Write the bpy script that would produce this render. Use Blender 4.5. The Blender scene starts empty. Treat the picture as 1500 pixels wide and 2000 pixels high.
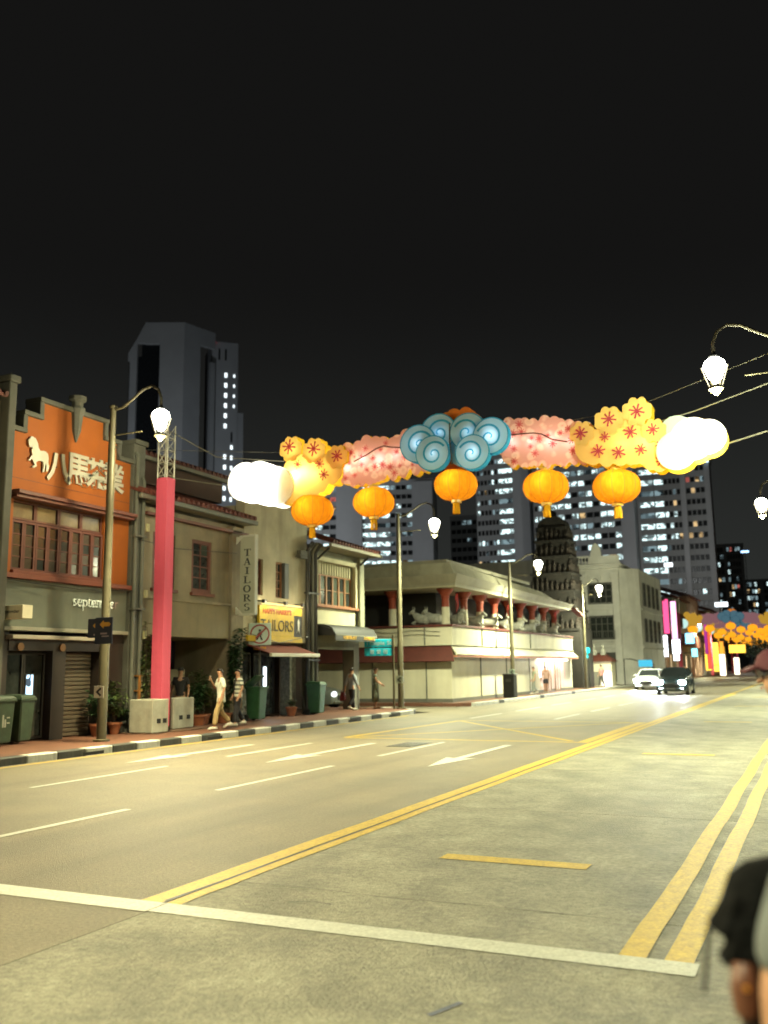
import bpy, bmesh, math, random
from mathutils import Matrix, Vector
rnd = random.Random(7)
SC = bpy.context.scene
COL = SC.collection
# ------------------------------------------------------------------ camera
cam_d = bpy.data.cameras.new('camera')
cam = bpy.data.objects.new('camera', cam_d); COL.objects.link(cam)
_r = Vector((0.90629, 0.42242, -0.0138)); _u = Vector((0.08311, -0.14611, 0.98577)); _f = Vector((-0.4144, 0.89454, 0.16753))
cam.matrix_world = Matrix(((_r.x, _u.x, -_f.x, 0), (_r.y, _u.y, -_f.y, 0), (_r.z, _u.z, -_f.z, 1.78), (0, 0, 0, 1)))
cam_d.sensor_fit = 'VERTICAL'; cam_d.sensor_height = 24; cam_d.lens = 21.6
cam_d.clip_start = 0.05; cam_d.clip_end = 3000
cam_d.dof.use_dof = True; cam_d.dof.focus_distance = 11.0; cam_d.dof.aperture_fstop = 0.85
SC.camera = cam
# ------------------------------------------------------------------ world: city night sky
W = bpy.data.worlds.new('World'); SC.world = W; W.use_nodes = True
wn, wl = W.node_tree.nodes, W.node_tree.links
wn.clear()
wo = wn.new('ShaderNodeOutputWorld'); bg = wn.new('ShaderNodeBackground'); bg2 = wn.new('ShaderNodeBackground'); add = wn.new('ShaderNodeAddShader')
sky = wn.new('ShaderNodeTexSky'); sky.sky_type = 'NISHITA'; sky.sun_disc = False
sky.sun_elevation = math.radians(-8); sky.sun_rotation = math.radians(200)
bg.inputs[1].default_value = 0.05
wl.new(sky.outputs[0], bg.inputs[0])
tc = wn.new('ShaderNodeTexCoord'); sx = wn.new('ShaderNodeSeparateXYZ'); mr = wn.new('ShaderNodeMapRange'); mx = wn.new('ShaderNodeMix'); mx.data_type = 'RGBA'
wl.new(tc.outputs['Generated'], sx.inputs[0]); wl.new(sx.outputs[2], mr.inputs[0])
mr.inputs[1].default_value = 0.0; mr.inputs[2].default_value = 0.42; mr.interpolation_type = 'SMOOTHSTEP'
wl.new(mr.outputs[0], mx.inputs[0])
mx.inputs[6].default_value = (0.024, 0.026, 0.024, 1)     # light-polluted air near the horizon
mx.inputs[7].default_value = (0.0064, 0.0063, 0.0060, 1)
wl.new(mx.outputs[2], bg2.inputs[0]); bg2.inputs[1].default_value = 1.0
wl.new(bg.outputs[0], add.inputs[0]); wl.new(bg2.outputs[0], add.inputs[1]); wl.new(add.outputs[0], wo.inputs[0])
# ------------------------------------------------------------------ view
SC.view_settings.view_transform = 'Standard'; SC.view_settings.look = 'None'
SC.view_settings.exposure = 0.12; SC.view_settings.gamma = 1.0; SC.view_settings.use_curve_mapping = False
SC.render.engine = 'CYCLES'
SC.cycles.use_denoising = True
try: SC.cycles.denoiser = 'OPENIMAGEDENOISE'
except Exception: pass
SC.cycles.max_bounces = 6; SC.cycles.diffuse_bounces = 3; SC.cycles.glossy_bounces = 3; SC.cycles.transmission_bounces = 4; SC.cycles.transparent_max_bounces = 8
SC.cycles.caustics_reflective = False; SC.cycles.caustics_refractive = False
SC.cycles.sample_clamp_indirect = 4.0
LAMP_W = (0.98, 1.0, 0.63)     # greenish metal halide street lamp
LAMP_L = (1.0, 0.89, 0.50)     # warmer lamps of the left row

# ------------------------------------------------------------------ materials
MATS = {}
def nd(nt, t, **kw):
    n = nt.nodes.new(t)
    for k, v in kw.items(): setattr(n, k, v)
    return n
def mat(name, col, rough=0.6, metal=0.0, var=0.12, scale=2.0, bump=0.0, bscale=60.0, stretch=None, dirt=0.0, dirtcol=(0.03, 0.026, 0.02), spec=0.5, coat=0.0, emit=None, estr=0.0, grain=None, dmap=(1.6, 1.6, 0.28)):
    if name in MATS: return MATS[name]
    m = bpy.data.materials.new(name); m.use_nodes = True; nt = m.node_tree; L = nt.links
    b = nt.nodes['Principled BSDF']
    b.inputs['Roughness'].default_value = rough; b.inputs['Metallic'].default_value = metal
    b.inputs['Specular IOR Level'].default_value = spec; b.inputs['Coat Weight'].default_value = coat
    tc = nd(nt, 'ShaderNodeTexCoord'); mp = nd(nt, 'ShaderNodeMapping')
    L.new(tc.outputs['Object'], mp.inputs[0])
    if stretch: mp.inputs['Scale'].default_value = stretch
    nz = nd(nt, 'ShaderNodeTexNoise'); nz.inputs['Scale'].default_value = scale; nz.inputs['Detail'].default_value = 7; nz.inputs['Roughness'].default_value = 0.62
    L.new(mp.outputs[0], nz.inputs['Vector'])
    mr = nd(nt, 'ShaderNodeMapRange'); mr.inputs[1].default_value = 0.3; mr.inputs[2].default_value = 0.7
    L.new(nz.outputs[0], mr.inputs[0])
    mx = nd(nt, 'ShaderNodeMix', data_type='RGBA')
    mx.inputs[6].default_value = (*[c * (1 - var) for c in col], 1); mx.inputs[7].default_value = (*[min(1, c * (1 + var)) for c in col], 1)
    L.new(mr.outputs[0], mx.inputs[0])
    out = mx.outputs[2]
    if dirt > 0:
        n2 = nd(nt, 'ShaderNodeTexNoise'); n2.inputs['Scale'].default_value = scale * 0.6; n2.inputs['Detail'].default_value = 9
        m2 = nd(nt, 'ShaderNodeMapping'); m2.inputs['Scale'].default_value = dmap; m2.inputs['Location'].default_value = (3.1, 7.7, 1.3)
        L.new(tc.outputs['Object'], m2.inputs[0]); L.new(m2.outputs[0], n2.inputs['Vector'])
        r2 = nd(nt, 'ShaderNodeMapRange'); r2.inputs[1].default_value = 0.5; r2.inputs[2].default_value = 0.75; r2.inputs[4].default_value = dirt
        L.new(n2.outputs[0], r2.inputs[0])
        x2 = nd(nt, 'ShaderNodeMix', data_type='RGBA'); x2.inputs[7].default_value = (*dirtcol, 1)
        L.new(r2.outputs[0], x2.inputs[0]); L.new(out, x2.inputs[6]); out = x2.outputs[2]
    if grain:
        n4 = nd(nt, 'ShaderNodeTexNoise'); n4.inputs['Scale'].default_value = grain[0]; n4.inputs['Detail'].default_value = 3; n4.inputs['Roughness'].default_value = 0.7
        L.new(tc.outputs['Object'], n4.inputs['Vector']); r4 = nd(nt, 'ShaderNodeMapRange'); r4.inputs[1].default_value = 0.3; r4.inputs[2].default_value = 0.7; r4.inputs[3].default_value = 1 - grain[1]; r4.inputs[4].default_value = 1 + grain[1]
        L.new(n4.outputs[0], r4.inputs[0]); x4 = nd(nt, 'ShaderNodeMix', data_type='RGBA', blend_type='MULTIPLY', clamp_result=False); x4.inputs[0].default_value = 1
        L.new(out, x4.inputs[6]); L.new(r4.outputs[0], x4.inputs[7]); out = x4.outputs[2]
    L.new(out, b.inputs['Base Color'])
    rr = nd(nt, 'ShaderNodeMapRange'); rr.inputs[3].default_value = max(0.02, rough - 0.1); rr.inputs[4].default_value = min(1, rough + 0.1)
    L.new(nz.outputs[0], rr.inputs[0]); L.new(rr.outputs[0], b.inputs['Roughness'])
    if bump > 0:
        n3 = nd(nt, 'ShaderNodeTexNoise'); n3.inputs['Scale'].default_value = bscale; n3.inputs['Detail'].default_value = 4
        L.new(tc.outputs['Object'], n3.inputs['Vector'])
        bp = nd(nt, 'ShaderNodeBump'); bp.inputs['Strength'].default_value = bump; bp.inputs['Distance'].default_value = 0.02
        L.new(n3.outputs[0], bp.inputs['Height']); L.new(bp.outputs[0], b.inputs['Normal'])
    if emit:
        b.inputs['Emission Color'].default_value = (*emit, 1); b.inputs['Emission Strength'].default_value = estr
    MATS[name] = m; return m
def emis(name, col, s, var=0.0, scale=4.0):
    if name in MATS: return MATS[name]
    m = bpy.data.materials.new(name); m.use_nodes = True; nt = m.node_tree; nt.nodes.clear()
    o = nd(nt, 'ShaderNodeOutputMaterial'); e = nd(nt, 'ShaderNodeEmission'); e.inputs[0].default_value = (*col, 1); e.inputs[1].default_value = s
    if var > 0:
        tc = nd(nt, 'ShaderNodeTexCoord'); n = nd(nt, 'ShaderNodeTexNoise'); n.inputs['Scale'].default_value = scale
        r = nd(nt, 'ShaderNodeMapRange'); r.inputs[1].default_value = 0.35; r.inputs[2].default_value = 0.65; r.inputs[3].default_value = s * (1 - var); r.inputs[4].default_value = s * (1 + var)
        nt.links.new(tc.outputs['Object'], n.inputs['Vector']); nt.links.new(n.outputs[0], r.inputs[0]); nt.links.new(r.outputs[0], e.inputs[1])
    nt.links.new(e.outputs[0], o.inputs[0]); MATS[name] = m; return m
def paper(name, col, trans=0.6, var=0.1, scale=5.0, stretch=None):
    """lantern cloth: diffuse + translucent, lit by the lamp inside it"""
    if name in MATS: return MATS[name]
    m = bpy.data.materials.new(name); m.use_nodes = True; nt = m.node_tree; nt.nodes.clear(); L = nt.links
    o = nd(nt, 'ShaderNodeOutputMaterial'); d = nd(nt, 'ShaderNodeBsdfDiffuse'); t = nd(nt, 'ShaderNodeBsdfTranslucent'); x = nd(nt, 'ShaderNodeMixShader')
    tc = nd(nt, 'ShaderNodeTexCoord'); mp = nd(nt, 'ShaderNodeMapping'); n = nd(nt, 'ShaderNodeTexNoise'); n.inputs['Scale'].default_value = scale; n.inputs['Detail'].default_value = 5
    if stretch: mp.inputs['Scale'].default_value = stretch
    mx = nd(nt, 'ShaderNodeMix', data_type='RGBA')
    mx.inputs[6].default_value = (*[c * (1 - var) for c in col], 1); mx.inputs[7].default_value = (*[min(1, c * (1 + var)) for c in col], 1)
    L.new(tc.outputs['Object'], mp.inputs[0]); L.new(mp.outputs[0], n.inputs['Vector']); L.new(n.outputs[0], mx.inputs[0])
    L.new(mx.outputs[2], d.inputs[0]); L.new(mx.outputs[2], t.inputs[0]); x.inputs[0].default_value = trans
    L.new(d.outputs[0], x.inputs[1]); L.new(t.outputs[0], x.inputs[2]); L.new(x.outputs[0], o.inputs[0])
    MATS[name] = m; return m
def blossom_cloth(name, edge, mid, core, scale=2.6):
    m = paper(name, mid); nt = m.node_tree; L = nt.links
    v = nd(nt, 'ShaderNodeTexVoronoi'); v.inputs['Scale'].default_value = scale; v.inputs['Randomness'].default_value = 0.75
    n = nd(nt, 'ShaderNodeTexNoise'); n.inputs['Scale'].default_value = 9; n.inputs['Detail'].default_value = 3
    tc = [q for q in nt.nodes if q.type == 'TEX_COORD'][0]; ad = nd(nt, 'ShaderNodeMix', data_type='VECTOR'); ad.inputs[0].default_value = 0.10
    L.new(tc.outputs['Object'], ad.inputs[4]); L.new(n.outputs['Color'], ad.inputs[5]); L.new(ad.outputs[1], v.inputs['Vector'])
    r = nd(nt, 'ShaderNodeValToRGB'); e = r.color_ramp.elements; e[0].position = 0.06; e[0].color = (*core, 1); e[1].position = 0.20; e[1].color = (*mid, 1)
    q = r.color_ramp.elements.new(0.40); q.color = (*[min(1, c * 1.12) for c in mid], 1); q = r.color_ramp.elements.new(0.56); q.color = (*edge, 1)
    L.new(v.outputs['Distance'], r.inputs[0])
    for q in nt.nodes:
        if q.type in ('BSDF_DIFFUSE', 'BSDF_TRANSLUCENT'): L.new(r.outputs[0], q.inputs[0])
    return m
def litwin(name, col, s, dark=0.15, scale=1.0, stretch=(1, 1, 1)):
    """a lit room or corridor seen through its window: bright wall, darker furniture and laundry, different in each window"""
    if name in MATS: return MATS[name]
    m = bpy.data.materials.new(name); m.use_nodes = True; nt = m.node_tree; nt.nodes.clear(); L = nt.links
    o = nd(nt, 'ShaderNodeOutputMaterial'); e = nd(nt, 'ShaderNodeEmission')
    tc = nd(nt, 'ShaderNodeTexCoord'); oi = nd(nt, 'ShaderNodeObjectInfo'); va = nd(nt, 'ShaderNodeVectorMath', operation='MULTIPLY_ADD')
    L.new(oi.outputs['Random'], va.inputs[0]); va.inputs[1].default_value = (91, 57, 33)
    mp = nd(nt, 'ShaderNodeMapping'); mp.inputs['Scale'].default_value = stretch
    L.new(tc.outputs['Object'], mp.inputs[0]); L.new(mp.outputs[0], va.inputs[2])
    v = nd(nt, 'ShaderNodeTexVoronoi'); v.distance = 'CHEBYCHEV'; v.inputs['Scale'].default_value = scale
    L.new(va.outputs[0], v.inputs['Vector'])
    sp = nd(nt, 'ShaderNodeSeparateColor'); L.new(v.outputs['Color'], sp.inputs[0])
    cr = nd(nt, 'ShaderNodeValToRGB'); cr.color_ramp.interpolation = 'LINEAR'
    cr.color_ramp.elements[0].position = 0.25; cr.color_ramp.elements[0].color = (dark, dark, dark, 1)
    cr.color_ramp.elements[1].position = 0.6; cr.color_ramp.elements[1].color = (1, 1, 1, 1)
    L.new(sp.outputs[0], cr.inputs[0])
    mx = nd(nt, 'ShaderNodeMix', data_type='RGBA', blend_type='MULTIPLY'); mx.inputs[0].default_value = 1
    mx.inputs[6].default_value = (*col, 1); L.new(cr.outputs[0], mx.inputs[7]); L.new(mx.outputs[2], e.inputs[0])
    e.inputs[1].default_value = s
    L.new(e.outputs[0], o.inputs[0]); MATS[name] = m; return m

# ------------------------------------------------------------------ mesh builder
def root_of(o):
    while o.parent: o = o.parent
    return o
class MB:
    def __init__(s): s.v = []; s.f = []; s.smooth = False
    def box(s, x0, x1, y0, y1, z0, z1):
        n = len(s.v)
        s.v += [(x0, y0, z0), (x1, y0, z0), (x1, y1, z0), (x0, y1, z0), (x0, y0, z1), (x1, y0, z1), (x1, y1, z1), (x0, y1, z1)]
        s.f += [tuple(n + i for i in q) for q in ((0, 3, 2, 1), (4, 5, 6, 7), (0, 1, 5, 4), (1, 2, 6, 5), (2, 3, 7, 6), (3, 0, 4, 7))]
        return s
    def bar(s, p, q, w, d=None, up=(0, 0, 1)):
        p, q = Vector(p), Vector(q); d = d or w; a = (q - p).normalized(); u = Vector(up)
        if abs(a.dot(u)) > 0.98: u = Vector((1, 0, 0))
        r = a.cross(u).normalized(); u = r.cross(a); n = len(s.v)
        for c in (p, q):
            for i, j in ((-1, -1), (1, -1), (1, 1), (-1, 1)): s.v.append(tuple(c + r * (w / 2 * i) + u * (d / 2 * j)))
        s.f += [tuple(n + i for i in qd) for qd in ((0, 1, 2, 3), (7, 6, 5, 4), (0, 4, 5, 1), (1, 5, 6, 2), (2, 6, 7, 3), (3, 7, 4, 0))]
        return s
    def tube(s, pts, r, n=10, cap=True):
        pts = [Vector(p) for p in pts]; rs = r if isinstance(r, (list, tuple)) else [r] * len(pts)
        base = len(s.v); pu = None
        for i, p in enumerate(pts):
            a = (pts[min(i + 1, len(pts) - 1)] - pts[max(i - 1, 0)]).normalized()
            u = pu if pu is not None else (Vector((0, 0, 1)) if abs(a.z) < 0.9 else Vector((1, 0, 0)))
            rr = a.cross(u).normalized(); u = rr.cross(a).normalized(); pu = u
            for k in range(n):
                t = 2 * math.pi * k / n; s.v.append(tuple(p + (rr * math.cos(t) + u * math.sin(t)) * rs[i]))
        for i in range(len(pts) - 1):
            for k in range(n):
                a0 = base + i * n; k2 = (k + 1) % n
                s.f.append((a0 + k, a0 + k2, a0 + n + k2, a0 + n + k))
        if cap:
            s.f.append(tuple(base + k for k in range(n))[::-1]); e = base + (len(pts) - 1) * n; s.f.append(tuple(e + k for k in range(n)))
        return s
    def lathe(s, prof, c=(0, 0, 0), n=16, squash=1.0, rot=0.0):
        base = len(s.v)
        for r, z in prof:
            for k in range(n):
                t = 2 * math.pi * k / n + rot; s.v.append((c[0] + r * math.cos(t), c[1] + r * math.sin(t) * squash, c[2] + z))
        for i in range(len(prof) - 1):
            for k in range(n):
                a0 = base + i * n; k2 = (k + 1) % n; s.f.append((a0 + k, a0 + k2, a0 + n + k2, a0 + n + k))
        if prof[0][0] > 1e-4: s.f.append(tuple(base + k for k in range(n))[::-1])
        e = base + (len(prof) - 1) * n
        if prof[-1][0] > 1e-4: s.f.append(tuple(e + k for k in range(n)))
        return s
    def ell(s, c, r, n=12, m=8):
        prof = [(math.sin(math.pi * i / m), -math.cos(math.pi * i / m)) for i in range(m + 1)]
        base = len(s.v); t = MB().lathe([(max(a, 1e-5), b) for a, b in prof], n=n)
        s.v += [(c[0] + x * r[0], c[1] + y * r[1], c[2] + z * r[2]) for x, y, z in t.v]; s.f += [tuple(base + i for i in q) for q in t.f]
        return s
    def prism(s, poly, axis, a, b):
        """poly in the plane across axis: X -> (y,z), Y -> (x,z), Z -> (x,y)"""
        n = len(s.v); m = len(poly)
        def P(p, t): return (t, p[0], p[1]) if axis == 'X' else (p[0], t, p[1]) if axis == 'Y' else (p[0], p[1], t)
        s.v += [P(p, a) for p in poly] + [P(p, b) for p in poly]
        s.f += [tuple(n + i for i in range(m))[::-1], tuple(n + m + i for i in range(m))]
        s.f += [(n + i, n + (i + 1) % m, n + m + (i + 1) % m, n + m + i) for i in range(m)]
        return s
    def quad(s, a, b, c, d):
        n = len(s.v); s.v += [tuple(a), tuple(b), tuple(c), tuple(d)]; s.f.append((n, n + 1, n + 2, n + 3)); return s
    def loft(s, rings, cap=True):
        base = len(s.v); n = len(rings[0])
        for r in rings: s.v += [tuple(p) for p in r]
        for i in range(len(rings) - 1):
            for k in range(n):
                a0 = base + i * n; k2 = (k + 1) % n; s.f.append((a0 + k, a0 + k2, a0 + n + k2, a0 + n + k))
        if cap:
            s.f.append(tuple(base + k for k in range(n))[::-1]); e = base + (len(rings) - 1) * n; s.f.append(tuple(e + k for k in range(n)))
        return s
    def mesh(s, me, M):
        n = len(s.v); s.v += [tuple(M @ v.co) for v in me.vertices]; s.f += [tuple(n + i for i in p.vertices) for p in me.polygons]; return s
    def xf(s, M):
        s.v = [tuple(M @ Vector(p)) for p in s.v]; return s
    def data(s, name, m, off=(0, 0, 0), smooth=False, bevel=0):
        me = bpy.data.meshes.new(name); ox, oy, oz = off
        me.from_pydata([(x - ox, y - oy, z - oz) for x, y, z in s.v], [], s.f)
        bm = bmesh.new(); bm.from_mesh(me)
        bmesh.ops.recalc_face_normals(bm, faces=bm.faces)
        if bevel: bmesh.ops.bevel(bm, geom=[e for e in bm.edges if len(e.link_faces) == 2 and e.calc_face_angle(0) > 0.6], offset=bevel, segments=1, affect='EDGES', clamp_overlap=True)
        bm.to_mesh(me); bm.free()
        if m: me.materials.append(m)
        if smooth:
            for p in me.polygons: p.use_smooth = True
            if smooth != 'all' and hasattr(me, 'set_sharp_from_angle'): me.set_sharp_from_angle(angle=math.radians(40))
        return me
    def build(s, name, m, parent=None, smooth=False, bevel=0):
        off = root_of(parent).location if parent else (0, 0, 0)
        return place(name, s.data(name, m, off, smooth, bevel), parent)
def place(name, me, parent=None, loc=(0, 0, 0), rot=None, sc=None):
    o = bpy.data.objects.new(name, me); COL.objects.link(o); o.parent = parent; o.location = loc
    if rot: o.rotation_euler = rot
    if sc: o.scale = sc
    return o
def tag(o, label=None, cat=None, group=None, kind=None):
    if label: o['label'] = label
    if cat: o['category'] = cat
    if group: o['group'] = group
    if kind: o['kind'] = kind
    return o
def thing(name, label, cat, loc=(0, 0, 0), rz=0.0, group=None):
    o = bpy.data.objects.new(name, None); COL.objects.link(o); o.location = loc; o.rotation_euler = (0, 0, rz); o.empty_display_size = 0.2
    o['kind'] = 'thing'; return tag(o, label, cat, group)
KIDS = {}
def copy_tree(o, parent=None, only=None):
    c = o.copy(); COL.objects.link(c); c.parent = parent
    for ch in list(o.children):
        if ch.type != 'LIGHT' and (only is None or only(ch)): copy_tree(ch, c, only)
    return c
def setmat(o, m):
    o.material_slots[0].link = 'OBJECT'; o.material_slots[0].material = m
def point(name, loc, power, col, parent=None, r=0.12, spot=None):
    d = bpy.data.lights.new(name, 'SPOT' if spot else 'POINT'); d.energy = power; d.color = col; d.shadow_soft_size = r
    if spot: d.spot_size = math.radians(spot[0]); d.spot_blend = spot[1]
    o = bpy.data.objects.new(name, d); COL.objects.link(o)
    off = root_of(parent).location if parent else Vector((0, 0, 0))
    o.parent = parent; o.location = Vector(loc) - Vector(off)
    return o
_txt = {}
def textme(body, size, ext=0.004, bold=0.0, align='CENTER', shear=0.0, space=1.0):
    k = (body, size, ext, bold, align, shear, space)
    if k in _txt: return _txt[k]
    cu = bpy.data.curves.new('t', 'FONT'); cu.body = body; cu.size = size; cu.extrude = ext; cu.offset = bold; cu.align_x = align; cu.align_y = 'CENTER'; cu.resolution_u = 3; cu.shear = shear; cu.space_character = space
    o = bpy.data.objects.new('t', cu); COL.objects.link(o)
    dg = bpy.context.evaluated_depsgraph_get(); me = bpy.data.meshes.new_from_object(o.evaluated_get(dg))
    bpy.data.objects.remove(o); bpy.data.curves.remove(cu); _txt[k] = me; return me
def MX(p):   # text on a wall that looks along +X
    return Matrix(((0, 0, 1, p[0]), (1, 0, 0, p[1]), (0, 1, 0, p[2]), (0, 0, 0, 1)))
def MY(p):   # text on a sign that looks along -Y
    return Matrix(((1, 0, 0, p[0]), (0, 0, -1, p[1]), (0, 1, 0, p[2]), (0, 0, 0, 1)))

# ------------------------------------------------------------------ palette
asphalt = mat('asphalt', (0.168, 0.146, 0.10), 0.56, var=0.24, scale=0.7, bump=0.9, bscale=90, dirt=0.65, dirtcol=(0.085, 0.072, 0.052), dmap=(2.0, 0.13, 1), spec=0.4, grain=(34, 0.34))
concrete = mat('concrete', (0.2, 0.194, 0.145), 0.64, var=0.42, scale=1.5, bump=1.0, bscale=45, dirt=0.75, dirtcol=(0.09, 0.088, 0.062), dmap=(1.1, 0.7, 1), spec=0.4, grain=(17, 0.32))
mgray = mat('dark_gap', (0.02, 0.02, 0.02), 0.9)
paving = mat('red_paving', (0.13, 0.055, 0.032), 0.6, var=0.3, scale=4, bump=0.3, bscale=25)
whitep = mat('white_paint', (0.41, 0.42, 0.37), 0.6, var=0.12, scale=9, dirt=0.4, dirtcol=(0.2, 0.19, 0.15), dmap=(5, 5, 1), grain=(40, 0.2))
yellowp = mat('yellow_paint', (0.42, 0.285, 0.02), 0.6, var=0.16, scale=7, dirt=0.5, dirtcol=(0.2, 0.125, 0.02), dmap=(5, 3, 1), grain=(40, 0.25))
kerbw = mat('kerb_white', (0.5, 0.5, 0.45), 0.7, var=0.2, scale=5, dirt=0.4, bump=0.3, bscale=30)
kerbb = mat('kerb_black', (0.035, 0.037, 0.035), 0.7, var=0.4, scale=5, bump=0.3, bscale=30, dirt=0.4, dirtcol=(0.12, 0.11, 0.09))
# ================================================================== setting
g = MB().quad((-900, -300, -0.06), (900, -300, -0.06), (900, 1400, -0.06), (-900, 1400, -0.06)).build('ground', mat('earth', (0.06, 0.055, 0.045), 0.9, var=0.3, scale=0.3))
tag(g, kind='structure')
road = MB().quad((-14.6, -25, 0), (-4.75, -25, 0), (-4.75, 420, 0), (-14.6, 420, 0)).quad((-60, 36.0, -0.004), (-14.4, 36.0, -0.004), (-14.4, 41.2, -0.004), (-60, 41.2, -0.004)).build('road', asphalt)
tag(road, kind='structure')
# concrete bus-lane slabs on the right, open joints between them
sb = MB().box(-2.143, 2.143, -2.336, 2.336, -0.055, 0.0).data('concrete_slab', concrete, bevel=0.004)
y = 2.3 - 4.68 * 5
while y < 120:
    s_ = place('concrete_slab', sb, road, (-2.60, y + 2.34, 0.0)); s_.rotation_euler = (0, 0, rnd.choice((0, math.pi))); y += 4.68
MB().quad((-4.74, 117, -0.003), (-0.46, 117, -0.003), (-0.46, 420, -0.003), (-4.74, 420, -0.003)).build('concrete_lane', concrete, road)
def mark(name, x0, x1, y0, y1, m, z=0.005):
    return MB().quad((x0, y0, z), (x1, y0, z), (x1, y1, z), (x0, y1, z)).build(name, m, road)
mark('stop_line', -14.2, -4.757, 5.88, 6.15, whitep); mark('stop_line', -4.745, -0.8, 5.9, 6.15, whitep)
def wavy(name, x, w, y0, y1, m, amp=0.012, seed=0):
    r = random.Random(seed); b = MB(); n = max(2, int((y1 - y0) / 0.35)); pa = None
    for i in range(n + 1):
        yy = y0 + (y1 - y0) * i / n; a = amp * math.sin(i * 0.55 + seed) + r.uniform(-amp, amp) * 0.5
        p = ((x - w / 2 + a, yy, 0.005), (x + w / 2 + a + r.uniform(-amp, amp) * 0.3, yy, 0.005))
        if pa: b.quad(pa[0], pa[1], p[1], p[0])
        pa = p
    return b.build(name, m, road)
wavy('yellow_line', -4.915, 0.2, 6.15, 60, yellowp, 0.006, 1); wavy('yellow_line', -4.705, 0.125, 6.15, 60, yellowp, 0.006, 2)
wavy('yellow_line', -4.93, 0.17, 60, 300, yellowp, 0.0, 3)
wavy('yellow_line', -1.19, 0.17, 6.15, 90, yellowp, 0.008, 4); wavy('yellow_line', -0.915, 0.17, 6.15, 90, yellowp, 0.008, 5)
for yy in (8.62, 19.75, 31.0, 42.5, 54): mark('yellow_dash', -3.42, -2.02, yy - 0.12, yy + 0.12, yellowp)
for x, ys in ((-11.45, [(-0.2, 3.4), (5.9 - 0.2, 9.3), (11.3, 14.7), (16.7, 20.3)]), (-8.4, [(6.4, 10.0), (12.0, 15.7), (17.7, 21.4)])):
    for a, b in ys: mark('lane_dash', x - 0.06, x + 0.06, a, b, whitep)
for k in range(16):
    for x in (-11.35, -8.3): mark('lane_dash', x - 0.06, x + 0.06, 31.5 + k * 5.6, 35.1 + k * 5.6, whitep)
mark('yellow_line', -14.42, -14.3, -5, 33, yellowp)
for x, y0, y1 in ((-12.65, 14.9, 19.5), (-9.95, 15.8, 20.7), (-6.65, 16.1, 21.0)):
    MB().prism([(x, y0), (x + 0.3, y0 + 1.75), (x + 0.085, y0 + 1.6), (x + 0.085, y1), (x - 0.085, y1), (x - 0.085, y0 + 1.6), (x - 0.3, y0 + 1.75)], 'Z', 0.002, 0.006).build('arrow_marking', whitep, road)
def strip(name, a, b, w, z=0.0056):
    a, b = Vector((*a, z)), Vector((*b, z)); n = Vector((-(b - a).y, (b - a).x, 0)).normalized() * (w / 2)
    return MB().quad(a - n, b - n, b + n, a + n).build(name, yellowp, road)
strip('box_line', (-11.5, 22.15), (-5.06, 22.15), 0.16); strip('box_line', (-11.2, 30.2), (-5.06, 30.2), 0.16)
strip('box_line', (-11.5, 22.25), (-11.2, 30.1), 0.2, 0.0066); strip('box_line', (-5.2, 22.25), (-5.2, 30.1), 0.26, 0.0066)
strip('box_line', (-11.15, 29.95), (-5.5, 22.4), 0.15, 0.0074); strip('box_line', (-11.3, 22.4), (-5.5, 30.0), 0.15, 0.0080)
mh = MB().box(-9.25, -8.62, 19.9, 21.2, 0.001, 0.009)
for k in range(6): mh.box(-9.22, -8.65, 19.97 + k * 0.2, 20.09 + k * 0.2, 0.009, 0.016)
mh.build('manhole_cover', mat('cast_iron', (0.05, 0.048, 0.042), 0.5, metal=0.4), road)
# tar-sealed cracks in the asphalt and the concrete, a worn paint smear
for pts, w in (([(-4.72, 6.98), (-4.1, 7.02), (-3.2, 6.95), (-2.4, 7.0), (-1.5, 6.97)], 0.008), ([(-3.9, 6.55), (-3.72, 6.62), (-3.55, 6.6)], 0.012)):
    for a, b in zip(pts, pts[1:]):
        o = strip('tar_crack', a, b, w, 0.003); setmat(o, mat('tar', (0.035, 0.033, 0.028), 0.6))
for yy in (9.0, 15.2):
    pts = [(-4.8, yy), (-4.79, yy + 1.1), (-4.81, yy + 2.3), (-4.79, yy + 3.2)]
    for a, b in zip(pts, pts[1:]): setmat(strip('tar_crack', a, b, 0.014, 0.0066), MATS['tar'])
pts = [(-4.81, 6.2), (-4.79, 7.0), (-4.8, 7.9), (-4.78, 8.5)]
for a, b in zip(pts, pts[1:]): setmat(strip('tar_crack', a, b, 0.035, 0.0068), MATS['tar'])
o = strip('paint_smear', (-1.99, 4.76), (-1.9, 5.0), 0.035, 0.0035); setmat(o, mat('blue_smear', (0.09, 0.10, 0.15), 0.7, var=0.4, scale=30))
# pavements
def sheet(name, poly, z, m, zb=-0.05):
    return tag(MB().prism(poly, 'Z', zb, z).build(name, m), kind='structure')
arc = [(-17.6 + 3.0 * math.cos(t), 33.6 + 3.0 * math.sin(t)) for t in [math.pi / 2 * i / 8 for i in range(9)]]
arci = [(-17.6 + 2.72 * math.cos(t), 33.6 + 2.72 * math.sin(t)) for t in [math.pi / 2 * i / 8 for i in range(9)]]
pave = sheet('pavement', [(-60, -25), (-14.88, -25)] + arci + [(-60, 36.32)], 0.15, paving)
pave2 = sheet('pavement_by_temple', [(-60, 40.88), (-15.4, 40.88), (-14.88, 41.5), (-14.88, 400), (-60, 400)], 0.15, paving)
pave3 = sheet('pavement_right', [(-0.2, -25), (9, -25), (9, 400), (-0.2, 400)], 0.14, mat('grey_paving', (0.16, 0.15, 0.12), 0.7, var=0.3, scale=3, bump=0.4, bscale=30))
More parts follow.
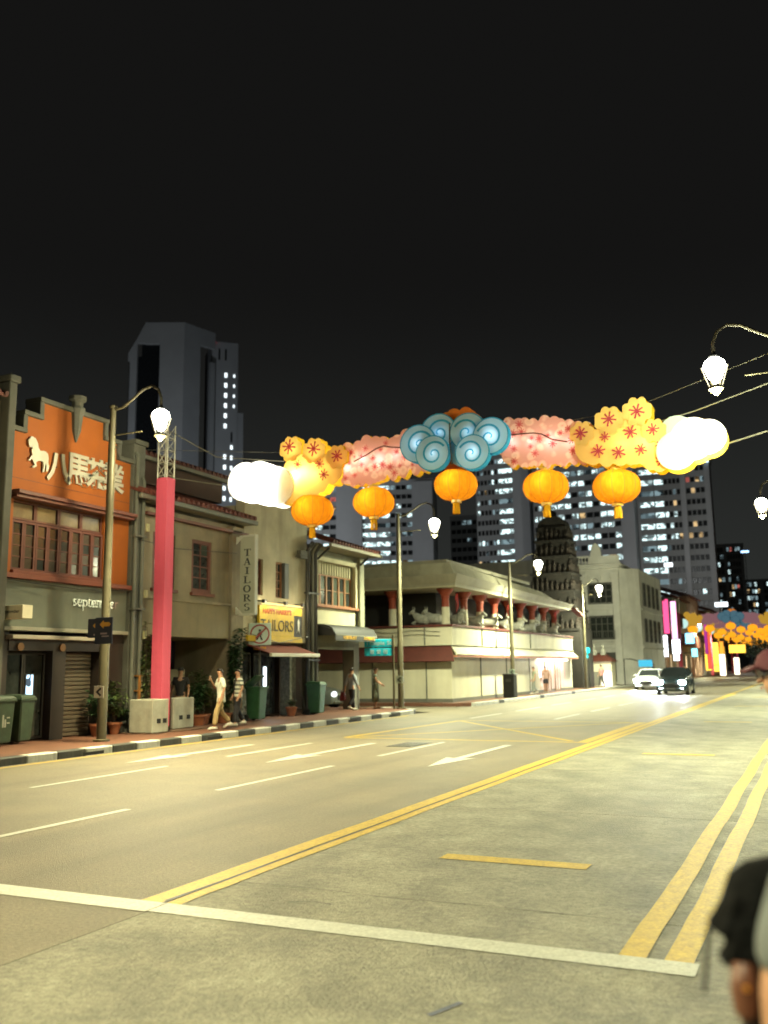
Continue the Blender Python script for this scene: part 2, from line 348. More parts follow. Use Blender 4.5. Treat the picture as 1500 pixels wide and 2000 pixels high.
# kerb stones, painted black and white
kb = thing('kerb', 'black and white painted kerb stones along the red footpath', 'kerb', (-14.74, 14, 0))
del kb['category']; del kb['label']; kb['kind'] = 'structure'
km = {0: MB().box(-0.14, 0.14, 0.006, 0.834, -0.05, 0.158).data('kerb_stone', kerbw, bevel=0.02), 1: MB().box(-0.14, 0.14, 0.006, 0.834, -0.05, 0.158).data('kerb_stone', kerbb, bevel=0.02)}
for k in range(-22, 35):
    y = 4.2 + 0.84 * k
    if y > 33.0: break
    place('kerb_stone', km[k % 2], kb, (0, y - 14, 0))
for i in range(8):
    t0, t1 = math.pi / 2 * i / 8, math.pi / 2 * (i + 1) / 8
    P = [(-17.6 + r_ * math.cos(t), 33.6 + r_ * math.sin(t)) for r_, t in ((3.0, t0 + 0.004), (3.0, t1), (2.72, t1), (2.72, t0 + 0.004))]
    MB().prism(P, 'Z', -0.05, 0.158).build('kerb_stone', kerbw if i % 2 == 0 else kerbb, kb, bevel=0.015)
dr = MB().box(0.143, 0.147, 0.1, 0.75, 0.01, 0.08).data('drain_slot', mgray)
for y in (15.75, 20.3, 28.3, 31.6): place('drain_slot', dr, kb, (0, y - 14, 0))
kb2 = thing('kerb_by_temple', 'x', 'x', (-14.74, 45, 0)); del kb2['category']; del kb2['label']; kb2['kind'] = 'structure'
for k in range(0, 100):
    y = 41.5 + 0.84 * k; place('kerb_stone', km[1 if (k % 9 in (4,) and k < 30) else 0], kb2, (0, y - 45, 0))
kb3 = thing('kerb_right', 'x', 'x', (-0.32, 5, 0)); del kb3['category']; del kb3['label']; kb3['kind'] = 'structure'
km3 = MB().box(-0.11, 0.11, 0.006, 0.894, -0.05, 0.146).data('kerb_stone', mat('kerb_plain', (0.22, 0.2, 0.16), 0.8, var=0.35, scale=6, bump=0.5, bscale=30, dirt=0.5), bevel=0.02)
for k in range(-8, 75): place('kerb_stone', km3, kb3, (0, 0.9 * k, 0))
# ================================================================== near shophouses on the left
F = -17.4
orange = mat('orange_plaster', (0.34, 0.088, 0.008), 0.75, var=0.12, scale=1.2, dirt=0.35, dirtcol=(0.16, 0.05, 0.012), bump=0.15, bscale=30)
trimg = mat('grey_trim', (0.10, 0.10, 0.082), 0.8, var=0.2, scale=2, dirt=0.4)
redw = mat('red_timber', (0.13, 0.04, 0.026), 0.55, var=0.2, scale=5)
greyw = mat('grey_green_wall', (0.15, 0.165, 0.13), 0.7, var=0.15, scale=1.5, dirt=0.35)
olive = mat('olive_plaster', (0.25, 0.215, 0.145), 0.8, var=0.2, scale=1.4, dirt=0.6, dirtcol=(0.08, 0.07, 0.045), bump=0.15, bscale=30)
beige = mat('beige_plaster', (0.42, 0.385, 0.27), 0.8, var=0.2, scale=1.1, dirt=0.7, dirtcol=(0.13, 0.11, 0.07), bump=0.15, bscale=30)
cream = mat('cream_plaster', (0.52, 0.49, 0.33), 0.8, var=0.1, scale=1.5, dirt=0.3, dirtcol=(0.2, 0.18, 0.12))
glass = mat('dark_glass', (0.035, 0.04, 0.036), 0.08, var=0.4, scale=3, spec=0.8)
glassw = mat('curtained_glass', (0.085, 0.065, 0.045), 0.12, var=0.5, scale=2.5, spec=0.7)
darkw = mat('dark_timber', (0.022, 0.018, 0.015), 0.5, var=0.3)
darkm = mat('dark_metal', (0.035, 0.036, 0.034), 0.45, metal=0.3, var=0.3)
tile = mat('roof_tile', (0.11, 0.028, 0.018), 0.75, var=0.35, scale=6, dirt=0.4)
pipe = mat('grey_pipe', (0.12, 0.125, 0.10), 0.55, var=0.15, dirt=0.3)
black = mat('flat_black', (0.012, 0.012, 0.012), 0.9)  # plain black shared by wheels, grille, slots, cap and cabinet
_fr, _pn = {}, {}
def window(parent, loc, rz, w, h, cols, rows, fm, gm, fw=0.06, bar=0.03, dep=0.07, name='window', gms=None):
    k = (round(w, 3), round(h, 3), cols, rows, fm.name, fw, bar, dep)
    if k not in _fr:
        b = MB().box(0, fw, -dep, 0, 0, h).box(w - fw, w, -dep, 0, 0, h).box(fw, w - fw, -dep, 0, 0, fw).box(fw, w - fw, -dep, 0, h - fw, h)
        iw, ih = w - 2 * fw, h - 2 * fw
        for i in range(1, cols): x = fw + iw * i / cols; b.box(x - bar / 2, x + bar / 2, -dep * 0.8, 0, fw, h - fw)
        for j in range(1, rows): z = fw + ih * j / rows; b.box(fw, w - fw, -dep * 0.72, 0, z - bar / 2, z + bar / 2)
        _fr[k] = b.data('window_frame', fm)
        _pn[k] = MB().box(0, iw / cols - bar, -dep * 0.35, -0.004, 0, ih / rows - bar).data('pane', gm)
    R = root_of(parent).location
    o = place(name, _fr[k], parent, Vector(loc) - R, (0, 0, rz))
    iw, ih = w - 2 * fw, h - 2 * fw
    for i in range(cols):
        for j in range(rows):
            p = place('pane', _pn[k], o, (fw + iw * i / cols + bar / 2, 0, fw + ih * j / rows + bar / 2))
            p.rotation_euler = (rnd.uniform(-0.012, 0.012), 0, rnd.uniform(-0.012, 0.012))
            if gms: setmat(p, rnd.choice(gms))
    return o
def holed(b, x0, x1, y0, y1, z0, z1, holes):
    ys = sorted({y0, y1, *[q for hh in holes for q in hh[:2]]}); zs = sorted({z0, z1, *[q for hh in holes for q in hh[2:]]})
    for a, c in zip(ys, ys[1:]):
        run = None
        for d, e in zip(zs, zs[1:]):
            m = ((a + c) / 2, (d + e) / 2); inside = any(hh[0] < m[0] < hh[1] and hh[2] < m[1] < hh[3] for hh in holes)
            if inside:
                if run is not None: b.box(x0, x1, a, c, run, d); run = None
            elif run is None: run = d
        if run is not None: b.box(x0, x1, a, c, run, z1)
    return b
H = math.pi / 2
def roof_slope(b, y0, y1, xe, ze, xr, zr, pitch=0.24, r=0.07, th=0.08):
    """Chinese tile roof: a slab with half-round tile ridges running down the slope"""
    d = Vector((xr - xe, 0, zr - ze)); n = Vector((-d.z, 0, d.x)).normalized()
    if n.z < 0: n = -n
    a, c = Vector((xe, y0, ze)), Vector((xr, y0, zr)); L_ = Vector((0, y1 - y0, 0))
    b.loft([[a, a + n * th, c + n * th, c], [a + L_, a + L_ + n * th, c + L_ + n * th, c + L_]])
    k = int((y1 - y0) / pitch)
    for i in range(k):
        y = y0 + (y1 - y0) * (i + 0.5) / k; p = Vector((xe, y, ze)) + n * th; q = Vector((xr, y, zr)) + n * th
        b.tube([p - d.normalized() * 0.03, q], r, 6)
    return b

# ---- leftmost house, only its end pier is in the frame
t = thing('shophouse', 'grey house whose end pier stands left of the orange tea shop', 'building', (F, 12, 0.15))
b = holed(MB(), -17.75, F, 8, 15.62, 0.15, 8.3, [(9, 10, 4.4, 6), (12, 13, 4.4, 6), (8.8, 14.6, 0.15, 2.8)]); b.box(-30, -18.3, 8, 15.62, 0.15, 8.3); b.build('wall', olive, t)
MB().box(-17.75, -17.12, 15.62, 15.86, 0.15, 8.75).box(-17.8, -17.05, 15.57, 15.9, 8.75, 8.92).build('pier', trimg, t, bevel=0.02)
for y in (9, 12): window(t, (-17.5, y, 4.4), H, 1.0, 1.6, 2, 4, redw, glass)
MB().box(-17.95, -17.9, 8.8, 14.6, 0.15, 2.8).build('shopfront', darkw, t)
roof_slope(MB(), 8, 15.7, -17.2, 8.35, -22, 9.6).build('roof', tile, t)

# ---- orange tea shop
t = thing('tea_shop', 'orange shophouse with stepped gable and silver horse sign', 'building', (F, 18.1, 0.15))
b = MB(); poly = [(15.9, 6.2), (20.35, 6.2), (20.35, 7.66), (19.8, 7.66), (19.8, 8.1), (19.24, 8.1), (19.24, 8.58), (16.88, 8.58), (16.88, 8.12), (16.36, 8.12), (16.36, 7.66), (15.9, 7.66)]
b.prism(poly, 'X', -17.8, F); b.box(-17.8, F, 15.9, 16.18, 4.16, 6.2).box(-17.8, F, 19.36, 20.35, 4.16, 6.2).box(-17.8, F, 16.18, 19.36, 6.0, 6.2)
b.box(-29, -17.85, 15.92, 20.33, 2.9, 7.5); b.build('wall', orange, t)
b = MB()
for y0, y1, z in ((15.88, 16.42, 7.66), (16.30, 16.94, 8.12), (16.80, 19.32, 8.58), (19.18, 19.86, 8.10), (19.74, 20.37, 7.66)): b.box(-17.86, -17.3, y0, y1, z, z + 0.12)
for y, z0, z1 in ((16.36, 7.78, 8.12), (16.88, 8.24, 8.58), (19.24, 8.22, 8.58), (19.8, 7.78, 8.1)):
    b.box(-17.85, -17.32, y - 0.07, y + 0.07, z0, z1)
b.build('gable_coping', trimg, t, bevel=0.01)
MB().lathe([(0.02, -0.62), (0.13, -0.3), (0.17, 0.1), (0.22, 0.24), (0.22, 0.3), (0.16, 0.33), (0.16, 0.48), (0.24, 0.52), (0.24, 0.62), (0.1, 0.64)], (-17.36, 18.12, 8.42), 8, rot=0.39).build('finial', trimg, t)
MB().box(F, -17.02, 15.98, 20.28, 6.06, 6.16).box(F, -17.1, 16.0, 20.25, 5.98, 6.06).build('ledge', redw, t, bevel=0.01)
MB().box(-17.8, -17.22, 15.9, 20.36, 4.04, 4.16).box(-17.5, -17.3, 16.18, 19.36, 4.16, 4.25).build('sill', mat('red_sill', (0.2, 0.055, 0.032), 0.6, dirt=0.2), t, bevel=0.01)
MB().box(F - 0.01, F + 0.004, 15.9, 20.35, 6.50, 6.515).build('plaster_line', redw, t)
for i in range(4):
    y0 = 16.19 + i * 0.7925
    window(t, (-17.55, y0, 5.5), H, 0.785, 0.48, 1, 1, redw, mat('transom_glass', (0.20, 0.16, 0.10), 0.15, var=0.4, scale=2), fw=0.05, name='transom_window')
    window(t, (-17.5, y0, 4.26), H, 0.39, 1.22, 1, 4, redw, glass, fw=0.06, gms=[glass, glassw, glass])
    window(t, (-17.5, y0 + 0.394, 4.26), H, 0.39, 1.22, 1, 4, redw, glass, fw=0.06, gms=[glass, glassw, glassw])
MB().box(-17.8, -17.57, 16.18, 19.36, 4.16, 6.0).build('window_backing', darkw, t)
# fascia and shopfront
holed(MB(), -17.7, F, 15.9, 20.35, 2.9, 4.04, []).build('fascia', greyw, t)
MB().box(-17.75, -17.28, 15.9, 20.35, 2.80, 2.895).build('fascia_moulding', mat('pale_moulding', (0.3, 0.29, 0.23), 0.6), t, bevel=0.01)
MB().box(F - 0.05, -17.2, 16.2, 19.4, 2.60, 2.70).build('blind_box', mat('blind_box', (0.36, 0.32, 0.26), 0.5), t, bevel=0.01)
b = MB().box(-18.1, -17.95, 15.9, 20.35, 0.15, 2.9).box(-17.95, F - 0.06, 15.9, 16.3, 0.15, 2.8).box(-17.95, F - 0.06, 17.75, 18.2, 0.15, 2.6).box(-17.95, F - 0.06, 19.42, 20.35, 0.15, 2.8).box(-17.95, F - 0.03, 16.3, 19.42, 2.33, 2.6)
b.build('shopfront', mat('shop_timber', (0.03, 0.022, 0.018), 0.5, var=0.3), t)
window(t, (-17.75, 16.32, 0.2), H, 0.7, 2.1, 1, 1, darkw, glass, name='door'); window(t, (-17.75, 17.03, 0.2), H, 0.7, 2.1, 1, 1, darkw, glass, name='door')
sl = MB().prism([(0, 0), (0.035, 0.02), (0.035, 0.085), (0, 0.105)], 'Y', 0, 1.16).data('shutter_slat', mat('shutter_metal', (0.15, 0.12, 0.085), 0.45, metal=0.3))
for k in range(20): place('shutter_slat', sl, t, Vector((-17.75, 18.23, 0.17 + k * 0.107)) - t.location)
for y in (16.62, 18.0): MB().tube([(-17.42, y, 2.42), (-17.37, y, 2.42)], 0.1, 14).build('round_plaque', mat('brass_plaque', (0.3, 0.16, 0.07), 0.4, metal=0.3), t)
sc_ = MB().box(-17.70, -17.66, 17.08, 17.36, 1.15, 1.78).build('display_screen', darkm, t)
MB().quad((-17.655, 17.11, 1.18), (-17.655, 17.33, 1.18), (-17.655, 17.33, 1.75), (-17.655, 17.11, 1.75)).build('screen_face', litwin('screen_blue', (0.55, 0.8, 1.0), 2.2, dark=0.08, scale=7), sc_)
roof_slope(MB(), 15.95, 20.3, -17.9, 7.5, -23, 8.9).build('roof', tile, t)
silver = mat('silver_letters', (0.55, 0.53, 0.44), 0.4, metal=0.2, var=0.1)
# the sign: horse and four characters on stand-off pins
tb = thing('horse_sign', 'silver horse and four brush characters on the orange gable', 'sign', (F, 18, 6.8))
horse = [(0.02, 0.60), (0.08, 0.70), (0.12, 0.74), (0.16, 0.74), (0.26, 0.70), (0.33, 0.58), (0.36, 0.45), (0.42, 0.38), (0.52, 0.40), (0.60, 0.40), (0.68, 0.35), (0.71, 0.22), (0.70, 0.10), (0.74, -0.02), (0.70, -0.18), (0.64, -0.20), (0.655, -0.05), (0.62, 0.06), (0.60, -0.06), (0.59, -0.22), (0.53, -0.23), (0.55, -0.05), (0.53, 0.08), (0.43, 0.08), (0.36, 0.06), (0.30, 0.0), (0.33, -0.10), (0.24, -0.17), (0.16, -0.16), (0.27, -0.08), (0.20, 0.02), (0.14, 0.08), (0.10, 0.0), (0.06, 0.02), (0.11, 0.13), (0.17, 0.2), (0.14, 0.32), (0.17, 0.42), (0.13, 0.43), (0.08, 0.40), (0.05, 0.46)]
MB().prism([(16.46 + p[0], 6.98 + p[1] * 0.86) for p in horse], 'X', F + 0.03, F + 0.07).build('horse', silver, tb)
for (ch, y, z, s) in (('八', 17.56, 6.98, 0.86), ('馬', 18.24, 7.04, 0.92), ('茶', 18.93, 7.04, 0.86), ('業', 19.60, 7.06, 0.84)):
    MB().mesh(textme(ch, s, 0.02, 0.022), MX((F + 0.05, y, z - 0.02))).build('character', silver, tb)
bk = MB()
for y in (16.8, 17.5, 18.2, 18.9, 19.5): bk.box(F, F + 0.03, y - 0.01, y + 0.01, 7.0, 7.02)
bk.build('pin', darkm, tb)
tb = thing('shop_lettering', 'chrome shop name on the grey-green fascia under the orange wall', 'sign', (F, 19.1, 3.6))
MB().mesh(textme('september', 0.42, 0.012, 0.004, space=0.95), MX((F + 0.03, 19.12, 3.62))).build('letters', mat('chrome', (0.62, 0.62, 0.55), 0.25, metal=0.6), tb)
tb = thing('blade_sign', 'cream box sign jutting out over the tea shop door', 'sign', (-17.0, 16.1, 3.2))
MB().box(F, -16.72, 15.98, 16.3, 3.05, 3.37).build('sign_box', mat('cream_box', (0.6, 0.55, 0.4), 0.5), tb, bevel=0.012)
MB().mesh(textme('september', 0.12, 0.003, 0.0, shear=0.3), MY((-17.08, 15.977, 3.22))).build('letters', darkw, tb)
# party pier and pipes between tea shop and olive house
t = thing('party_pier', 'grey pier with rain pipes between orange tea shop and olive house', 'pier', (F, 20.6, 0.15))
MB().box(-22, -17.3, 20.36, 20.86, 0.15, 8.25).box(-22, -17.22, 20.33, 20.89, 8.25, 8.38).build('pier_wall', trimg, t)
for y, z1 in ((20.44, 7.9), (20.74, 7.2)): MB().tube([(-17.22, y, 0.2), (-17.22, y, z1), (-17.3, y, z1 + 0.1)], 0.055, 8).build('rain_pipe', pipe, t, smooth=True)
bk = MB().box(-17.32, -17.14, 20.35, 20.86, 5.55, 5.6).box(-17.32, -17.14, 20.35, 20.86, 3.5, 3.55); bk.build('pipe_bracket', pipe, t)
for z in (5.75, 3.85, 2.7): MB().box(-17.16, -17.1, 20.8, 20.9, z, z + 0.22).build('meter_box', mat('pale_box', (0.5, 0.46, 0.25), 0.5), t)

# ---- olive house with two red windows
t = thing('olive_house', 'olive plaster house with two red windows and deep tiled eaves', 'building', (F, 23.5, 0.15))
b = holed(MB(), -17.75, F, 20.9, 26.2, 2.8, 6.55, [(21.42, 22.45, 4.2, 5.85), (23.3, 24.36, 4.2, 5.85)]); b.box(-29, -17.8, 20.9, 26.2, 2.8, 6.9)
b.build('wall', olive, t)
MB().box(F, -17.32, 20.9, 25.25, 2.80, 3.86).build('lower_panel', mat('olive_panel', (0.23, 0.195, 0.115), 0.75, dirt=0.4), t, bevel=0.008)
MB().box(F, -17.28, 20.9, 25.3, 3.86, 3.94).build('string_course', olive, t)
MB().box(F, -17.26, 25.3, 25.75, 0.15, 6.3).box(F, -17.2, 25.25, 25.8, 6.3, 6.5).build('pilaster', olive, t, bevel=0.01)
MB().box(F, -17.2, 20.9, 26.2, 6.28, 6.36).build('moulding', redw, t)
for y in (21.42, 23.3):
    window(t, (-17.5, y, 4.2), H, 1.04, 1.65, 2, 4, redw, glass, fw=0.12, gms=[glass, glass, mat('green_glass', (0.06, 0.08, 0.065), 0.1)])
    MB().box(F, -17.3, y - 0.06, y + 1.12, 4.1, 4.19).build('window_sill', redw, t)
MB().box(-17.8, -17.57, 21.3, 24.5, 4.1, 6.0).build('window_backing', darkw, t)
# eaves, gutter and tile roof with the raised jack roof behind
roof_slope(MB(), 20.35, 26.3, -16.98, 6.80, -21.5, 8.35).build('roof', tile, t)
MB().box(-17.04, -16.92, 20.3, 26.35, 6.64, 6.78).build('gutter', pipe, t, bevel=0.02)
MB().box(-17.4, -17.04, 20.9, 26.25, 6.64, 6.69).build('soffit', mat('soffit', (0.2, 0.18, 0.12), 0.7), t)
MB().box(-23.5, -19.6, 21.3, 28.0, 7.9, 8.75).build('jack_wall', mat('dark_plaster', (0.09, 0.05, 0.035), 0.8), t)
roof_slope(MB(), 21.0, 28.2, -19.2, 8.72, -22, 9.6).build('jack_roof', tile, t)
MB().box(-19.3, -19.16, 21.0, 28.2, 8.58, 8.70).build('jack_fascia', mat('grey_fascia', (0.2, 0.19, 0.15), 0.7), t)
for y0, y1 in ((20.9, 21.1), (25.3, 26.2)): MB().box(-19.5, F, y0, y1, 0.15, 2.8).build('pillar', olive, t)
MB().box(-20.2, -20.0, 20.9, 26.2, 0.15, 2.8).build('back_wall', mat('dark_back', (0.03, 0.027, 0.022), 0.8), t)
MB().box(-19.2, -19.0, 22.6, 25.2, 0.15, 1.85).build('partition', mat('pale_partition', (0.42, 0.38, 0.25), 0.7, dirt=0.3), t)
MB().box(-20.0, -19.96, 22.9, 24.0, 1.95, 2.6).build('wall_picture', mat('warm_picture', (0.18, 0.05, 0.02), 0.5, var=0.9, scale=6), t)
t_olive = t

# ---- tailor's house
t = thing('tailor_house', 'beige flat-topped house with narrow windows behind the tailor signs', 'building', (F, 28.4, 0.15))
b = holed(MB(), -17.75, F, 26.2, 30.5, 2.75, 7.62, [(26.95, 27.4, 4.35, 5.62), (28.25, 29.12, 4.33, 5.63)]); b.box(-29, -17.8, 26.2, 30.5, 2.75, 7.4); b.build('wall', beige, t)
MB().box(-17.85, -17.3, 26.15, 30.55, 7.62, 7.76).build('coping', beige, t, bevel=0.01)
window(t, (-17.56, 26.95, 4.35), H, 0.45, 1.27, 1, 4, redw, glass, fw=0.05); window(t, (-17.56, 28.25, 4.33), H, 0.55, 1.3, 2, 4, mat('brown_frame', (0.24, 0.11, 0.05), 0.5), glass, fw=0.05)
MB().box(-17.55, -17.36, 28.82, 29.1, 4.34, 5.62).build('shutter', mat('grey_shutter', (0.07, 0.075, 0.07), 0.6), t)
MB().box(-17.8, -17.62, 26.9, 29.2, 4.3, 5.7).build('window_backing', darkw, t)
MB().tube([(-17.38, 29.6, 5.95), (-17.2, 29.6, 6.0), (-17.2, 30.0, 6.0)], 0.02, 6).box(-17.36, -17.2, 29.7, 30.2, 5.9, 6.2).build('wall_bracket', trimg, t)
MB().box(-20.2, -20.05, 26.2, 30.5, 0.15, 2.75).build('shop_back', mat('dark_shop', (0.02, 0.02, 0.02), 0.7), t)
MB().box(-17.95, -17.55, 29.5, 29.95, 0.15, 2.4).build('stone_column', mat('grey_stone', (0.13, 0.13, 0.1), 0.8, var=0.5, scale=9, bump=0.8, bscale=12), t, bevel=0.02)
window(t, (-18.2, 26.4, 0.2), H, 1.4, 2.2, 2, 1, darkw, glass, name='door'); window(t, (-18.2, 28.0, 0.2), H, 1.4, 2.2, 2, 1, darkw, glass, name='door')
t2 = thing('light_column_sign', 'glowing white tube screen inside the dark tailor shopfront', 'screen', (-17.5, 27.6, 0.9))
MB().box(-17.62, -17.54, 27.62, 27.9, 0.85, 1.95).build('housing', darkm, t2, bevel=0.02)
MB().box(-17.53, -17.5, 27.66, 27.86, 0.9, 1.9).build('lit_face', emis('screen_white', (0.8, 0.93, 1.0), 2.6), t2, bevel=0.03)
point('screen_light', (-17.35, 27.76, 1.4), 14, (0.7, 0.87, 1.0), t2, 0.15)
# yellow tailor board
t = thing('tailor_board', 'yellow signboard with red and black lettering above the red awning', 'sign', (F, 28, 2.75))
yel = mat('yellow_board', (0.62, 0.42, 0.02), 0.5, var=0.1, dirt=0.2, dirtcol=(0.3, 0.18, 0.02))
MB().box(-17.3, -17.2, 26.9, 29.2, 2.95, 4.0).box(-17.3, -17.19, 26.2, 29.8, 2.75, 2.95).box(-17.3, -17.2, 29.2, 29.8, 3.72, 4.0).build('board', yel, t, bevel=0.006)
MB().box(-17.32, -17.22, 29.2, 29.8, 2.95, 3.72).build('dark_panel', darkw, t)
MB().prism([(29.42, 3.1), (29.5, 3.3), (29.46, 3.5), (29.54, 3.62), (29.62, 3.5), (29.58, 3.3), (29.6, 3.1), (29.52, 3.25)], 'X', -17.215, -17.2).build('white_figure', mat('white_plastic', (0.7, 0.7, 0.65), 0.5), t)
MB().mesh(textme("HAPPY HARRY'S", 0.27, 0.004, 0.004), MX((-17.19, 28.05, 3.80))).build('red_lettering', mat('red_letter', (0.45, 0.06, 0.01), 0.5), t)
MB().mesh(textme('TAILORS', 0.56, 0.004, 0.0), MX((-17.19, 28.05, 3.3))).build('black_lettering', mat('black_letter', (0.03, 0.025, 0.01), 0.5), t)
MB().box(-17.22, -17.12, 27.05, 29.75, 4.03, 4.10).build('tube_light', emis('warm_tube', (1.0, 0.78, 0.3), 1.6), t, bevel=0.01)
for y in (27.2, 28.4, 29.5): point('tube_glow', (-16.85, y, 4.05), 16, (1.0, 0.85, 0.5), t, 0.1)
for y in (27.0, 28.4, 29.6): MB().bar((F, y, 4.15), (-17.1, y, 4.12), 0.05).box(-17.14, -17.02, y - 0.06, y + 0.06, 4.06, 4.18).build('flood_bracket', darkm, t)
# vertical TAILORS blade
t = thing('tailor_blade_sign', 'tall grey-green vertical sign with serif letters on triangular brackets', 'sign', (-17.0, 25.6, 3.6))
gsg = mat('sign_green_grey', (0.42, 0.45, 0.35), 0.6, var=0.08)
MB().box(-17.12, -16.56, 25.56, 25.68, 3.62, 6.16).build('sign_panel', gsg, t, bevel=0.006)
pw = mat('pale_edge', (0.6, 0.62, 0.54), 0.6)
MB().box(-16.56, -16.52, 25.54, 25.70, 3.58, 6.22).box(-17.14, -16.56, 25.54, 25.70, 6.16, 6.21).box(-17.14, -16.56, 25.54, 25.70, 3.57, 3.62).build('sign_edge', pw, t)
for z, s in ((6.17, -1), (3.6, 1)): MB().prism([(-17.36, z), (-16.98, z), (-17.36, z + s * 0.34)], 'Y', 25.525, 25.55).build('bracket_plate', pw, t)
dk = mat('dark_green_letter', (0.018, 0.026, 0.024), 0.6)
def serif(ch, cx, cz, w, h, y):
    b = MB(); L_, R_, B_, T_ = cx - w / 2, cx + w / 2, cz - h / 2, cz + h / 2; th, tn = w * 0.24, h * 0.07
    def st(x, z, X, Z, wd): b.prism([(x - wd / 2, z), (x + wd / 2, z), (X + wd / 2, Z), (X - wd / 2, Z)], 'Y', y - 0.006, y)
    def hb(x0, x1, z, t_=tn): b.box(x0, x1, y - 0.0055, y, z - t_ / 2, z + t_ / 2)
    def arcs(cx_, cz_, rx, rz, a0, a1, wmax, thin=0.35):
        P = [];
        for i in range(15):
            a = math.radians(a0 + (a1 - a0) * i / 14); k = wmax * (thin + (1 - thin) * abs(math.cos(a))); P.append((a, k))
        for (a, k), (c, q) in zip(P, P[1:]):
            f = lambda a, k, s: (cx_ + (rx - k * s) * math.cos(a), cz_ + (rz - k * s * 0.8) * math.sin(a))
            b.prism([f(a, k, 0), f(c, q, 0), f(c, q, 1), f(a, k, 1)], 'Y', y - 0.005, y)
    if ch == 'T': st(cx, B_, cx, T_, th); hb(L_, R_, T_ - tn / 2); hb(cx - w * .28, cx + w * .28, B_ + tn / 2); st(L_ + .02, T_ - h * .22, L_ + .02, T_, .03); st(R_ - .02, T_ - h * .22, R_ - .02, T_, .03)
    if ch == 'I': st(cx, B_, cx, T_, th); hb(cx - w * .3, cx + w * .3, T_ - tn / 2); hb(cx - w * .3, cx + w * .3, B_ + tn / 2)
    if ch == 'L': st(L_ + w * .25, B_, L_ + w * .25, T_, th); hb(L_, L_ + w * .55, T_ - tn / 2); hb(L_, R_, B_ + tn / 2); st(R_ - .02, B_, R_ - .02, B_ + h * .28, .03)
    if ch == 'A': st(L_ + w * .1, B_, cx, T_, w * .1); st(R_ - w * .18, B_, cx, T_, th); hb(L_ + w * .2, R_ - w * .2, cz - h * .12); hb(L_ - .01, L_ + w * .3, B_ + tn / 2); hb(R_ - w * .42, R_ + .01, B_ + tn / 2)
    if ch == 'O': arcs(cx, cz, w * .56, h * .52, 0, 360, w * .25)
    if ch == 'R': st(L_ + w * .22, B_, L_ + w * .22, T_, th); hb(L_, L_ + w * .5, B_ + tn / 2); hb(L_, L_ + w * .6, T_ - tn / 2); arcs(L_ + w * .5, cz + h * .24, w * .4, h * .26, -90, 90, w * .24); hb(L_ + w * .2, L_ + w * .55, cz); st(R_ - w * .02, B_, L_ + w * .5, cz, th); hb(R_ - w * .2, R_ + w * .1, B_ + tn / 2)
    if ch == 'S': arcs(cx, cz + h * .24, w * .4, h * .26, 30, 250, w * .2); arcs(cx, cz - h * .24, w * .42, h * .26, -150, 90, w * .2)
    return b
for i, ch in enumerate('TAILORS'): serif(ch, -16.84, 5.63 - i * 0.30, 0.27, 0.235, 25.558).build('letter', dk, t)
# red roll-out awning
t = thing('red_awning', 'dark red roll-out awning with white front bar at the tailor shop', 'awning', (F, 28, 2.4))
aw = mat('awning_red', (0.16, 0.035, 0.025), 0.8, var=0.2)
MB().loft([[(F, 26.4, 2.66), (F, 26.4, 2.63), (-16.42, 26.4, 2.30), (-16.42, 26.4, 2.33)], [(F, 29.6, 2.66), (F, 29.6, 2.63), (-16.42, 29.6, 2.30), (-16.42, 29.6, 2.33)]]).build('cloth', aw, t)
MB().box(-16.46, -16.36, 26.35, 29.65, 2.22, 2.34).build('front_bar', mat('white_bar', (0.68, 0.66, 0.52), 0.4), t, bevel=0.015)
for y in (26.8, 29.2): MB().bar((F, y, 2.3), (-16.9, y + 0.2, 2.25), 0.05).bar((-16.9, y + 0.2, 2.25), (-16.46, y, 2.26), 0.05).build('folding_arm', darkm, t)
# rain pipes between the tailor and the corner house
t = thing('rain_pipe_pair', 'pair of dark rain pipes beside the corner house awning', 'pipe', (F, 30.6, 0.15))
for y, r, m in ((30.28, 0.09, darkm), (30.62, 0.075, pipe), (30.86, 0.09, darkm)): MB().tube([(-17.24, y, 0.15), (-17.24, y, 6.2), (-17.0, y, 6.55)], r, 8).build('pipe', m, t, smooth=True)
MB().box(-17.32, -17.12, 30.15, 31.0, 2.1, 2.16).box(-17.32, -17.12, 30.15, 31.0, 4.6, 4.66).build('clamp', darkm, t)

# ---- corner house
t = thing('corner_house', 'cream corner house with wide slatted window and black awning', 'building', (F, 32.7, 0.15))
b = holed(MB(), -17.75, F, 31.0, 34.9, 2.8, 6.6, [(31.15, 34.35, 4.25, 5.97)]); b.box(-29, -17.8, 31.0, 34.9, 2.8, 6.6); b.build('wall', mat('corner_wall', (0.2, 0.2, 0.14), 0.8, dirt=0.3), t)
MB().box(F, -17.33, 31.05, 34.4, 3.5, 4.16).build('apron_panel', cream, t, bevel=0.01)
MB().box(F, -17.26, 31.05, 31.15, 4.25, 6.12).box(F, -17.26, 34.35, 34.5, 4.25, 6.12).box(F, -17.26, 31.05, 34.5, 5.97, 6.14).build('window_surround', cream, t, bevel=0.01)
MB().box(F - 0.1, -17.2, 31.0, 34.6, 4.16, 4.26).build('sill', mat('terracotta_sill', (0.3, 0.12, 0.055), 0.6), t, bevel=0.01)
tf = mat('tan_frame', (0.34, 0.17, 0.08), 0.55)
for i in range(6): window(t, (-17.56, 31.16 + i * 0.531, 4.27), H, 0.53, 1.22, 1, 2, tf, glass, fw=0.05, gms=[glass, glass, mat('green_glass2', (0.08, 0.1, 0.07), 0.15)])
sl = MB().box(-17.6, -17.48, 0, 0.11, 5.5, 5.97).data('top_slat', cream)
for i in range(15): place('top_slat', sl, t, (-t.location.x, 31.2 + i * 0.212 - t.location.y, -t.location.z))
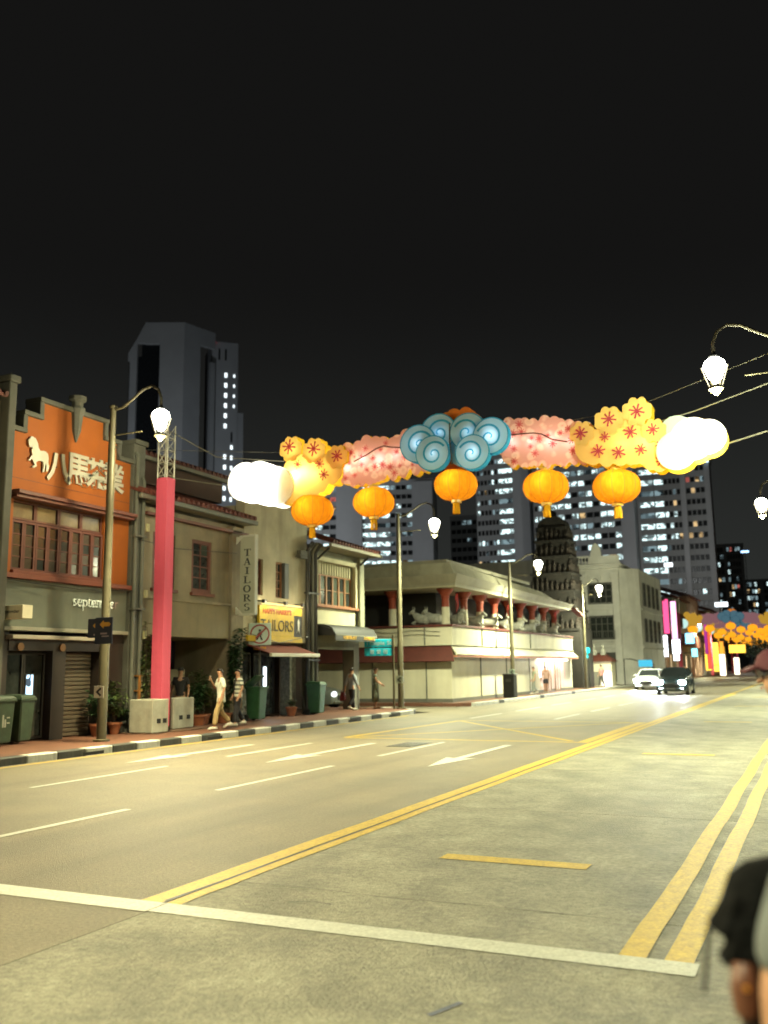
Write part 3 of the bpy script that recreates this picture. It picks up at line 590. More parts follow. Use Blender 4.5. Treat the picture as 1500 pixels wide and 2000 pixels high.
MB().box(-17.8, -17.63, 31.1, 34.4, 4.2, 6.0).build('window_backing', darkw, t)
roof_slope(MB(), 30.9, 35.3, -16.55, 6.56, -21.5, 8.2).build('roof', tile, t)
MB().box(-16.62, -16.5, 30.8, 35.4, 6.42, 6.55).build('gutter', mat('pale_gutter', (0.3, 0.28, 0.2), 0.6), t, bevel=0.015)
MB().box(F, -16.62, 31, 35.2, 6.42, 6.46).build('soffit', MATS['soffit'], t)
for y in (31.1, 34.6): MB().bar((F, y, 5.9), (-16.75, y, 6.4), 0.07).build('eave_bracket', darkm, t)
MB().box(-17.3, -17.15, 34.55, 34.95, 3.4, 6.4).build('corner_post', mat('corner_post', (0.24, 0.24, 0.17), 0.7), t, bevel=0.02)
for ya_, yb_ in ((34.35, 34.85), (31.0, 31.35)): MB().box(-17.9, F + 0.02, ya_, yb_, 0.15, 2.8).build('pillar', mat('grey_pillar', (0.17, 0.17, 0.135), 0.75, dirt=0.3), t, bevel=0.015)
MB().box(-17.7, F + 0.01, 31.35, 34.35, 2.55, 2.8).build('lintel', MATS['grey_pillar'], t)
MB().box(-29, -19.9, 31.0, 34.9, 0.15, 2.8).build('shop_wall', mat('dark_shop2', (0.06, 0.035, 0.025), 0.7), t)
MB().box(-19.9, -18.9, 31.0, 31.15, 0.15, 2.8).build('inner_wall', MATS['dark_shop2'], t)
t = thing('black_awning', 'black curved awning with yellow lettering on the corner house', 'awning', (F, 33, 3.1))
prof = [(F, 3.52), (-17.1, 3.5), (-16.75, 3.36), (-16.6, 3.1), (-16.6, 2.86), (-16.63, 2.86), (-16.64, 3.08), (-16.78, 3.32), (-17.12, 3.45), (F, 3.47)]
MB().prism(prof, 'Y', 31.3, 35.0).build('cloth', mat('awning_black', (0.025, 0.026, 0.025), 0.6), t, smooth=True)
MB().prism([(F + 0.02, 3.44), (-17.12, 3.42), (-16.8, 3.3), (-16.66, 3.08), (F + 0.02, 3.08)], 'Y', 31.32, 31.34).prism([(F + 0.02, 3.44), (-17.12, 3.42), (-16.8, 3.3), (-16.66, 3.08), (F + 0.02, 3.08)], 'Y', 34.95, 34.97).build('end_cloth', MATS['awning_black'], t)
MB().box(-16.59, -16.585, 31.35, 34.95, 3.06, 3.1).build('trim', mat('awning_trim', (0.2, 0.2, 0.16), 0.6), t)
yl = mat('yellow_letter', (0.62, 0.36, 0.04), 0.5)
r_ = random.Random(3)
for y0, y1 in ((31.95, 33.05), (33.75, 34.75)):     # worn lettering, too faint to read
    b = MB(); y = y0
    while y < y1:
        hh = r_.uniform(0.09, 0.15); b.box(-16.594, -16.586, y, y + 0.035, 2.93, 2.93 + hh)
        if r_.random() < 0.7: b.box(-16.594, -16.586, y + 0.035, y + 0.085, 2.93 + hh * r_.choice((0.1, 0.5, 0.8)), 2.96 + hh * 0.8)
        y += r_.uniform(0.1, 0.135)
    b.build('lettering', yl, t)
for k, (pts, lab) in enumerate((([(-17.2, 20.4, 5.5), (-17.05, 22.0, 5.38), (-17.15, 25.4, 5.6)], 'thin sagging cable along the olive house upper wall'), ([(-17.28, 15.9, 4.0), (-17.1, 18.2, 3.9), (-17.2, 20.4, 4.02)], 'thin cable clipped under the orange sill'), ([(-17.2, 25.7, 3.1), (-17.1, 28.0, 2.72), (-17.2, 30.3, 3.0)], 'thin cable hanging under the yellow board'), ([(-15.8, 17.75, 7.7), (-16.6, 19.0, 7.4), (-17.3, 20.5, 7.6)], 'thin cable from the first lamp post to the party pier'))):
    tag(MB().tube(pts, 0.011, 5).build('wall_cable', darkm), lab, 'cable')
# ================================================================== temple
T = -16.0
tw = mat('temple_wall', (0.60, 0.57, 0.42), 0.75, var=0.1, scale=0.8, dirt=0.4, dirtcol=(0.22, 0.19, 0.12), bump=0.1, bscale=20)
tr = mat('temple_red', (0.10, 0.024, 0.017), 0.7, var=0.2, scale=3)
trc = mat('column_red', (0.26, 0.045, 0.022), 0.6, var=0.2, scale=4)
tg = mat('temple_grey', (0.30, 0.28, 0.20), 0.8, var=0.18, scale=1.0, dirt=0.5, dirtcol=(0.11, 0.1, 0.07))
t = thing('temple', 'cream temple wall building with red columned gallery on its upper floor', 'temple', (T, 52, 0.15))
MB().box(-36, T, 42, 66, 0.15, 2.86).build('lower_wall', tw, t)
MB().box(-36, T + 0.12, 41.88, 66, 2.86, 3.74).build('upper_wall', tw, t)
MB().box(-36, T + 0.2, 41.8, 66, 3.74, 3.86).build('wall_cap', tr, t, bevel=0.02)
MB().box(-36.1, T + 0.04, 41.96, 66, 0.15, 0.32).build('plinth', mat('plinth', (0.13, 0.125, 0.1), 0.8), t)
# red canopy band round the wall
MB().loft([[(-36, 42, 2.84), (-36, 42, 2.80), (-36, 41.55, 2.06), (-36, 41.5, 2.1)], [(T, 42, 2.84), (T, 42, 2.80), (T + 0.3, 41.55, 2.06), (T + 0.35, 41.5, 2.1)]]).build('side_canopy', tr, t)
MB().loft([[(T, 42, 2.84), (T, 42, 2.80), (T + 0.45, 41.5, 2.36), (T + 0.5, 41.5, 2.4)], [(T, 66, 2.84), (T, 66, 2.80), (T + 0.45, 66, 2.36), (T + 0.5, 66, 2.4)]]).build('front_canopy', tw, t)
MB().box(T + 0.3, T + 0.5, 41.5, 66, 2.27, 2.36).build('canopy_edge', mat('canopy_edge', (0.34, 0.14, 0.08), 0.7), t)
for y in (46.2, 50.6, 55.2): MB().tube([(T + 0.03, y, 0.2), (T + 0.03, y, 2.8)], 0.03, 6).tube([(T + 0.15, y, 2.87), (T + 0.15, y, 3.8)], 0.03, 6).build('drain_pipe', pipe, t)
for x in (-17.3, -20.2, -24): MB().tube([(x, 41.97, 0.2), (x, 41.97, 2.1)], 0.035, 6).tube([(x, 41.84, 2.88), (x, 41.84, 3.8)], 0.035, 6).build('drain_pipe', pipe, t)
for z in (3.35, 3.55):
    pts = [(-23 + i * 0.5, 41.84 , z + 0.05 * math.cos(i * 1.2)) for i in range(14)]; MB().tube(pts, 0.012, 5).build('wall_cable', darkm, t)
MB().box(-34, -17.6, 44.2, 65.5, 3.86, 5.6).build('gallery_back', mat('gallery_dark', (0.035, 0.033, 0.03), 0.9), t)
# roof: soffit slab, sloping fascia, stepped cornice
MB().box(-36, T + 0.55, 41.3, 64.4, 5.62, 5.76).build('roof_soffit', tg, t)
MB().loft([[(-36, 41.3, 5.76), (T + 0.55, 41.3, 5.76), (T + 0.55, 64.4, 5.76), (-36, 64.4, 5.76)], [(-36, 41.1, 6.2), (T + 0.75, 41.1, 6.2), (T + 0.75, 64.4, 6.0), (-36, 64.4, 6.0)]]).build('roof_fascia', tg, t)
MB().loft([[(-36, 41.3, 6.2), (T + 0.5, 41.3, 6.2), (T + 0.5, 61, 6.0), (-36, 61, 6.0)], [(-36, 41.5, 6.8), (T + 0.2, 41.5, 6.8), (T + 0.2, 58, 6.5), (-36, 58, 6.5)]]).build('roof_slab', mat('roof_slab', (0.34, 0.32, 0.22), 0.8, dirt=0.3), t)
MB().box(-36, T, 41.7, 56, 6.8, 6.98).build('roof_parapet', tg, t)
MB().box(-36, T + 0.56, 41.28, 64.4, 5.60, 5.66).build('soffit_edge', mat('soffit_edge', (0.4, 0.37, 0.25), 0.7), t)
MB().loft([[(T + 0.4, 64.4, 5.7), (T + 0.9, 64.4, 5.7), (T + 0.9, 64.4, 5.8), (T + 0.4, 64.4, 5.8)], [(T + 0.4, 67, 5.3), (T + 0.8, 67, 5.3), (T + 0.8, 67, 5.4), (T + 0.4, 67, 5.4)]]).build('eave_end', tr, t)
# columns
def temple_col(x, y):
    o = MB().lathe([(0.2, 0), (0.2, 0.85)], (x, y, 3.86), 12).build('column_base', tw, t, smooth=True)
    MB().lathe([(0.19, 0.851), (0.18, 1.25), (0.22, 1.34), (0.2, 1.4), (0.3, 1.52), (0.42, 1.68), (0.45, 1.76)], (x, y, 3.86), 12).build('column_shaft', trc, o, smooth=True)
for y in (42.3, 44.9, 47.4, 49.9, 52.4, 54.9, 57.5, 60.2, 63.0): temple_col(T - 0.35, y)
for x in (-19.2, -22.4, -25.6): temple_col(x, 42.3)
# lit entrance at the far end
MB().box(T, T + 0.03, 57.6, 63.9, 0.33, 2.25).build('entrance_panel', mat('pink_panel', (0.6, 0.45, 0.38), 0.6, var=0.2, scale=1), t)
for y in (58.6, 61.0): window(t, (T + 0.04, y, 0.2), H, 1.3, 1.9, 2, 1, mat('gate_timber', (0.3, 0.2, 0.12), 0.6), mat('gate_panel', (0.55, 0.42, 0.34), 0.5), name='gate')
ls = thing('entrance_light_strip', 'row of glaring white lamps under the temple entrance canopy', 'light', (T, 60, 2.2))
for k in range(7): MB().box(T + 0.12, T + 0.28, 56.6 + k * 1.05, 57.45 + k * 1.05, 2.14, 2.24).build('tube_lamp', emis('entrance_tube', (1.0, 0.88, 0.74), 5.0), ls)
for k in range(3): point('entrance_light', (T + 0.5, 57.8 + k * 2.4, 2.05), 130, (1.0, 0.86, 0.7), ls, 0.3)
t = thing('door_lamp', 'bright white lamp panel on the temple gate behind two visitors', 'light', (T, 57.7, 1.9)); MB().box(T + 0.03, T + 0.07, 57.3, 57.65, 1.1, 2.0).build('lamp_panel', emis('door_panel', (1, 0.93, 0.85), 3.2), t, bevel=0.02)
# cow statues on the parapet
cowm = mat('cow_white', (0.34, 0.34, 0.29), 0.7, var=0.35, scale=5, dirt=0.6)
def cow(x, y, rz, lab, seed):
    c = thing('cow_statue', lab, 'statue', (x, y, 3.86), rz, 'cow statues on the temple parapet'); r = random.Random(seed)
    b = MB(); V = Vector
    b.loft([[(xx, w * math.cos(a), zc + h_ * math.sin(a)) for a in [2 * math.pi * k / 10 for k in range(10)]] for xx, w, h_, zc in ((-0.52, 0.05, 0.08, 0.3), (-0.45, 0.2, 0.2, 0.28), (-0.2, 0.25, 0.26, 0.28), (0.1, 0.22, 0.26, 0.3), (0.3, 0.19, 0.28, 0.36), (0.45, 0.11, 0.17, 0.5), (0.52, 0.1, 0.13, 0.62))])
    b.data
    me = b.data('body', cowm, (0, 0, 0), smooth='all'); place('body', me, c)
    h = MB().loft([[(xx, w * math.cos(a), zc + w * math.sin(a)) for a in [2 * math.pi * k / 8 for k in range(8)]] for xx, w, zc in ((0.42, 0.07, 0.68), (0.5, 0.11, 0.69), (0.62, 0.09, 0.64), (0.72, 0.055, 0.58))])
    place('head', h.data('head', cowm, smooth='all'), c)
    for s in (-1, 1):
        place('horn', MB().tube([(0.46, s * 0.06, 0.76), (0.46, s * 0.12, 0.84), (0.48, s * 0.09, 0.94)], [0.03, 0.022, 0.006], 6).data('horn', cowm), c)
        place('leg', MB().tube([(0.28, s * 0.16, 0.2), (0.5, s * 0.18, 0.08), (0.3, s * 0.2, 0.04)], [0.07, 0.05, 0.04], 6).data('leg', cowm), c)
    return c
nm = ['first', 'second', 'third', 'fourth', 'fifth', 'sixth', 'seventh', 'eighth', 'ninth']
cow(-17.6, 42.35, math.pi, 'white cow statue on the temple side parapet, left of the corner column', 1); cow(-16.95, 42.3, math.pi * 0.95, 'white cow statue right behind the lamp post on the temple side parapet', 2)
for k, y in enumerate((43.6, 46.2, 48.6, 51.2, 53.7, 56.2, 58.8, 61.6)): cow(T - 0.25, y, -H * 0.4 + 0.5 * (k % 3), 'white cow statue on the temple front parapet, %s from the corner' % nm[k], k + 4)
def flag(x, y, lab, m):
    f = thing('cloth_flag', lab, 'flag', (x, y, 4.2), 0, 'hanging cloth flags on the gallery')
    b = MB(); n = 8
    for i in range(n):
        a = [(x + 0.05 * math.sin((i + j) * 1.3), y + (i + j) * 0.06 - 0.24, zz) for j in (0, 1) for zz in (0, 0)]
        p, q = a[0], a[2]; s0, s1 = 1 - abs(i - 4) / 5, 1 - abs(i + 1 - 4) / 5
        b.quad((p[0], p[1], 5.35 - 0.9 * s0), (q[0], q[1], 5.35 - 0.9 * s1), (q[0] * 1, y + (q[1] - y) * 0.4, 5.4), (p[0], y + (p[1] - y) * 0.4, 5.4))
    b.build('cloth', m, f)
    MB().tube([(x, y, 3.9), (x, y, 5.5)], 0.015, 5).build('pole', darkm, f)
fr = mat('flag_red', (0.42, 0.03, 0.03), 0.8)
flag(T - 0.05, 43.1, 'red cloth flag hanging at the gallery corner', fr); flag(T - 0.05, 51.7, 'red cloth flag hanging midway along the gallery', fr); flag(T - 0.05, 62.2, 'red cloth flag hanging at the far end of the gallery', fr)
# dark gopuram tower with tiers of figures
t = thing('temple_tower', 'dark tiered temple tower crowded with carved figures', 'tower', (-18.1, 71, 0.15))
gm = mat('tower_stone', (0.013, 0.011, 0.009), 0.95, var=0.6, scale=1.8, bump=0.6, bscale=8)
z = 0.15; hw, hd = 2.15, 1.9; b = MB(); figs = MB(); rf = random.Random(5)
b.box(-18.1 - hw, -18.1 + hw, 71 - hd, 71 + hd, z, 4.4); z = 4.4
for k in range(6):
    w, d, hh = 1.85 - k * 0.15, 1.7 - k * 0.16, 1.5 - k * 0.06
    b.box(-18.1 - w - 0.28, -18.1 + w + 0.28, 71 - d - 0.28, 71 + d + 0.28, z, z + 0.16); b.box(-18.1 - w, -18.1 + w, 71 - d, 71 + d, z + 0.18, z + hh)
    n = int(w * 2 / 0.36)
    for i in range(n + 1):
        for side in (0, 1):
            if side == 0: px, py = -18.1 - w + 2 * w * i / n, 71 - d - 0.06
            else: px, py = -18.1 + w + 0.06, 71 - d + 2 * d * i / n
            hgt = rf.uniform(0.55, 1.05); zz = z + 0.18
            figs.lathe([(0.13, 0), (0.1, hgt * 0.4), (0.14, hgt * 0.6), (0.06, hgt * 0.75), (0.085, hgt * 0.88), (0.01, hgt * 1.05)], (px, py, zz), 6)
            if rf.random() < 0.5: figs.bar((px, py, zz + hgt * 0.6), (px + rf.uniform(-0.25, 0.25), py - 0.08, zz + hgt * rf.uniform(0.5, 1.0)), 0.06)
    z += hh
pr = [(-18.1 + 1.15 * math.cos(a), z + 0.9 * math.sin(a)) for a in [math.pi * i / 10 for i in range(11)]]
b.prism(pr, 'Y', 70.2, 71.8); b.build('tower_body', gm, t)
f_ = figs.build('carved_figures', mat('tower_figures', (0.018, 0.013, 0.010), 0.9, var=0.8, scale=1.5), t); f_['kind'] = 'stuff'
for k in range(5): MB().lathe([(0.1, 0), (0.12, 0.15), (0.04, 0.3), (0.07, 0.4), (0.005, 0.65)], (-18.1, 70.3 + k * 0.35, z + 0.88), 8).build('finial', gm, t)
# white colonial corner building
cw = mat('colonial_white', (0.62, 0.61, 0.56), 0.8, var=0.12, scale=0.8, dirt=0.45, dirtcol=(0.13, 0.12, 0.09))
t = thing('colonial_building', 'pale three-storey colonial corner building with balustrade and pilasters', 'building', (-17, 84, 0.15))
b = MB()
ys_ = [(-19.3, -15.3)]
b.box(-30, -19.9, 82, 96, 0.15, 11.4)
holes = [(-18.1, -15.9, 7.1, 9.0), (-18.1, -15.9, 4.0, 6.1), (-18.3, -15.7, 0.3, 2.9)]
tmp = holed(MB(), 0, 0.4, -19.9, -15.3, 0.15, 10.2, holes)       # built along Y, then turned to face -Y
b.v += [(y, 82 + (0.4 - x) - 0.4 + 0.0, zz) for x, y, zz in tmp.v]; o_ = len(b.v) - len(tmp.v); o_0 = o_ ; b.f += [tuple(o_0 + i for i in q) for q in tmp.f]
b.box(-19.9, -15.3, 82.1, 96, 0.15, 10.2)
b.build('wall', cw, t)
MB().loft([[(-15.3, 82, 0.15), (-13.9, 83.6, 0.15), (-13.9, 96, 0.15), (-15.3, 96, 0.15)], [(-15.3, 82, 10.2), (-13.9, 83.6, 10.2), (-13.9, 96, 10.2), (-15.3, 96, 10.2)]]).build('street_wing', cw, t)
for x in (-19.5, -18.5, -15.6): MB().box(x - 0.28, x + 0.28, 81.45, 81.6, 0.4, 9.6).box(x - 0.36, x + 0.36, 81.4, 81.6, 9.6, 9.9).box(x - 0.36, x + 0.36, 81.4, 81.6, 0.15, 0.4).build('pilaster', cw, t, bevel=0.03)
MB().box(-20.1, -15.1, 81.2, 96.1, 10.2, 10.45).box(-20.2, -15.0, 81.05, 96.2, 10.45, 10.62).build('cornice', cw, t, bevel=0.03)
bal = MB().lathe([(0.06, 0), (0.1, 0.2), (0.05, 0.45), (0.08, 0.6)], n=6).data('baluster', cw)
for k in range(9): place('baluster', bal, t, Vector((-20.0 + k * 0.28, 81.25, 10.62)) - t.location)
MB().box(-20.1, -17.7, 81.15, 81.35, 11.22, 11.36).box(-17.7, -15.1, 81.15, 81.4, 10.62, 11.3).build('parapet', cw, t)
MB().prism([(-17.6, 11.3), (-16.6, 11.3), (-16.75, 12.2), (-17.1, 12.5), (-17.45, 12.2)], 'Y', 81.2, 81.5).build('gable_block', cw, t)
for z0, hh, w in ((7.1, 1.9, 2.2), (4.0, 2.1, 2.2)): window(t, (-18.1, 81.9, z0), 0, w, hh, 4, 3, mat('grey_frame', (0.1, 0.1, 0.09), 0.6), glass, fw=0.1, bar=0.07, dep=0.15)
MB().box(-18.3, -15.7, 81.8, 81.95, 0.15, 2.9).build('shutter', mat('dark_shutter', (0.07, 0.07, 0.06), 0.6), t)
for y in (85, 87.5, 90, 92.5):
    for z0 in (3.8, 7.0): window(t, (-13.85, y, z0), H, 1.2, 2.1, 2, 3, MATS['grey_frame'], glass, fw=0.1, bar=0.07)
for z in (3.25, 6.55): MB().box(-19.95, -15.2, 81.5, 81.62, z, z + 0.22).build('string_course', cw, t, bevel=0.02); MB().box(-13.9, -13.78, 83.7, 96, z, z + 0.22).build('string_course', cw, t, bevel=0.02)
for x in (-17.9, -16.9, -16.1): MB().box(x - 0.08, x + 0.08, 81.42, 81.6, 9.1, 9.55).build('eave_bracket', cw, t)
MB().box(-18.25, -15.75, 81.35, 81.62, 3.85, 4.0).build('balcony_slab', cw, t)
bp2 = MB().box(-0.02, 0.02, -0.02, 0.02, 0, 0.8).data('balcony_bar', MATS['grey_frame'])
for k in range(13): place('balcony_bar', bp2, t, Vector((-18.2 + k * 0.2, 81.42, 4.0)) - t.location)
# pavilion booth
t = thing('pavilion', 'small cream pavilion with red tiled roof and statues beside the temple', 'pavilion', (-16, 75.6, 0.15))
MB().box(-17.1, -15.0, 75, 76.6, 0.15, 2.1).build('wall', tw, t); MB().box(-16.9, -15.95, 74.96, 75, 0.2, 1.3).build('door', mat('grey_door', (0.15, 0.15, 0.12), 0.6), t)
MB().loft([[(-17.35, 74.7, 2.1), (-14.8, 74.7, 2.1), (-14.8, 76.9, 2.1), (-17.35, 76.9, 2.1)], [(-16.6, 75.5, 2.7), (-15.5, 75.5, 2.7), (-15.5, 76.0, 2.7), (-16.6, 76.0, 2.7)]]).build('roof', tile, t)
for x in (-16.4, -15.7): MB().lathe([(0.2, 0), (0.22, 0.3), (0.12, 0.5), (0.15, 0.65), (0.02, 0.85)], (x, 75.4, 2.62), 8).build('statue', cowm, t)
t = thing('glow_box', 'bright white lit box on the pavement before the pavilion', 'light', (-15.2, 74.6, 0.15)); MB().box(-15.7, -14.95, 74.3, 74.8, 0.15, 1.35).build('lit_face', emis('glow_white', (1, 0.9, 0.75), 2.5), t, bevel=0.1)
point('glow_light', (-15.1, 73.6, 0.9), 90, (1, 0.88, 0.7), t, 0.3)
# ================================================================== shops further down the left side
cols = [(0.3, 0.26, 0.2), (0.26, 0.28, 0.24), (0.34, 0.22, 0.16), (0.3, 0.3, 0.28), (0.32, 0.25, 0.15), (0.24, 0.24, 0.24)]
dsc = ['tan', 'grey-green', 'terracotta', 'white', 'ochre', 'grey']
pink = emis('pink_neon', (1.0, 0.10, 0.28), 1.5); wsign = emis('white_sign', (0.85, 0.92, 1.0), 6.0); gold = emis('gold_light', (1.0, 0.55, 0.06), 2.6); warm = litwin('warm_shop', (1.0, 0.72, 0.38), 1.8, dark=0.1, scale=0.9)
for k in range(6):
    y0 = 97 + k * 13; fx = -14.7 + 0.0 * k
    t = thing('street_shophouse', '%s shophouse down the street, %s beyond the colonial building' % (dsc[k], nm[k]), 'building', (fx, y0 + 6, 0.15), 0, 'shophouses further down the street')
    m = mat('far_wall_%d' % k, cols[k], 0.8, dirt=0.4); top = 8.4 + (k * 37 % 5) * 0.5
    MB().box(-26, fx, y0, y0 + 12.8, 3.0, top).box(-26, fx - 1.5, y0, y0 + 12.8, 0.15, 3.0).build('wall', m, t)
    roof_slope(MB(), y0, y0 + 12.8, fx + 0.4, top, fx - 5, top + 1.8, pitch=0.6, r=0.1).build('roof', tile, t)
    for j in range(6):
        for z0 in (3.9, 6.2): window(t, (fx + 0.05, y0 + 0.7 + j * 2.0, z0), H, 1.2, 1.6, 2, 2, redw, glass, fw=0.1, bar=0.06)
    MB().box(fx - 1.5, fx - 1.45, y0 + 0.4, y0 + 12.4, 0.2, 2.9).build('lit_shopfront', warm, t)
    for j in range(4): MB().box(fx - 0.35, fx + 0.02, y0 + j * 4.1, y0 + 0.35 + j * 4.1, 0.15, 3.0).build('pillar', m, t)
def lit_sign(lab, x0, x1, y, z0, z1, m, grp=None):
    t = thing('lit_shop_sign', lab, 'sign', ((x0 + x1) / 2, y, z0), 0, grp)
    MB().box(x0 - 0.05, x1 + 0.05, y + 0.02, y + 0.22, z0 - 0.05, z1 + 0.05).build('frame', darkm, t); MB().box(x0, x1, y - 0.03, y + 0.02, z0, z1).build('lit_face', m, t)
    MB().bar((x0 - 0.8, y + 0.12, (z0 + z1) / 2), (x0, y + 0.12, (z0 + z1) / 2), 0.08).build('bracket', darkm, t); return t
lit_sign('white lit hanging sign nearest the colonial building', -14.6, -13.7, 97, 2.6, 4.7, wsign)
lit_sign('tall pink neon sign above the white lit panels', -13.85, -13.3, 102, 4.2, 8.4, emis('pink_bright', (1.0, 0.45, 0.7), 2.2))
lit_sign('flat magenta lit banner beside the pink neon sign', -14.5, -13.95, 101, 5.0, 8.6, pink)
lit_sign('large white lit panel at first floor level down the street', -13.7, -13.15, 101, 2.2, 4.4, wsign)
lit_sign('blue lit round shop screen under the pink neon sign', -12.9, -12.0, 105, 4.0, 5.1, emis('blue_screen', (0.25, 0.65, 1.0), 3.0))
lit_sign('white lit round signboard before the pink neon', -13.5, -12.75, 99, 2.9, 4.3, wsign)
lit_sign('cyan lit sign under the blue screen', -12.7, -12.1, 108, 2.6, 3.5, emis('cyan_lit', (0.3, 0.9, 0.95), 2.2))
lit_sign('red lit shop banner near the farther columns', -12.4, -12.0, 121, 1.2, 5.6, emis('red_lit', (1.0, 0.12, 0.06), 1.3))
lit_sign('orange lit shop banner between the golden pillars', -12.2, -11.7, 135, 1.0, 4.8, emis('orange_lit', (1.0, 0.35, 0.04), 1.6))
lit_sign('yellow lit canopy front far down the street', -12.2, -9.9, 150, 3.4, 4.6, gold)
lit_sign('narrow magenta banner past the blue screen', -12.3, -12.0, 118, 3.0, 6.6, emis('magenta', (0.6, 0.05, 0.4), 0.8))
for k, (x, y, z0, z1, m, d) in enumerate(((-13.0, 124, 1.0, 4.4, gold, 'golden lit shop pillar, nearest of the yellow row'), (-12.7, 131, 0.8, 4.6, gold, 'golden lit shop pillar in the middle of the yellow row'), (-12.9, 142, 0.5, 4.2, gold, 'golden lit shop pillar, farthest of the yellow row'), (-11.6, 127, 0.3, 3.0, emis('warm_white', (1.0, 0.85, 0.6), 3.0), 'warm white lit stall front below the golden pillars'), (-10.8, 139, 0.3, 2.6, MATS['warm_white'], 'warm white lit stall front, farther of the two'))): lit_sign(d, x, x + 0.7, y, z0, z1, m)
# ================================================================== housing blocks and towers behind
hw_ = mat('block_wall', (0.34, 0.35, 0.35), 0.85, var=0.12, scale=0.12, dirt=0.25, dirtcol=(0.16, 0.16, 0.16))
hp_ = mat('block_pier', (0.42, 0.43, 0.44), 0.85, var=0.1, scale=0.1, dirt=0.2, dirtcol=(0.2, 0.2, 0.2))
hd_ = mat('block_glass', (0.02, 0.023, 0.025), 0.3, var=0.3)
cool = litwin('cool_room', (0.74, 0.98, 0.98), 1.6, dark=0.10, scale=1.15, stretch=(1, 1, 1.3))
cool2 = litwin('cool_dim', (0.5, 0.72, 0.78), 0.42, dark=0.06, scale=0.6)
warmw = litwin('warm_room', (1.0, 0.68, 0.32), 0.8, dark=0.08, scale=0.7)
redroom = litwin('red_room', (1.0, 0.25, 0.2), 0.5, dark=0.2, scale=0.6)
def block(label, p0, p1, z0, z1, secs, fh=2.8, depth=14, topcap=1.6, seed=0):
    """secs: ('pier', w) or ('bay', w, n_windows, [chance cool, dim, warm]); facade from p0 to p1 as seen from the street"""
    r = random.Random(seed); p0, p1 = Vector((*p0, 0)), Vector((*p1, 0)); d = (p1 - p0); L = d.length; ang = math.atan2(d.y, d.x)
    t = thing('housing_block', label, 'apartment block', (p0.x, p0.y, 0), ang, 'housing blocks behind the temple')
    tot = sum(s[1] for s in secs); x = 0.0
    place('wall', MB().box(0, L, 0.5, depth, 0, z1).data('wall', hw_), t)
    place('roof_cap', MB().box(-0.3, L + 0.3, -0.2, depth + 0.3, z1, z1 + topcap).data('roof_cap', hp_), t)
    nf = int((z1 - z0) / fh); cache = {}
    for s in secs:
        w = s[1] / tot * L
        if s[0] == 'pier':
            place('pier', MB().box(x, x + w, -1.2 if len(s) < 3 else -s[2], 0.5, 0, z1 + (0.8 if len(s) < 3 else 0)).data('pier', hp_), t)
        else:
            n = (s[2] if s[3][0] > 0.8 else s[2] * 2) if s[2] < 3 else s[2] + 2; k = (round(w, 2), n)
            sp = MB().box(0, w, -0.5, 0.5, 0, 1.42).box(0, w, -0.62, -0.5, 1.2, 1.42).data('spandrel', hw_)
            fn = MB().box(-0.12, 0.12, -0.55, 0.5, 0, (z1 - z0)).data('fin', hw_); ww = w / n - 0.24
            wn_ = MB().box(0, ww, 0.1, 0.3, 0, fh - 1.42).data('window', hd_)
            ml = MB().box(ww / 2 - 0.05, ww / 2 + 0.05, 0.0, 0.1, 0, fh - 1.42).data('mullion', hw_)
            for i in range(n + 1): place('fin', fn, t, (x + w * i / n, 0, z0))
            for f in range(nf):
                z = z1 - (f + 1) * fh; place('spandrel', sp, t, (x, 0, z))
                for i in range(n):
                    o = place('window', wn_, t, (x + w * i / n + 0.12, 0, z + 1.42)); q = r.random(); ch = s[3][i] if isinstance(s[3], dict) else s[3]
                    if q < ch[0]: setmat(o, cool)
                    elif q < ch[0] + ch[1]: setmat(o, cool2)
                    elif q < ch[0] + ch[1] + ch[2]: setmat(o, r.choice((warmw, warmw, warmw, warmw, cool2, redroom)))
        x += w
    return t
DK = (0.14, 0.2, 0.05); LT = (0.9, 0.08, 0.02); MID = (0.4, 0.25, 0.05)
block('grey housing block left of the second lamp post, lit corridor bays on its left half', (-137, 238), (-99.5, 249), 17, 55.5, [('bay', 20, 2, MID), ('bay', 14, 1, (0.3, 0.1, 0.1)), ('pier', 26), ('bay', 28, 2, LT), ('bay', 22, 2, DK), ('pier', 20)], seed=1)
block('dark recessed housing block in the gap above the temple roof', (-101, 268), (-83, 270), 17, 47, [('bay', 20, 2, (0.05, 0.12, 0.05)), ('bay', 20, 2, (0.12, 0.2, 0.05)), ('bay', 14, 1, (0.1, 0.1, 0.08))], seed=2)
block('housing block with pale pier just left of the temple tower', (-82, 238.5), (-66.9, 238.5), 14, 61, [('bay', 26, 2, DK), ('bay', 12, 1, (0.2, 0.15, 0.03)), ('bay', 26, 1, (0.9, 0.06, 0.04)), ('pier', 28)], seed=3)
block('broad housing block with scattered lit flats right of the temple tower', (-64.6, 233.6), (-38.6, 232.6), 12, 60, [('bay', 24, 2, (0.5, 0.15, 0.05)), ('bay', 60, 4, (0.32, 0.2, 0.06)), ('bay', 38, 2, (0.5, 0.2, 0.05)), ('pier', 18)], seed=4)
block('tall housing block with a bright stair bay, right end of the row', (-38.4, 236.2), (-20.8, 237.2), 6, 53.5, [('pier', 3, 0.9), ('bay', 24, 1, (0.92, 0.05, 0.03)), ('bay', 16, 1, (0.85, 0.1, 0.05)), ('bay', 26, 2, (0.06, 0.1, 0.07)), ('pier', 8, 1.0), ('bay', 30, 2, (0.05, 0.08, 0.06)), ('pier', 8, 1.0)], seed=5)
block('small far tower with a dotted light edge at the right', (-36.4, 418), (-25.5, 419), 8, 51, [('bay', 10, 1, (0.12, 0.2, 0.1)), ('pier', 4), ('bay', 18, 3, (0.04, 0.1, 0.12)), ('pier', 4)], fh=3.2, seed=6)
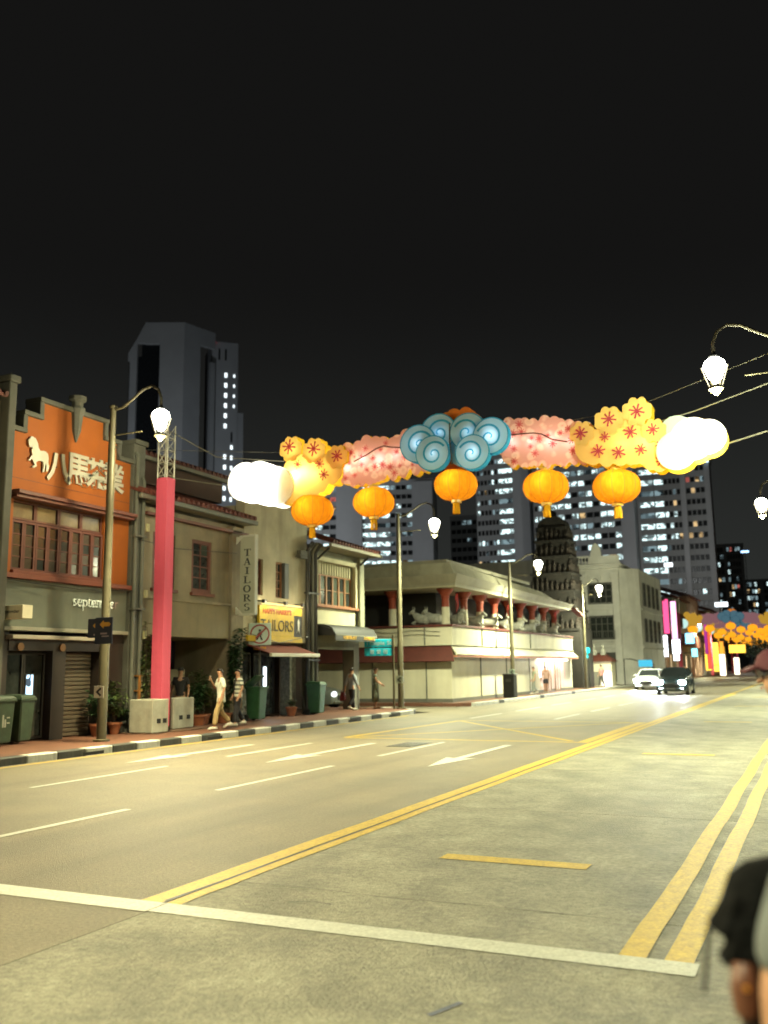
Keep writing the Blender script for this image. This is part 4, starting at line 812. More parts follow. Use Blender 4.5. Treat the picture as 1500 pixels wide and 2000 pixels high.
block('farthest pale tower with blue roof lights at the right edge', (-30, 499), (-16, 500), 6, 42, [('bay', 20, 3, (0.1, 0.25, 0.1)), ('pier', 6), ('bay', 20, 2, (0.1, 0.2, 0.05))], fh=3.4, seed=7)
# office tower on the left: chamfered shaft with dark recessed glass
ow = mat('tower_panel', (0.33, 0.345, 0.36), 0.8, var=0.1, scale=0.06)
og = mat('tower_glass', (0.012, 0.014, 0.016), 0.15, var=0.2)
t = thing('office_tower', 'bluish-grey office tower with sloped shoulder and dark glass recess', 'tower', (-186, 232, 0))
A, B, Cc = Vector((-196.4, 226.8)), Vector((-180.2, 234.8)), Vector((-176.2, 246.6))
u1 = (B - A).normalized(); n1 = Vector((u1.y, -u1.x)); u2 = (Cc - B).normalized(); n2 = Vector((u2.y, -u2.x)); LA, LB = (B - A).length, (Cc - B).length
def P1(s, d, z): q = A + u1 * s + n1 * d; return (q.x, q.y, z)
def P2(s, d, z): q = B + u2 * s + n2 * d; return (q.x, q.y, z)
def slab(b, Pf, s0, s1, d0, d1, z0, z1, z1b=None):
    z1b = z1 if z1b is None else z1b
    b.loft([[Pf(s0, d0, z0), Pf(s1, d0, z0), Pf(s1, d1, z0), Pf(s0, d1, z0)], [Pf(s0, d0, z1), Pf(s1, d0, z1b), Pf(s1, d1, z1b), Pf(s0, d1, z1)]])
b = MB(); slab(b, P1, 0, LA, -26, -1.5, 0, 104, 104); slab(b, P1, 4, LA, -26, -1.5, 104, 113.4); b.build('core', og, t)
b = MB(); slab(b, P1, 10.2, LA, -1.5, 0, 0, 109); slab(b, P1, 0.6, 2.8, -1.5, 0, 0, 102); slab(b, P1, 5.4, LA, -1.5, 0.0, 109, 115.2); slab(b, P1, 2.8, 5.4, -1.5, 0, 108.2, 109.8, 115.2); slab(b, P1, 5.4, 10.2, -1.5, 0, 108.0, 109); slab(b, P1, 0.0, 2.8, -1.5, 0, 102, 104.6, 109.8)
b.build('front_panel', ow, t)
b = MB(); slab(b, P2, 0, LB * 0.52, -1.2, 0, 0, 109); slab(b, P2, 0, LB, -1.2, 0, 109, 115.2, 114.6); slab(b, P2, LB * 0.86, LB, -1.2, 0, 0, 104); b.build('side_panel', mat('tower_panel_shaded', (0.27, 0.29, 0.31), 0.8, scale=0.06), t)  # darker copy of the front panel: the side's shade put into its colour
b = MB(); slab(b, P1, 5.4, LA, -26, -1.5, 113.4, 115.2); b.build('roof', ow, t)
t2 = thing('stair_tower', 'slim grey tower with two columns of lit slit windows', 'tower', (-175, 250, 0))
p, q = Vector((-178.0, 247.2)), Vector((-171.6, 253.4)); u = (q - p).normalized(); n_ = Vector((u.y, -u.x)); LQ = (q - p).length
def P3(s, d, z): w_ = p + u * s + n_ * d; return (w_.x, w_.y, z)
b = MB(); slab(b, P3, 0, LQ, -16, 0, 0, 112.4); slab(b, P3, LQ, LQ + 2.1, -16, -0.4, 0, 88); b.build('wall', MATS['tower_panel_shaded'], t2)
lit = emis('slit_light', (0.85, 0.97, 1.0), 1.8)
for k in range(14):
    z = 100.0 - k * 3.55
    if k in (6, 7): continue
    b = MB(); slab(b, P3, 4.4, 5.25, 0, 0.15, z, z + 1.5); b.build('lit_slit', lit, t2)
for k in range(4): b = MB(); slab(b, P3, 7.4, 7.9, 0, 0.12, 100.2 - k * 3.55, 101.2 - k * 3.55); b.build('lit_slit', lit, t2)
for k in range(6): b = MB(); slab(b, P3, 6.7, 7.4, 0, 0.12, 75 - k * 3.55, 76.4 - k * 3.55); b.build('lit_slit', lit, t2)
for s in (2.2, 4.4, 6.7): b = MB(); slab(b, P3, s, s + 0.6, 0, 0.05, 106 if s < 6 else 77.5, 110 if s < 6 else 81); b.build('vent_slot', og, t2)
t3 = thing('aviation_light', 'small red warning light on the office tower roof edge', 'light', (-176.5, 247.6, 113))
MB().lathe([(0.3, 0), (0.3, 0.5), (0.05, 0.9)], (-177.4, 247.6, 112.3), 8).build('lamp', emis('red_beacon', (1.0, 0.05, 0.12), 4.0), t3); MB().tube([(-177.4, 247.6, 111.5), (-177.4, 247.6, 112.3)], 0.1, 6).build('mast', darkm, t3)
# floodlights at the foot of the blocks, two added unseen to light facades
def flood(lab, p, power, col, big=1.2, m=None):
    t = thing('flood_light', lab, 'light', p, 0, 'far floodlights')
    MB().lathe([(0.12, -p[2] + 0.05), (0.1, -0.6)], p, 8).build('mast', darkm, t); MB().box(p[0] - big, p[0] + big, p[1] - 0.1, p[1] + 0.5, p[2] - 0.55, p[2] + 0.35).build('housing', darkm, t)
    MB().box(p[0] - big * 0.9, p[0] + big * 0.9, p[1] - 0.2, p[1] - 0.1, p[2] - 0.45, p[2] + 0.3).build('lens', m or emis('flood_face', (0.8, 0.92, 1.0), 3.5), t)
    if power: point('flood_beam', (p[0], p[1] - 3, p[2] + 1.0), power, col, t, 1.0)
    return t
flood('white floodlight left of a pair low above the far deco lanterns', (-23.0, 195, 14.6), 4000, (0.97, 1.0, 0.97))
flood('white floodlight right of a pair low above the far deco lanterns', (-15.4, 180, 12.6), 3400, (0.97, 1.0, 0.95))
flood('white floodlight high by the foot of the tall block', (-27.0, 200, 22.5), 5000, (0.97, 1.0, 0.97), 0.9)
flood('blue-white roof light near the right edge', (-22.5, 380, 44.5), 0, None, 1.6, emis('blue_flood', (0.35, 0.6, 1.0), 3.5))
flood('red signal light in front of the tall block', (-28.0, 190, 17.8), 0, None, 0.4, emis('red_signal', (1.0, 0.05, 0.05), 3.0))
flood('added pale floodlight, unseen behind the temple roof, lighting the left block', (-70, 190, 9), 4000, (0.97, 1.0, 0.97))  # added to brighten the left block; no such lamp is seen
flood('added pale floodlight, unseen at the foot of the office tower', (-150, 190, 24), 52000, (0.92, 0.97, 1.0))  # put in only to lift the tower face, source unseen
t = thing('blue_edge_light', 'narrow blue-white light on the upper corner of the tall block', 'light', (-20.5, 236, 54)); MB().box(-21.2, -20.7, 235.3, 235.8, 51.0, 55.5).build('lamp_tube', emis('edge_blue', (0.6, 0.85, 1.0), 2.5), t)
# street-end trees
def leaf_blob(b, c, R, n, s, r):
    for _ in range(n):
        while True:
            p = Vector((r.uniform(-1, 1), r.uniform(-1, 1), r.uniform(-1, 1)))
            if 0.15 < p.length < 1: break
        p = Vector((c[0] + p.x * R[0], c[1] + p.y * R[1], c[2] + p.z * R[2])); a = Vector((r.uniform(-1, 1), r.uniform(-1, 1), r.uniform(-0.6, 0.6))).normalized(); k = a.cross(Vector((r.uniform(-1, 1), r.uniform(-1, 1), r.uniform(-1, 1)))).normalized()
        l = s * r.uniform(0.6, 1.3); b.quad(p - k * l * 0.3, p + a * l * 0.5 - k * l * 0.05, p + a * l, p + a * l * 0.5 + k * l * 0.3)
leafd = mat('tree_leaf', (0.045, 0.07, 0.028), 0.6, var=0.5, scale=1.5)
bark = mat('bark', (0.09, 0.065, 0.045), 0.9, var=0.3, bump=0.8, bscale=15)
def tree(lab, x, y, hgt, R, seed, z0=0.0):
    r = random.Random(seed); t = thing('street_tree', lab, 'tree', (x, y, z0), 0, 'trees at the end of the street'); b = MB()
    b.tube([(x, y, z0), (x + 0.1, y, z0 + hgt * 0.3), (x, y + 0.1, z0 + hgt * 0.6)], [0.3, 0.22, 0.12], 8)
    for k in range(6): a = k * 1.05 + r.random(); b.tube([(x, y, z0 + hgt * 0.35), (x + math.cos(a) * R * 0.4, y + math.sin(a) * R * 0.4, z0 + hgt * 0.6), (x + math.cos(a) * R * 0.75, y + math.sin(a) * R * 0.75, z0 + hgt * 0.75)], [0.12, 0.08, 0.03], 5)
    b.build('trunk', bark, t); c = MB()
    for k in range(16):
        a, q, zz = r.uniform(0, 6.28), R * math.sqrt(r.random()), r.uniform(0.45, 1.0); leaf_blob(c, (x + q * math.cos(a), y + q * math.sin(a), z0 + hgt * zz), (R * 0.38, R * 0.38, hgt * 0.12), 130, 0.5, r)
    c.build('crown', leafd, t)
tree('dark leafy tree nearest the far lantern rows', -9.5, 190, 7.5, 3.6, 1); tree('dark leafy tree at the right end of the street', -7.5, 215, 9, 4.5, 2); tree('dark leafy tree in the middle distance behind the crowd', -11.5, 235, 8.5, 4.5, 3)
# ================================================================== street lamps
post_m = mat('lamp_post', (0.085, 0.075, 0.042), 0.5, metal=0.2, var=0.2, scale=3, dirt=0.3, dirtcol=(0.12, 0.09, 0.04))
bulb = emis('lamp_bulb', (1.0, 1.0, 0.86), 45.0); pane_m = paper('lamp_pane', (0.85, 0.85, 0.75), 0.5)
def street_lamp(lab, x, y, side, col, power, top=8.43, hz=7.95, hx=None, z0=0.15, tilt=0, cone=168, spill=0.07):
    """side: +1 the arm reaches to +X"""
    t = thing('street_lamp', lab, 'street lamp', (x, y, z0), 0, 'lantern street lamps'); hx = x + side * 1.52 if hx is None else hx
    MB().lathe([(0.2, 0), (0.2, 0.04), (0.12, 0.06), (0.12, 2.6), (0.105, 2.65), (0.095, top - z0 - 1.3), (0.07, top - z0)], (x, y, z0), 14).lathe([(0.1, 0), (0.1, 0.06)], (x, y, top), 10).build('post', post_m, t, smooth=True)
    s = (hx - x)
    MB().tube([(x, y, top - 0.05), (x + s * 0.2, y, top - 0.02), (x + s * 0.42, y, top + 0.16), (x + s * 0.62, y, top + 0.36), (x + s * 0.8, y, top + 0.42), (x + s * 0.94, y, top + 0.30), (hx, y, top + 0.06), (hx, y, hz + 0.28)], 0.035, 8).build('arm', mat('arm_dimmed', (0.06, 0.052, 0.03), 0.5), t, smooth=True)  # post colour darkened on the arm to offset its own lamp's spill
    MB().tube([(x, y, top - 0.72), (x + s * 0.62, y, top - 0.72)], 0.018, 6).build('banner_rod', post_m, t)
    MB().lathe([(0.10, 0.24), (0.11, 0.27), (0.05, 0.31), (0.04, 0.36)], (hx, y, hz), 12).build('lamp_cap', darkm, t, smooth=True)
    b = MB()
    for k in range(6): a = k * math.pi / 3; b.tube([(hx + 0.27 * math.cos(a), y + 0.27 * math.sin(a), hz + 0.06), (hx + 0.13 * math.cos(a), y + 0.13 * math.sin(a), hz - 0.38)], 0.016, 5)
    b.lathe([(0.15, -0.38), (0.16, -0.43), (0.09, -0.5), (0.03, -0.56)], (hx, y, hz), 8).build('lamp_frame', post_m, t)
    MB().lathe([(0.05, -0.3), (0.13, -0.2), (0.215, 0.03), (0.225, 0.08), (0.2, 0.16), (0.14, 0.21), (0.09, 0.24)], (hx, y, hz), 16).build('lamp_globe', bulb, t, smooth=True)
    if power: point('lamp_light', (hx, y, hz - 0.72), power, col, t, 0.22, (cone, 1.0)).rotation_euler = (0, math.radians(-tilt * side), 0); point('lamp_spill', (hx, y, hz - 0.7), power * spill, col, t, 0.22)
    return t
L1 = street_lamp('lamp post before the orange tea shop, its lantern over the pink column', -15.8, 17.75, 1, LAMP_L, 10500, tilt=30, cone=146, spill=0.05)
L2 = street_lamp('lamp post at the corner beside the cyan street name sign', -15.7, 35.3, 1, LAMP_W, 7000, 8.2, 7.67, -14.05, tilt=10)
street_lamp('lamp post by the black cabinet before the temple front', -15.0, 48.6, 1, LAMP_W, 8000, 7.42, 7.2, -13.35)
street_lamp('lamp whose lantern hangs before the colonial building', -15.3, 67.3, 1, LAMP_W, 8000, 7.6, 7.28, -14.05, spill=0.36)
street_lamp('lamp post right of the colonial building', -15.7, 90.7, 1, LAMP_W, 8000, 7.5, 7.12, -14.55, spill=0.2)
street_lamp('farthest lamp of the left row, near the pink neon', -16.0, 109, 1, LAMP_W, 7000, 7.3, 6.94, -14.7)
street_lamp('glaring right-hand lamp high above the cloud decoration', 0.05, 19.7, -1, LAMP_W, 4300, 8.35, 7.85, spill=0.36)
street_lamp('right-hand lamp at the right edge, second of its row', 0.0, 38.1, -1, LAMP_W, 4300, 8.35, 7.85, spill=0.36)
street_lamp('right-hand lamp beyond the frame edge, third of its row', 0.0, 57, -1, LAMP_W, 6500, 8.35, 7.85, spill=0.2)
street_lamp('right-hand lamp behind the photographer', 0.5, -1.6, -1, LAMP_W, 3000, 8.35, 7.85)
street_lamp('added unseen lamp far beyond the frame edge, fourth of the right-hand row', 0.0, 76, -1, LAMP_W, 7500, 8.35, 7.85)  # added to brighten the far road, continuing the row out of view
street_lamp('added unseen lamp far beyond the frame edge, fifth of the right-hand row', 0.0, 95, -1, LAMP_W, 7500, 8.35, 7.85)  # one more unseen lamp put in to brighten the far road
street_lamp('added left-row lamp, unseen behind the far shop signs', -15.6, 130, 1, LAMP_W, 6000, 7.6, 7.2)  # put in for more light at the far end of the street
street_lamp('left-row lamp standing left of the frame', -15.8, -0.5, 1, LAMP_L, 18500, 8.43, 7.95, tilt=30, cone=150)
# things fixed to the posts
t = thing('notice_board', 'dark blue poster boards with yellow arrows strapped to the first lamp post', 'sign', (-15.8, 17.6, 2.4))
nb = mat('navy_board', (0.02, 0.025, 0.05), 0.5, var=0.3); ya = mat('orange_print', (0.6, 0.3, 0.03), 0.5)
for (x0, x1, z0, z1, y, r) in ((-16.18, -15.62, 2.62, 3.08, 17.56, -0.15), (-15.9, -15.36, 2.46, 3.1, 17.5, 0.1)):
    b = MB().box(x0, x1, y, y + 0.02, z0, z1); o = b.build('board', nb, t, bevel=0.004)
    cx, cz = (x0 + x1) / 2 + 0.05, z1 - 0.17
    MB().prism([(cx - 0.17, cz), (cx - 0.05, cz + 0.1), (cx - 0.05, cz + 0.05), (cx + 0.12, cz + 0.05), (cx + 0.16, cz), (cx + 0.12, cz - 0.05), (cx - 0.05, cz - 0.05), (cx - 0.05, cz - 0.1)], 'Y', y - 0.006, y - 0.001).build('arrow_print', ya, o)
    MB().box(cx - 0.14, cx + 0.06, y - 0.005, y - 0.001, cz - 0.24, cz - 0.20).box(cx - 0.1, cx + 0.12, y - 0.005, y - 0.001, cz - 0.3, cz - 0.27).build('print_line', mat('pale_print', (0.3, 0.25, 0.3), 0.5), o)
def chevron(lab, x, y, z, s=0.3, m=None):
    t = thing('chevron_sign', lab, 'sign', (x, y, z)); MB().box(x - s / 2, x + s / 2, y, y + 0.012, z - s / 2 * 0.95, z + s / 2 * 0.95).build('plate', m or mat('white_plate', (0.62, 0.6, 0.52), 0.5), t, bevel=0.003)
    k = s * 0.3; MB().prism([(x - k, z), (x + k * 0.5, z + k * 1.2), (x + k, z + k * 0.8), (x - k * 0.1, z), (x + k, z - k * 0.8), (x + k * 0.5, z - k * 1.2)], 'Y', y - 0.004, y - 0.001).build('chevron', mat('black_plate', (0.02, 0.02, 0.02), 0.5), t)
    MB().box(x - 0.02, x + 0.02, y + 0.012, y + 0.03, z - 0.1, z + 0.1).build('strap', darkm, t)
chevron('white plate with black chevron on the first lamp post', -15.8, 17.60, 1.32)
chevron('white plate with green chevron on the corner lamp post', -15.7, 35.14, 1.32, 0.3, mat('green_white', (0.4, 0.5, 0.4), 0.5))
chevron('small green-white plate on the lamp post by the temple', -15.0, 48.42, 1.5, 0.32, MATS['green_white'])
# street name plates
cy = mat('cyan_plate', (0.0, 0.52, 0.74), 0.5, var=0.05); wl_ = mat('white_letter', (0.6, 0.85, 0.85), 0.5)
t = thing('street_name_sign', 'cyan street name plates in two lines on a thin post', 'sign', (-15.9, 35.05, 0.15), math.radians(22))
MB().tube([(-15.9, 35.05, 0.15), (-15.9, 35.05, 3.15)], 0.045, 8).build('post', post_m, t)
for z0, z1, tx, s in ((2.66, 2.98, 'Temple St', 0.24), (2.30, 2.62, '登 婆 街', 0.2)):
    o = MB().box(-17.1, -15.95, 35.03, 35.06, z0, z1).build('plate', cy, t, bevel=0.02); MB().mesh(textme(tx, s, 0.003, 0.0, space=1.1), MY((-16.5, 35.026, (z0 + z1) / 2))).build('lettering', wl_, o)
t = thing('far_street_sign', 'cyan street sign on a post beside the pavilion', 'sign', (-15.9, 70, 0.15)); MB().box(-16.6, -15.7, 70, 70.04, 2.35, 2.75).box(-16.45, -15.55, 69.9, 69.94, 2.72, 3.12).build('plate', cy, t, bevel=0.02); MB().tube([(-15.62, 70, 0.15), (-15.62, 70, 3.2)], 0.06, 8).build('post', darkm, t)
t = thing('direction_sign', 'blue direction sign above the white car', 'sign', (-14.95, 80, 0.15)); MB().box(-13.75, -12.6, 80, 80.05, 1.62, 2.2).build('plate', mat('blue_sign', (0.0, 0.22, 0.42), 0.4, emit=(0.0, 0.42, 0.75), estr=0.7), t, bevel=0.03); MB().tube([(-14.95, 80.1, 0.15), (-14.95, 80.1, 2.3), (-14.4, 80.1, 2.3), (-13.7, 80.08, 2.1)], 0.05, 8).build('post', darkm, t)
# no-jaywalking sign
t = thing('prohibition_sign', 'pale square sign with red ring and slashed pedestrian before the yellow board', 'sign', (-17.12, 26.8, 0.15), math.radians(32))
MB().tube([(-17.12, 26.8, 0.15), (-17.12, 26.8, 3.2)], 0.035, 8).build('post', pipe, t)
MB().box(-17.5, -16.74, 26.72, 26.75, 2.62, 3.36).build('plate', mat('sign_white', (0.62, 0.78, 0.74), 0.5), t, bevel=0.02)
ring = MB(); n = 28; cx, cz = -17.12, 2.99
for k in range(n):
    a0, a1 = 2 * math.pi * k / n, 2 * math.pi * (k + 1) / n; f = lambda a, r: (cx + r * math.cos(a), cz + r * math.sin(a)); ring.prism([f(a0, 0.33), f(a1, 0.33), f(a1, 0.28), f(a0, 0.28)], 'Y', 26.712, 26.719)
ring.prism([(cx - 0.23, cz - 0.19), (cx - 0.19, cz - 0.23), (cx + 0.23, cz + 0.19), (cx + 0.19, cz + 0.23)], 'Y', 26.708, 26.711).build('red_ring', mat('ring_red', (0.33, 0.05, 0.05), 0.5), t)
MB().prism([(cx - 0.03, cz + 0.07), (cx + 0.04, cz + 0.06), (cx + 0.09, cz - 0.04), (cx + 0.03, cz - 0.02), (cx + 0.1, cz - 0.2), (cx + 0.04, cz - 0.2), (cx - 0.01, cz - 0.07), (cx - 0.08, cz - 0.2), (cx - 0.13, cz - 0.2), (cx - 0.05, cz - 0.04), (cx - 0.1, cz - 0.02)], 'Y', 26.713, 26.719).lathe([(0.04, -0.04), (0.04, 0.04)], (cx, 26.716, cz + 0.12), 10, squash=0.08).build('walker', mat('black_fig', (0.02, 0.02, 0.02), 0.5), t)
MB().box(-17.33, -16.91, 26.72, 26.75, 2.46, 2.56).build('sub_plate', ya, t)
# ================================================================== pink column with truss and concrete ballast
pk = mat('pink_cloth', (0.62, 0.085, 0.15), 0.75, bump=0.7, bscale=3.5, var=0.08, scale=2, stretch=(4, 4, 0.3))
tm = mat('truss_alu', (0.6, 0.58, 0.48), 0.35, metal=0.6)
def pink_column(lab, x, y, full=True, k=1.0):
    t = thing('banner_column', lab, 'column', (x, y, 0.15), 0, 'pink cloth columns holding the street decorations')
    c_ = 0.185; r_c = random.Random(2)
    def ringc(z): j = r_c.uniform(-0.006, 0.006); return [(x + j + c_ * math.cos(a) * (1 / max(abs(math.cos(a)), abs(math.sin(a)))) ** 0.97, y + c_ * math.sin(a) * (1 / max(abs(math.cos(a)), abs(math.sin(a)))) ** 0.97, z) for a in [2 * math.pi * i / 24 for i in range(24)]]
    MB().loft([ringc(z) for z in (0.3, 1.0, 1.8, 2.6, 3.4, 4.2, 5.0, 5.8, 6.6, 7.27)]).build('cloth_sleeve', pk, t, smooth=True)
    b = MB(); q_ = 0.165; ps = [(x - q_, y - q_), (x + q_, y - q_), (x + q_, y + q_), (x - q_, y + q_)]
    for p in ps: b.tube([(p[0], p[1], 7.2), (p[0], p[1], 8.85)], 0.02, 6)
    for k_ in range(4):
        z = 7.34 + k_ * 0.37
        for i in range(4): p, q = ps[i], ps[(i + 1) % 4]; b.tube([(p[0], p[1], z), (q[0], q[1], z + 0.37)], 0.012, 5); b.tube([(p[0], p[1], z), (q[0], q[1], z)], 0.012, 5)
    b.build('truss', tm, t)
    return t
PC = pink_column('tall pink cloth column with bare truss top before the olive house', -16.65, 21.0)
cb = mat('ballast_concrete', (0.36, 0.36, 0.29), 0.85, var=0.18, scale=3, bump=0.3, bscale=40, dirt=0.35, dirtcol=(0.14, 0.13, 0.1))
def ballast(lab, x0, x1, y0, y1, h=0.86, slots=()):
    t = thing('ballast_block', lab, 'concrete block', ((x0 + x1) / 2, (y0 + y1) / 2, 0.15), 0, 'concrete ballast blocks round the pink column')
    MB().box(x0, x1, y0, y1, 0.17, 0.17 + h).build('block', cb, t, bevel=0.02)
    for a in slots: MB().box(x1, x1 + 0.006, a, a + 0.16, 0.42, 0.54).build('lifting_slot', black, t)
ballast('concrete ballast block in front of the pink column, slots on its street face', -16.96, -16.17, 20.1, 20.78, 0.88, (20.28, 20.53)) 
ballast('concrete ballast block behind the pink column toward the shrubs', -17.3, -16.75, 21.75, 22.7, 0.86, (22.0, 22.35))
ballast('concrete ballast block on the wall side of the pink column', -17.36, -16.9, 20.85, 21.6, 0.8)
MB_ = tag(MB().box(-17.4, -16.12, 20.05, 22.8, 0.152, 0.168).build('base_plate', mat('rusty_plate', (0.12, 0.07, 0.045), 0.7, metal=0.3)), 'rusty steel base plate under the concrete ballast blocks', 'plate')
# ================================================================== the street decoration
DY = 22.5
deco = thing('lantern_arch', 'glowing arch of clouds, yellow flowers, pink blossom and blue swirls over the road', 'decoration', (-8.5, DY, 6.5))
def shell(name, circles, m, rimm, y0, y1, scal=0.0, sp=0.28, n=90, pat=None):
    xs0 = min(c[0] - c[2] for c in circles); xs1 = max(c[0] + c[2] for c in circles); top, bot = [], []
    for i in range(n + 1):
        s = 0.5 - 0.5 * math.cos(math.pi * i / n); s = 0.5 * s + 0.5 * i / n; x = xs0 + (xs1 - xs0) * s
        zs = [(c[1] + math.sqrt(max(0, c[2] ** 2 - (x - c[0]) ** 2)), c[1] - math.sqrt(max(0, c[2] ** 2 - (x - c[0]) ** 2))) for c in circles if abs(x - c[0]) <= c[2] + 1e-6]
        if not zs: continue
        a, b_ = max(z[0] for z in zs), min(z[1] for z in zs); e = min(1, 4 * min(s, 1 - s))
        top.append((x, a)); bot.append((x, b_ - scal * e * abs(math.sin(math.pi * x / sp))))
    f, bk, rm = MB(), MB(), MB()
    for i in range(len(top) - 1):
        (xa, ta), (xb, tb_) = top[i], top[i + 1]; ba, bb = bot[i][1], bot[i + 1][1]
        f.quad((xa, y0, ba), (xb, y0, bb), (xb, y0, tb_), (xa, y0, ta)); bk.quad((xa, y1, ba), (xb, y1, bb), (xb, y1, tb_), (xa, y1, ta))
        rm.quad((xa, y0, ba), (xb, y0, bb), (xb, y1, bb), (xa, y1, ba)); rm.quad((xa, y0, ta), (xb, y0, tb_), (xb, y1, tb_), (xa, y1, ta))
    o = f.build(name, m, deco); bk.build('back_panel', rimm, o); rm.build('rim', rimm, o); return o
p_white = paper('cloth_white', (0.9, 0.9, 0.82), 0.6); p_yel = paper('cloth_yellow', (0.82, 0.60, 0.20), 0.6, 0.12, 3); p_rim = paper('rim_yellow', (0.85, 0.62, 0.05), 0.6)
p_pink = blossom_cloth('cloth_pink', (0.82, 0.44, 0.48), (0.90, 0.62, 0.64), (0.75, 0.13, 0.20), 4.4); p_blue = paper('cloth_blue', (0.60, 0.78, 0.86), 0.6, 0.08); p_bl2 = paper('cloth_deep_blue', (0.07, 0.42, 0.60), 0.6, 0.15); p_or = paper('cloth_orange', (0.80, 0.27, 0.05), 0.6)
cloudL = [(-14.77, 7.22, 0.57), (-14.29, 7.26, 0.52), (-14.2, 6.92, 0.4), (-13.71, 6.99, 0.57)]
yelL = [(-13.25, 8.04, 0.36), (-12.49, 7.9, 0.36), (-11.75, 7.64, 0.33), (-13.0, 7.33, 0.53), (-13.25, 6.98, 0.54), (-12.49, 7.13, 0.49), (-12.16, 7.32, 0.44), (-11.92, 7.22, 0.32)]
pinkL = [(-11.43, 7.46, 0.56), (-11.19, 7.29, 0.47), (-10.84, 7.62, 0.54), (-10.75, 7.29, 0.46), (-10.32, 7.51, 0.55), (-10.01, 7.45, 0.54), (-9.63, 7.62, 0.57), (-9.33, 7.45, 0.48)]
pinkR = [(-6.74, 7.64, 0.5), (-6.61, 7.28, 0.41), (-6.32, 7.65, 0.43), (-6.2, 7.3, 0.46), (-5.79, 7.59, 0.48), (-5.74, 7.25, 0.45), (-5.4, 7.48, 0.46), (-5.28, 7.26, 0.47), (-4.95, 7.36, 0.45), (-4.83, 7.13, 0.39)]
yelR = [(-4.88, 7.48, 0.3), (-4.19, 7.72, 0.35), (-3.51, 7.86, 0.35), (-3.14, 7.33, 0.29), (-4.64, 7.12, 0.43), (-4.26, 7.12, 0.49), (-3.82, 7.16, 0.56), (-3.4, 7.04, 0.48), (-3.05, 6.81, 0.45), (-3.89, 7.1, 0.49)]
cloudR = [(-2.27, 7.01, 0.52), (-1.92, 7.02, 0.42), (-2.64, 6.77, 0.47)]
blue = [(-9.21, 7.68, 0.52), (-8.65, 7.94, 0.51), (-8.78, 7.36, 0.48), (-7.82, 7.86, 0.5), (-7.18, 7.65, 0.49), (-7.67, 7.26, 0.47)]
def petals(c, k=8, f=0.10):   # a flower edge: small lobes round a disc
    return [(c[0], c[1], c[2] * 0.88)] + [(c[0] + c[2] * 0.78 * math.cos(a), c[1] + c[2] * 0.78 * math.sin(a), c[2] * 0.29) for a in [2 * math.pi * i / k + 0.3 for i in range(k)]]
fl = lambda L, m: [q for i, c in enumerate(L) for q in (petals(c) if i < m else [c])]
shell('white_cloud', cloudL, p_white, p_white, DY - 0.30, DY + 0.25, 0); shell('yellow_flowers', yelL[3:], p_yel, p_rim, DY - 0.2, DY + 0.2, 0.06, 0.3, 150); [shell('yellow_flower', petals(c), p_yel, p_rim, DY - 0.215 - 0.006 * i, DY + 0.19, 0, 0.3, 60) for i, c in enumerate(yelL[:3])]; shell('pink_blossom', [q for c in pinkL for q in petals(c, 9)], p_pink, p_rim, DY - 0.1, DY + 0.16, 0.08, 0.33, 120)
shell('pink_blossom', [q for c in pinkR for q in petals(c, 9)], p_pink, p_rim, DY - 0.1, DY + 0.16, 0.08, 0.33, 120); shell('yellow_flowers', yelR[4:], p_yel, p_rim, DY - 0.2, DY + 0.2, 0.07, 0.32, 160); [shell('yellow_flower', petals(c), p_yel, p_rim, DY - 0.215 - 0.006 * i, DY + 0.19, 0, 0.3, 60) for i, c in enumerate(yelR[:4])]; shell('white_cloud', cloudR, p_white, p_rim, DY - 0.30, DY + 0.25, 0); shell('white_cloud', [(-2.62, 7.24, 0.40)], paper('cloth_dim', (0.5, 0.62, 0.62), 0.6), p_white, DY - 0.22, DY + 0.2, 0)
shell('orange_crest', [(-8.42, 8.28, 0.21), (-8.23, 8.36, 0.2), (-7.91, 8.36, 0.2), (-7.75, 8.21, 0.2), (-8.1, 8.1, 0.3)], p_or, p_or, DY - 0.24, DY + 0.1)
shell('orange_collar', [(-8.35, 6.98, 0.2), (-8.1, 7.0, 0.18), (-8.2, 7.1, 0.2), (-8.22, 7.5, 0.25)], p_or, p_or, DY - 0.22, DY + 0.1)
def spiral(cx, cz, r, y, flip):
    b = MB(); N = 54; P = []
    for i in range(N + 1):
        u = i / N; a = math.radians(150 - 560 * u); rr = r * (0.78 * (1 - u) ** 1.1 + 0.08); w = r * (0.14 - 0.05 * u); P.append((cx + flip * rr * math.cos(a), cz + rr * math.sin(a), w, flip * math.cos(a), math.sin(a)))
    for p, q in zip(P, P[1:]):
        b.quad((p[0] + p[3] * p[2] / 2, y, p[1] + p[4] * p[2] / 2), (q[0] + q[3] * q[2] / 2, y, q[1] + q[4] * q[2] / 2), (q[0] - q[3] * q[2] / 2, y, q[1] - q[4] * q[2] / 2), (p[0] - p[3] * p[2] / 2, y, p[1] - p[4] * p[2] / 2))
    return b
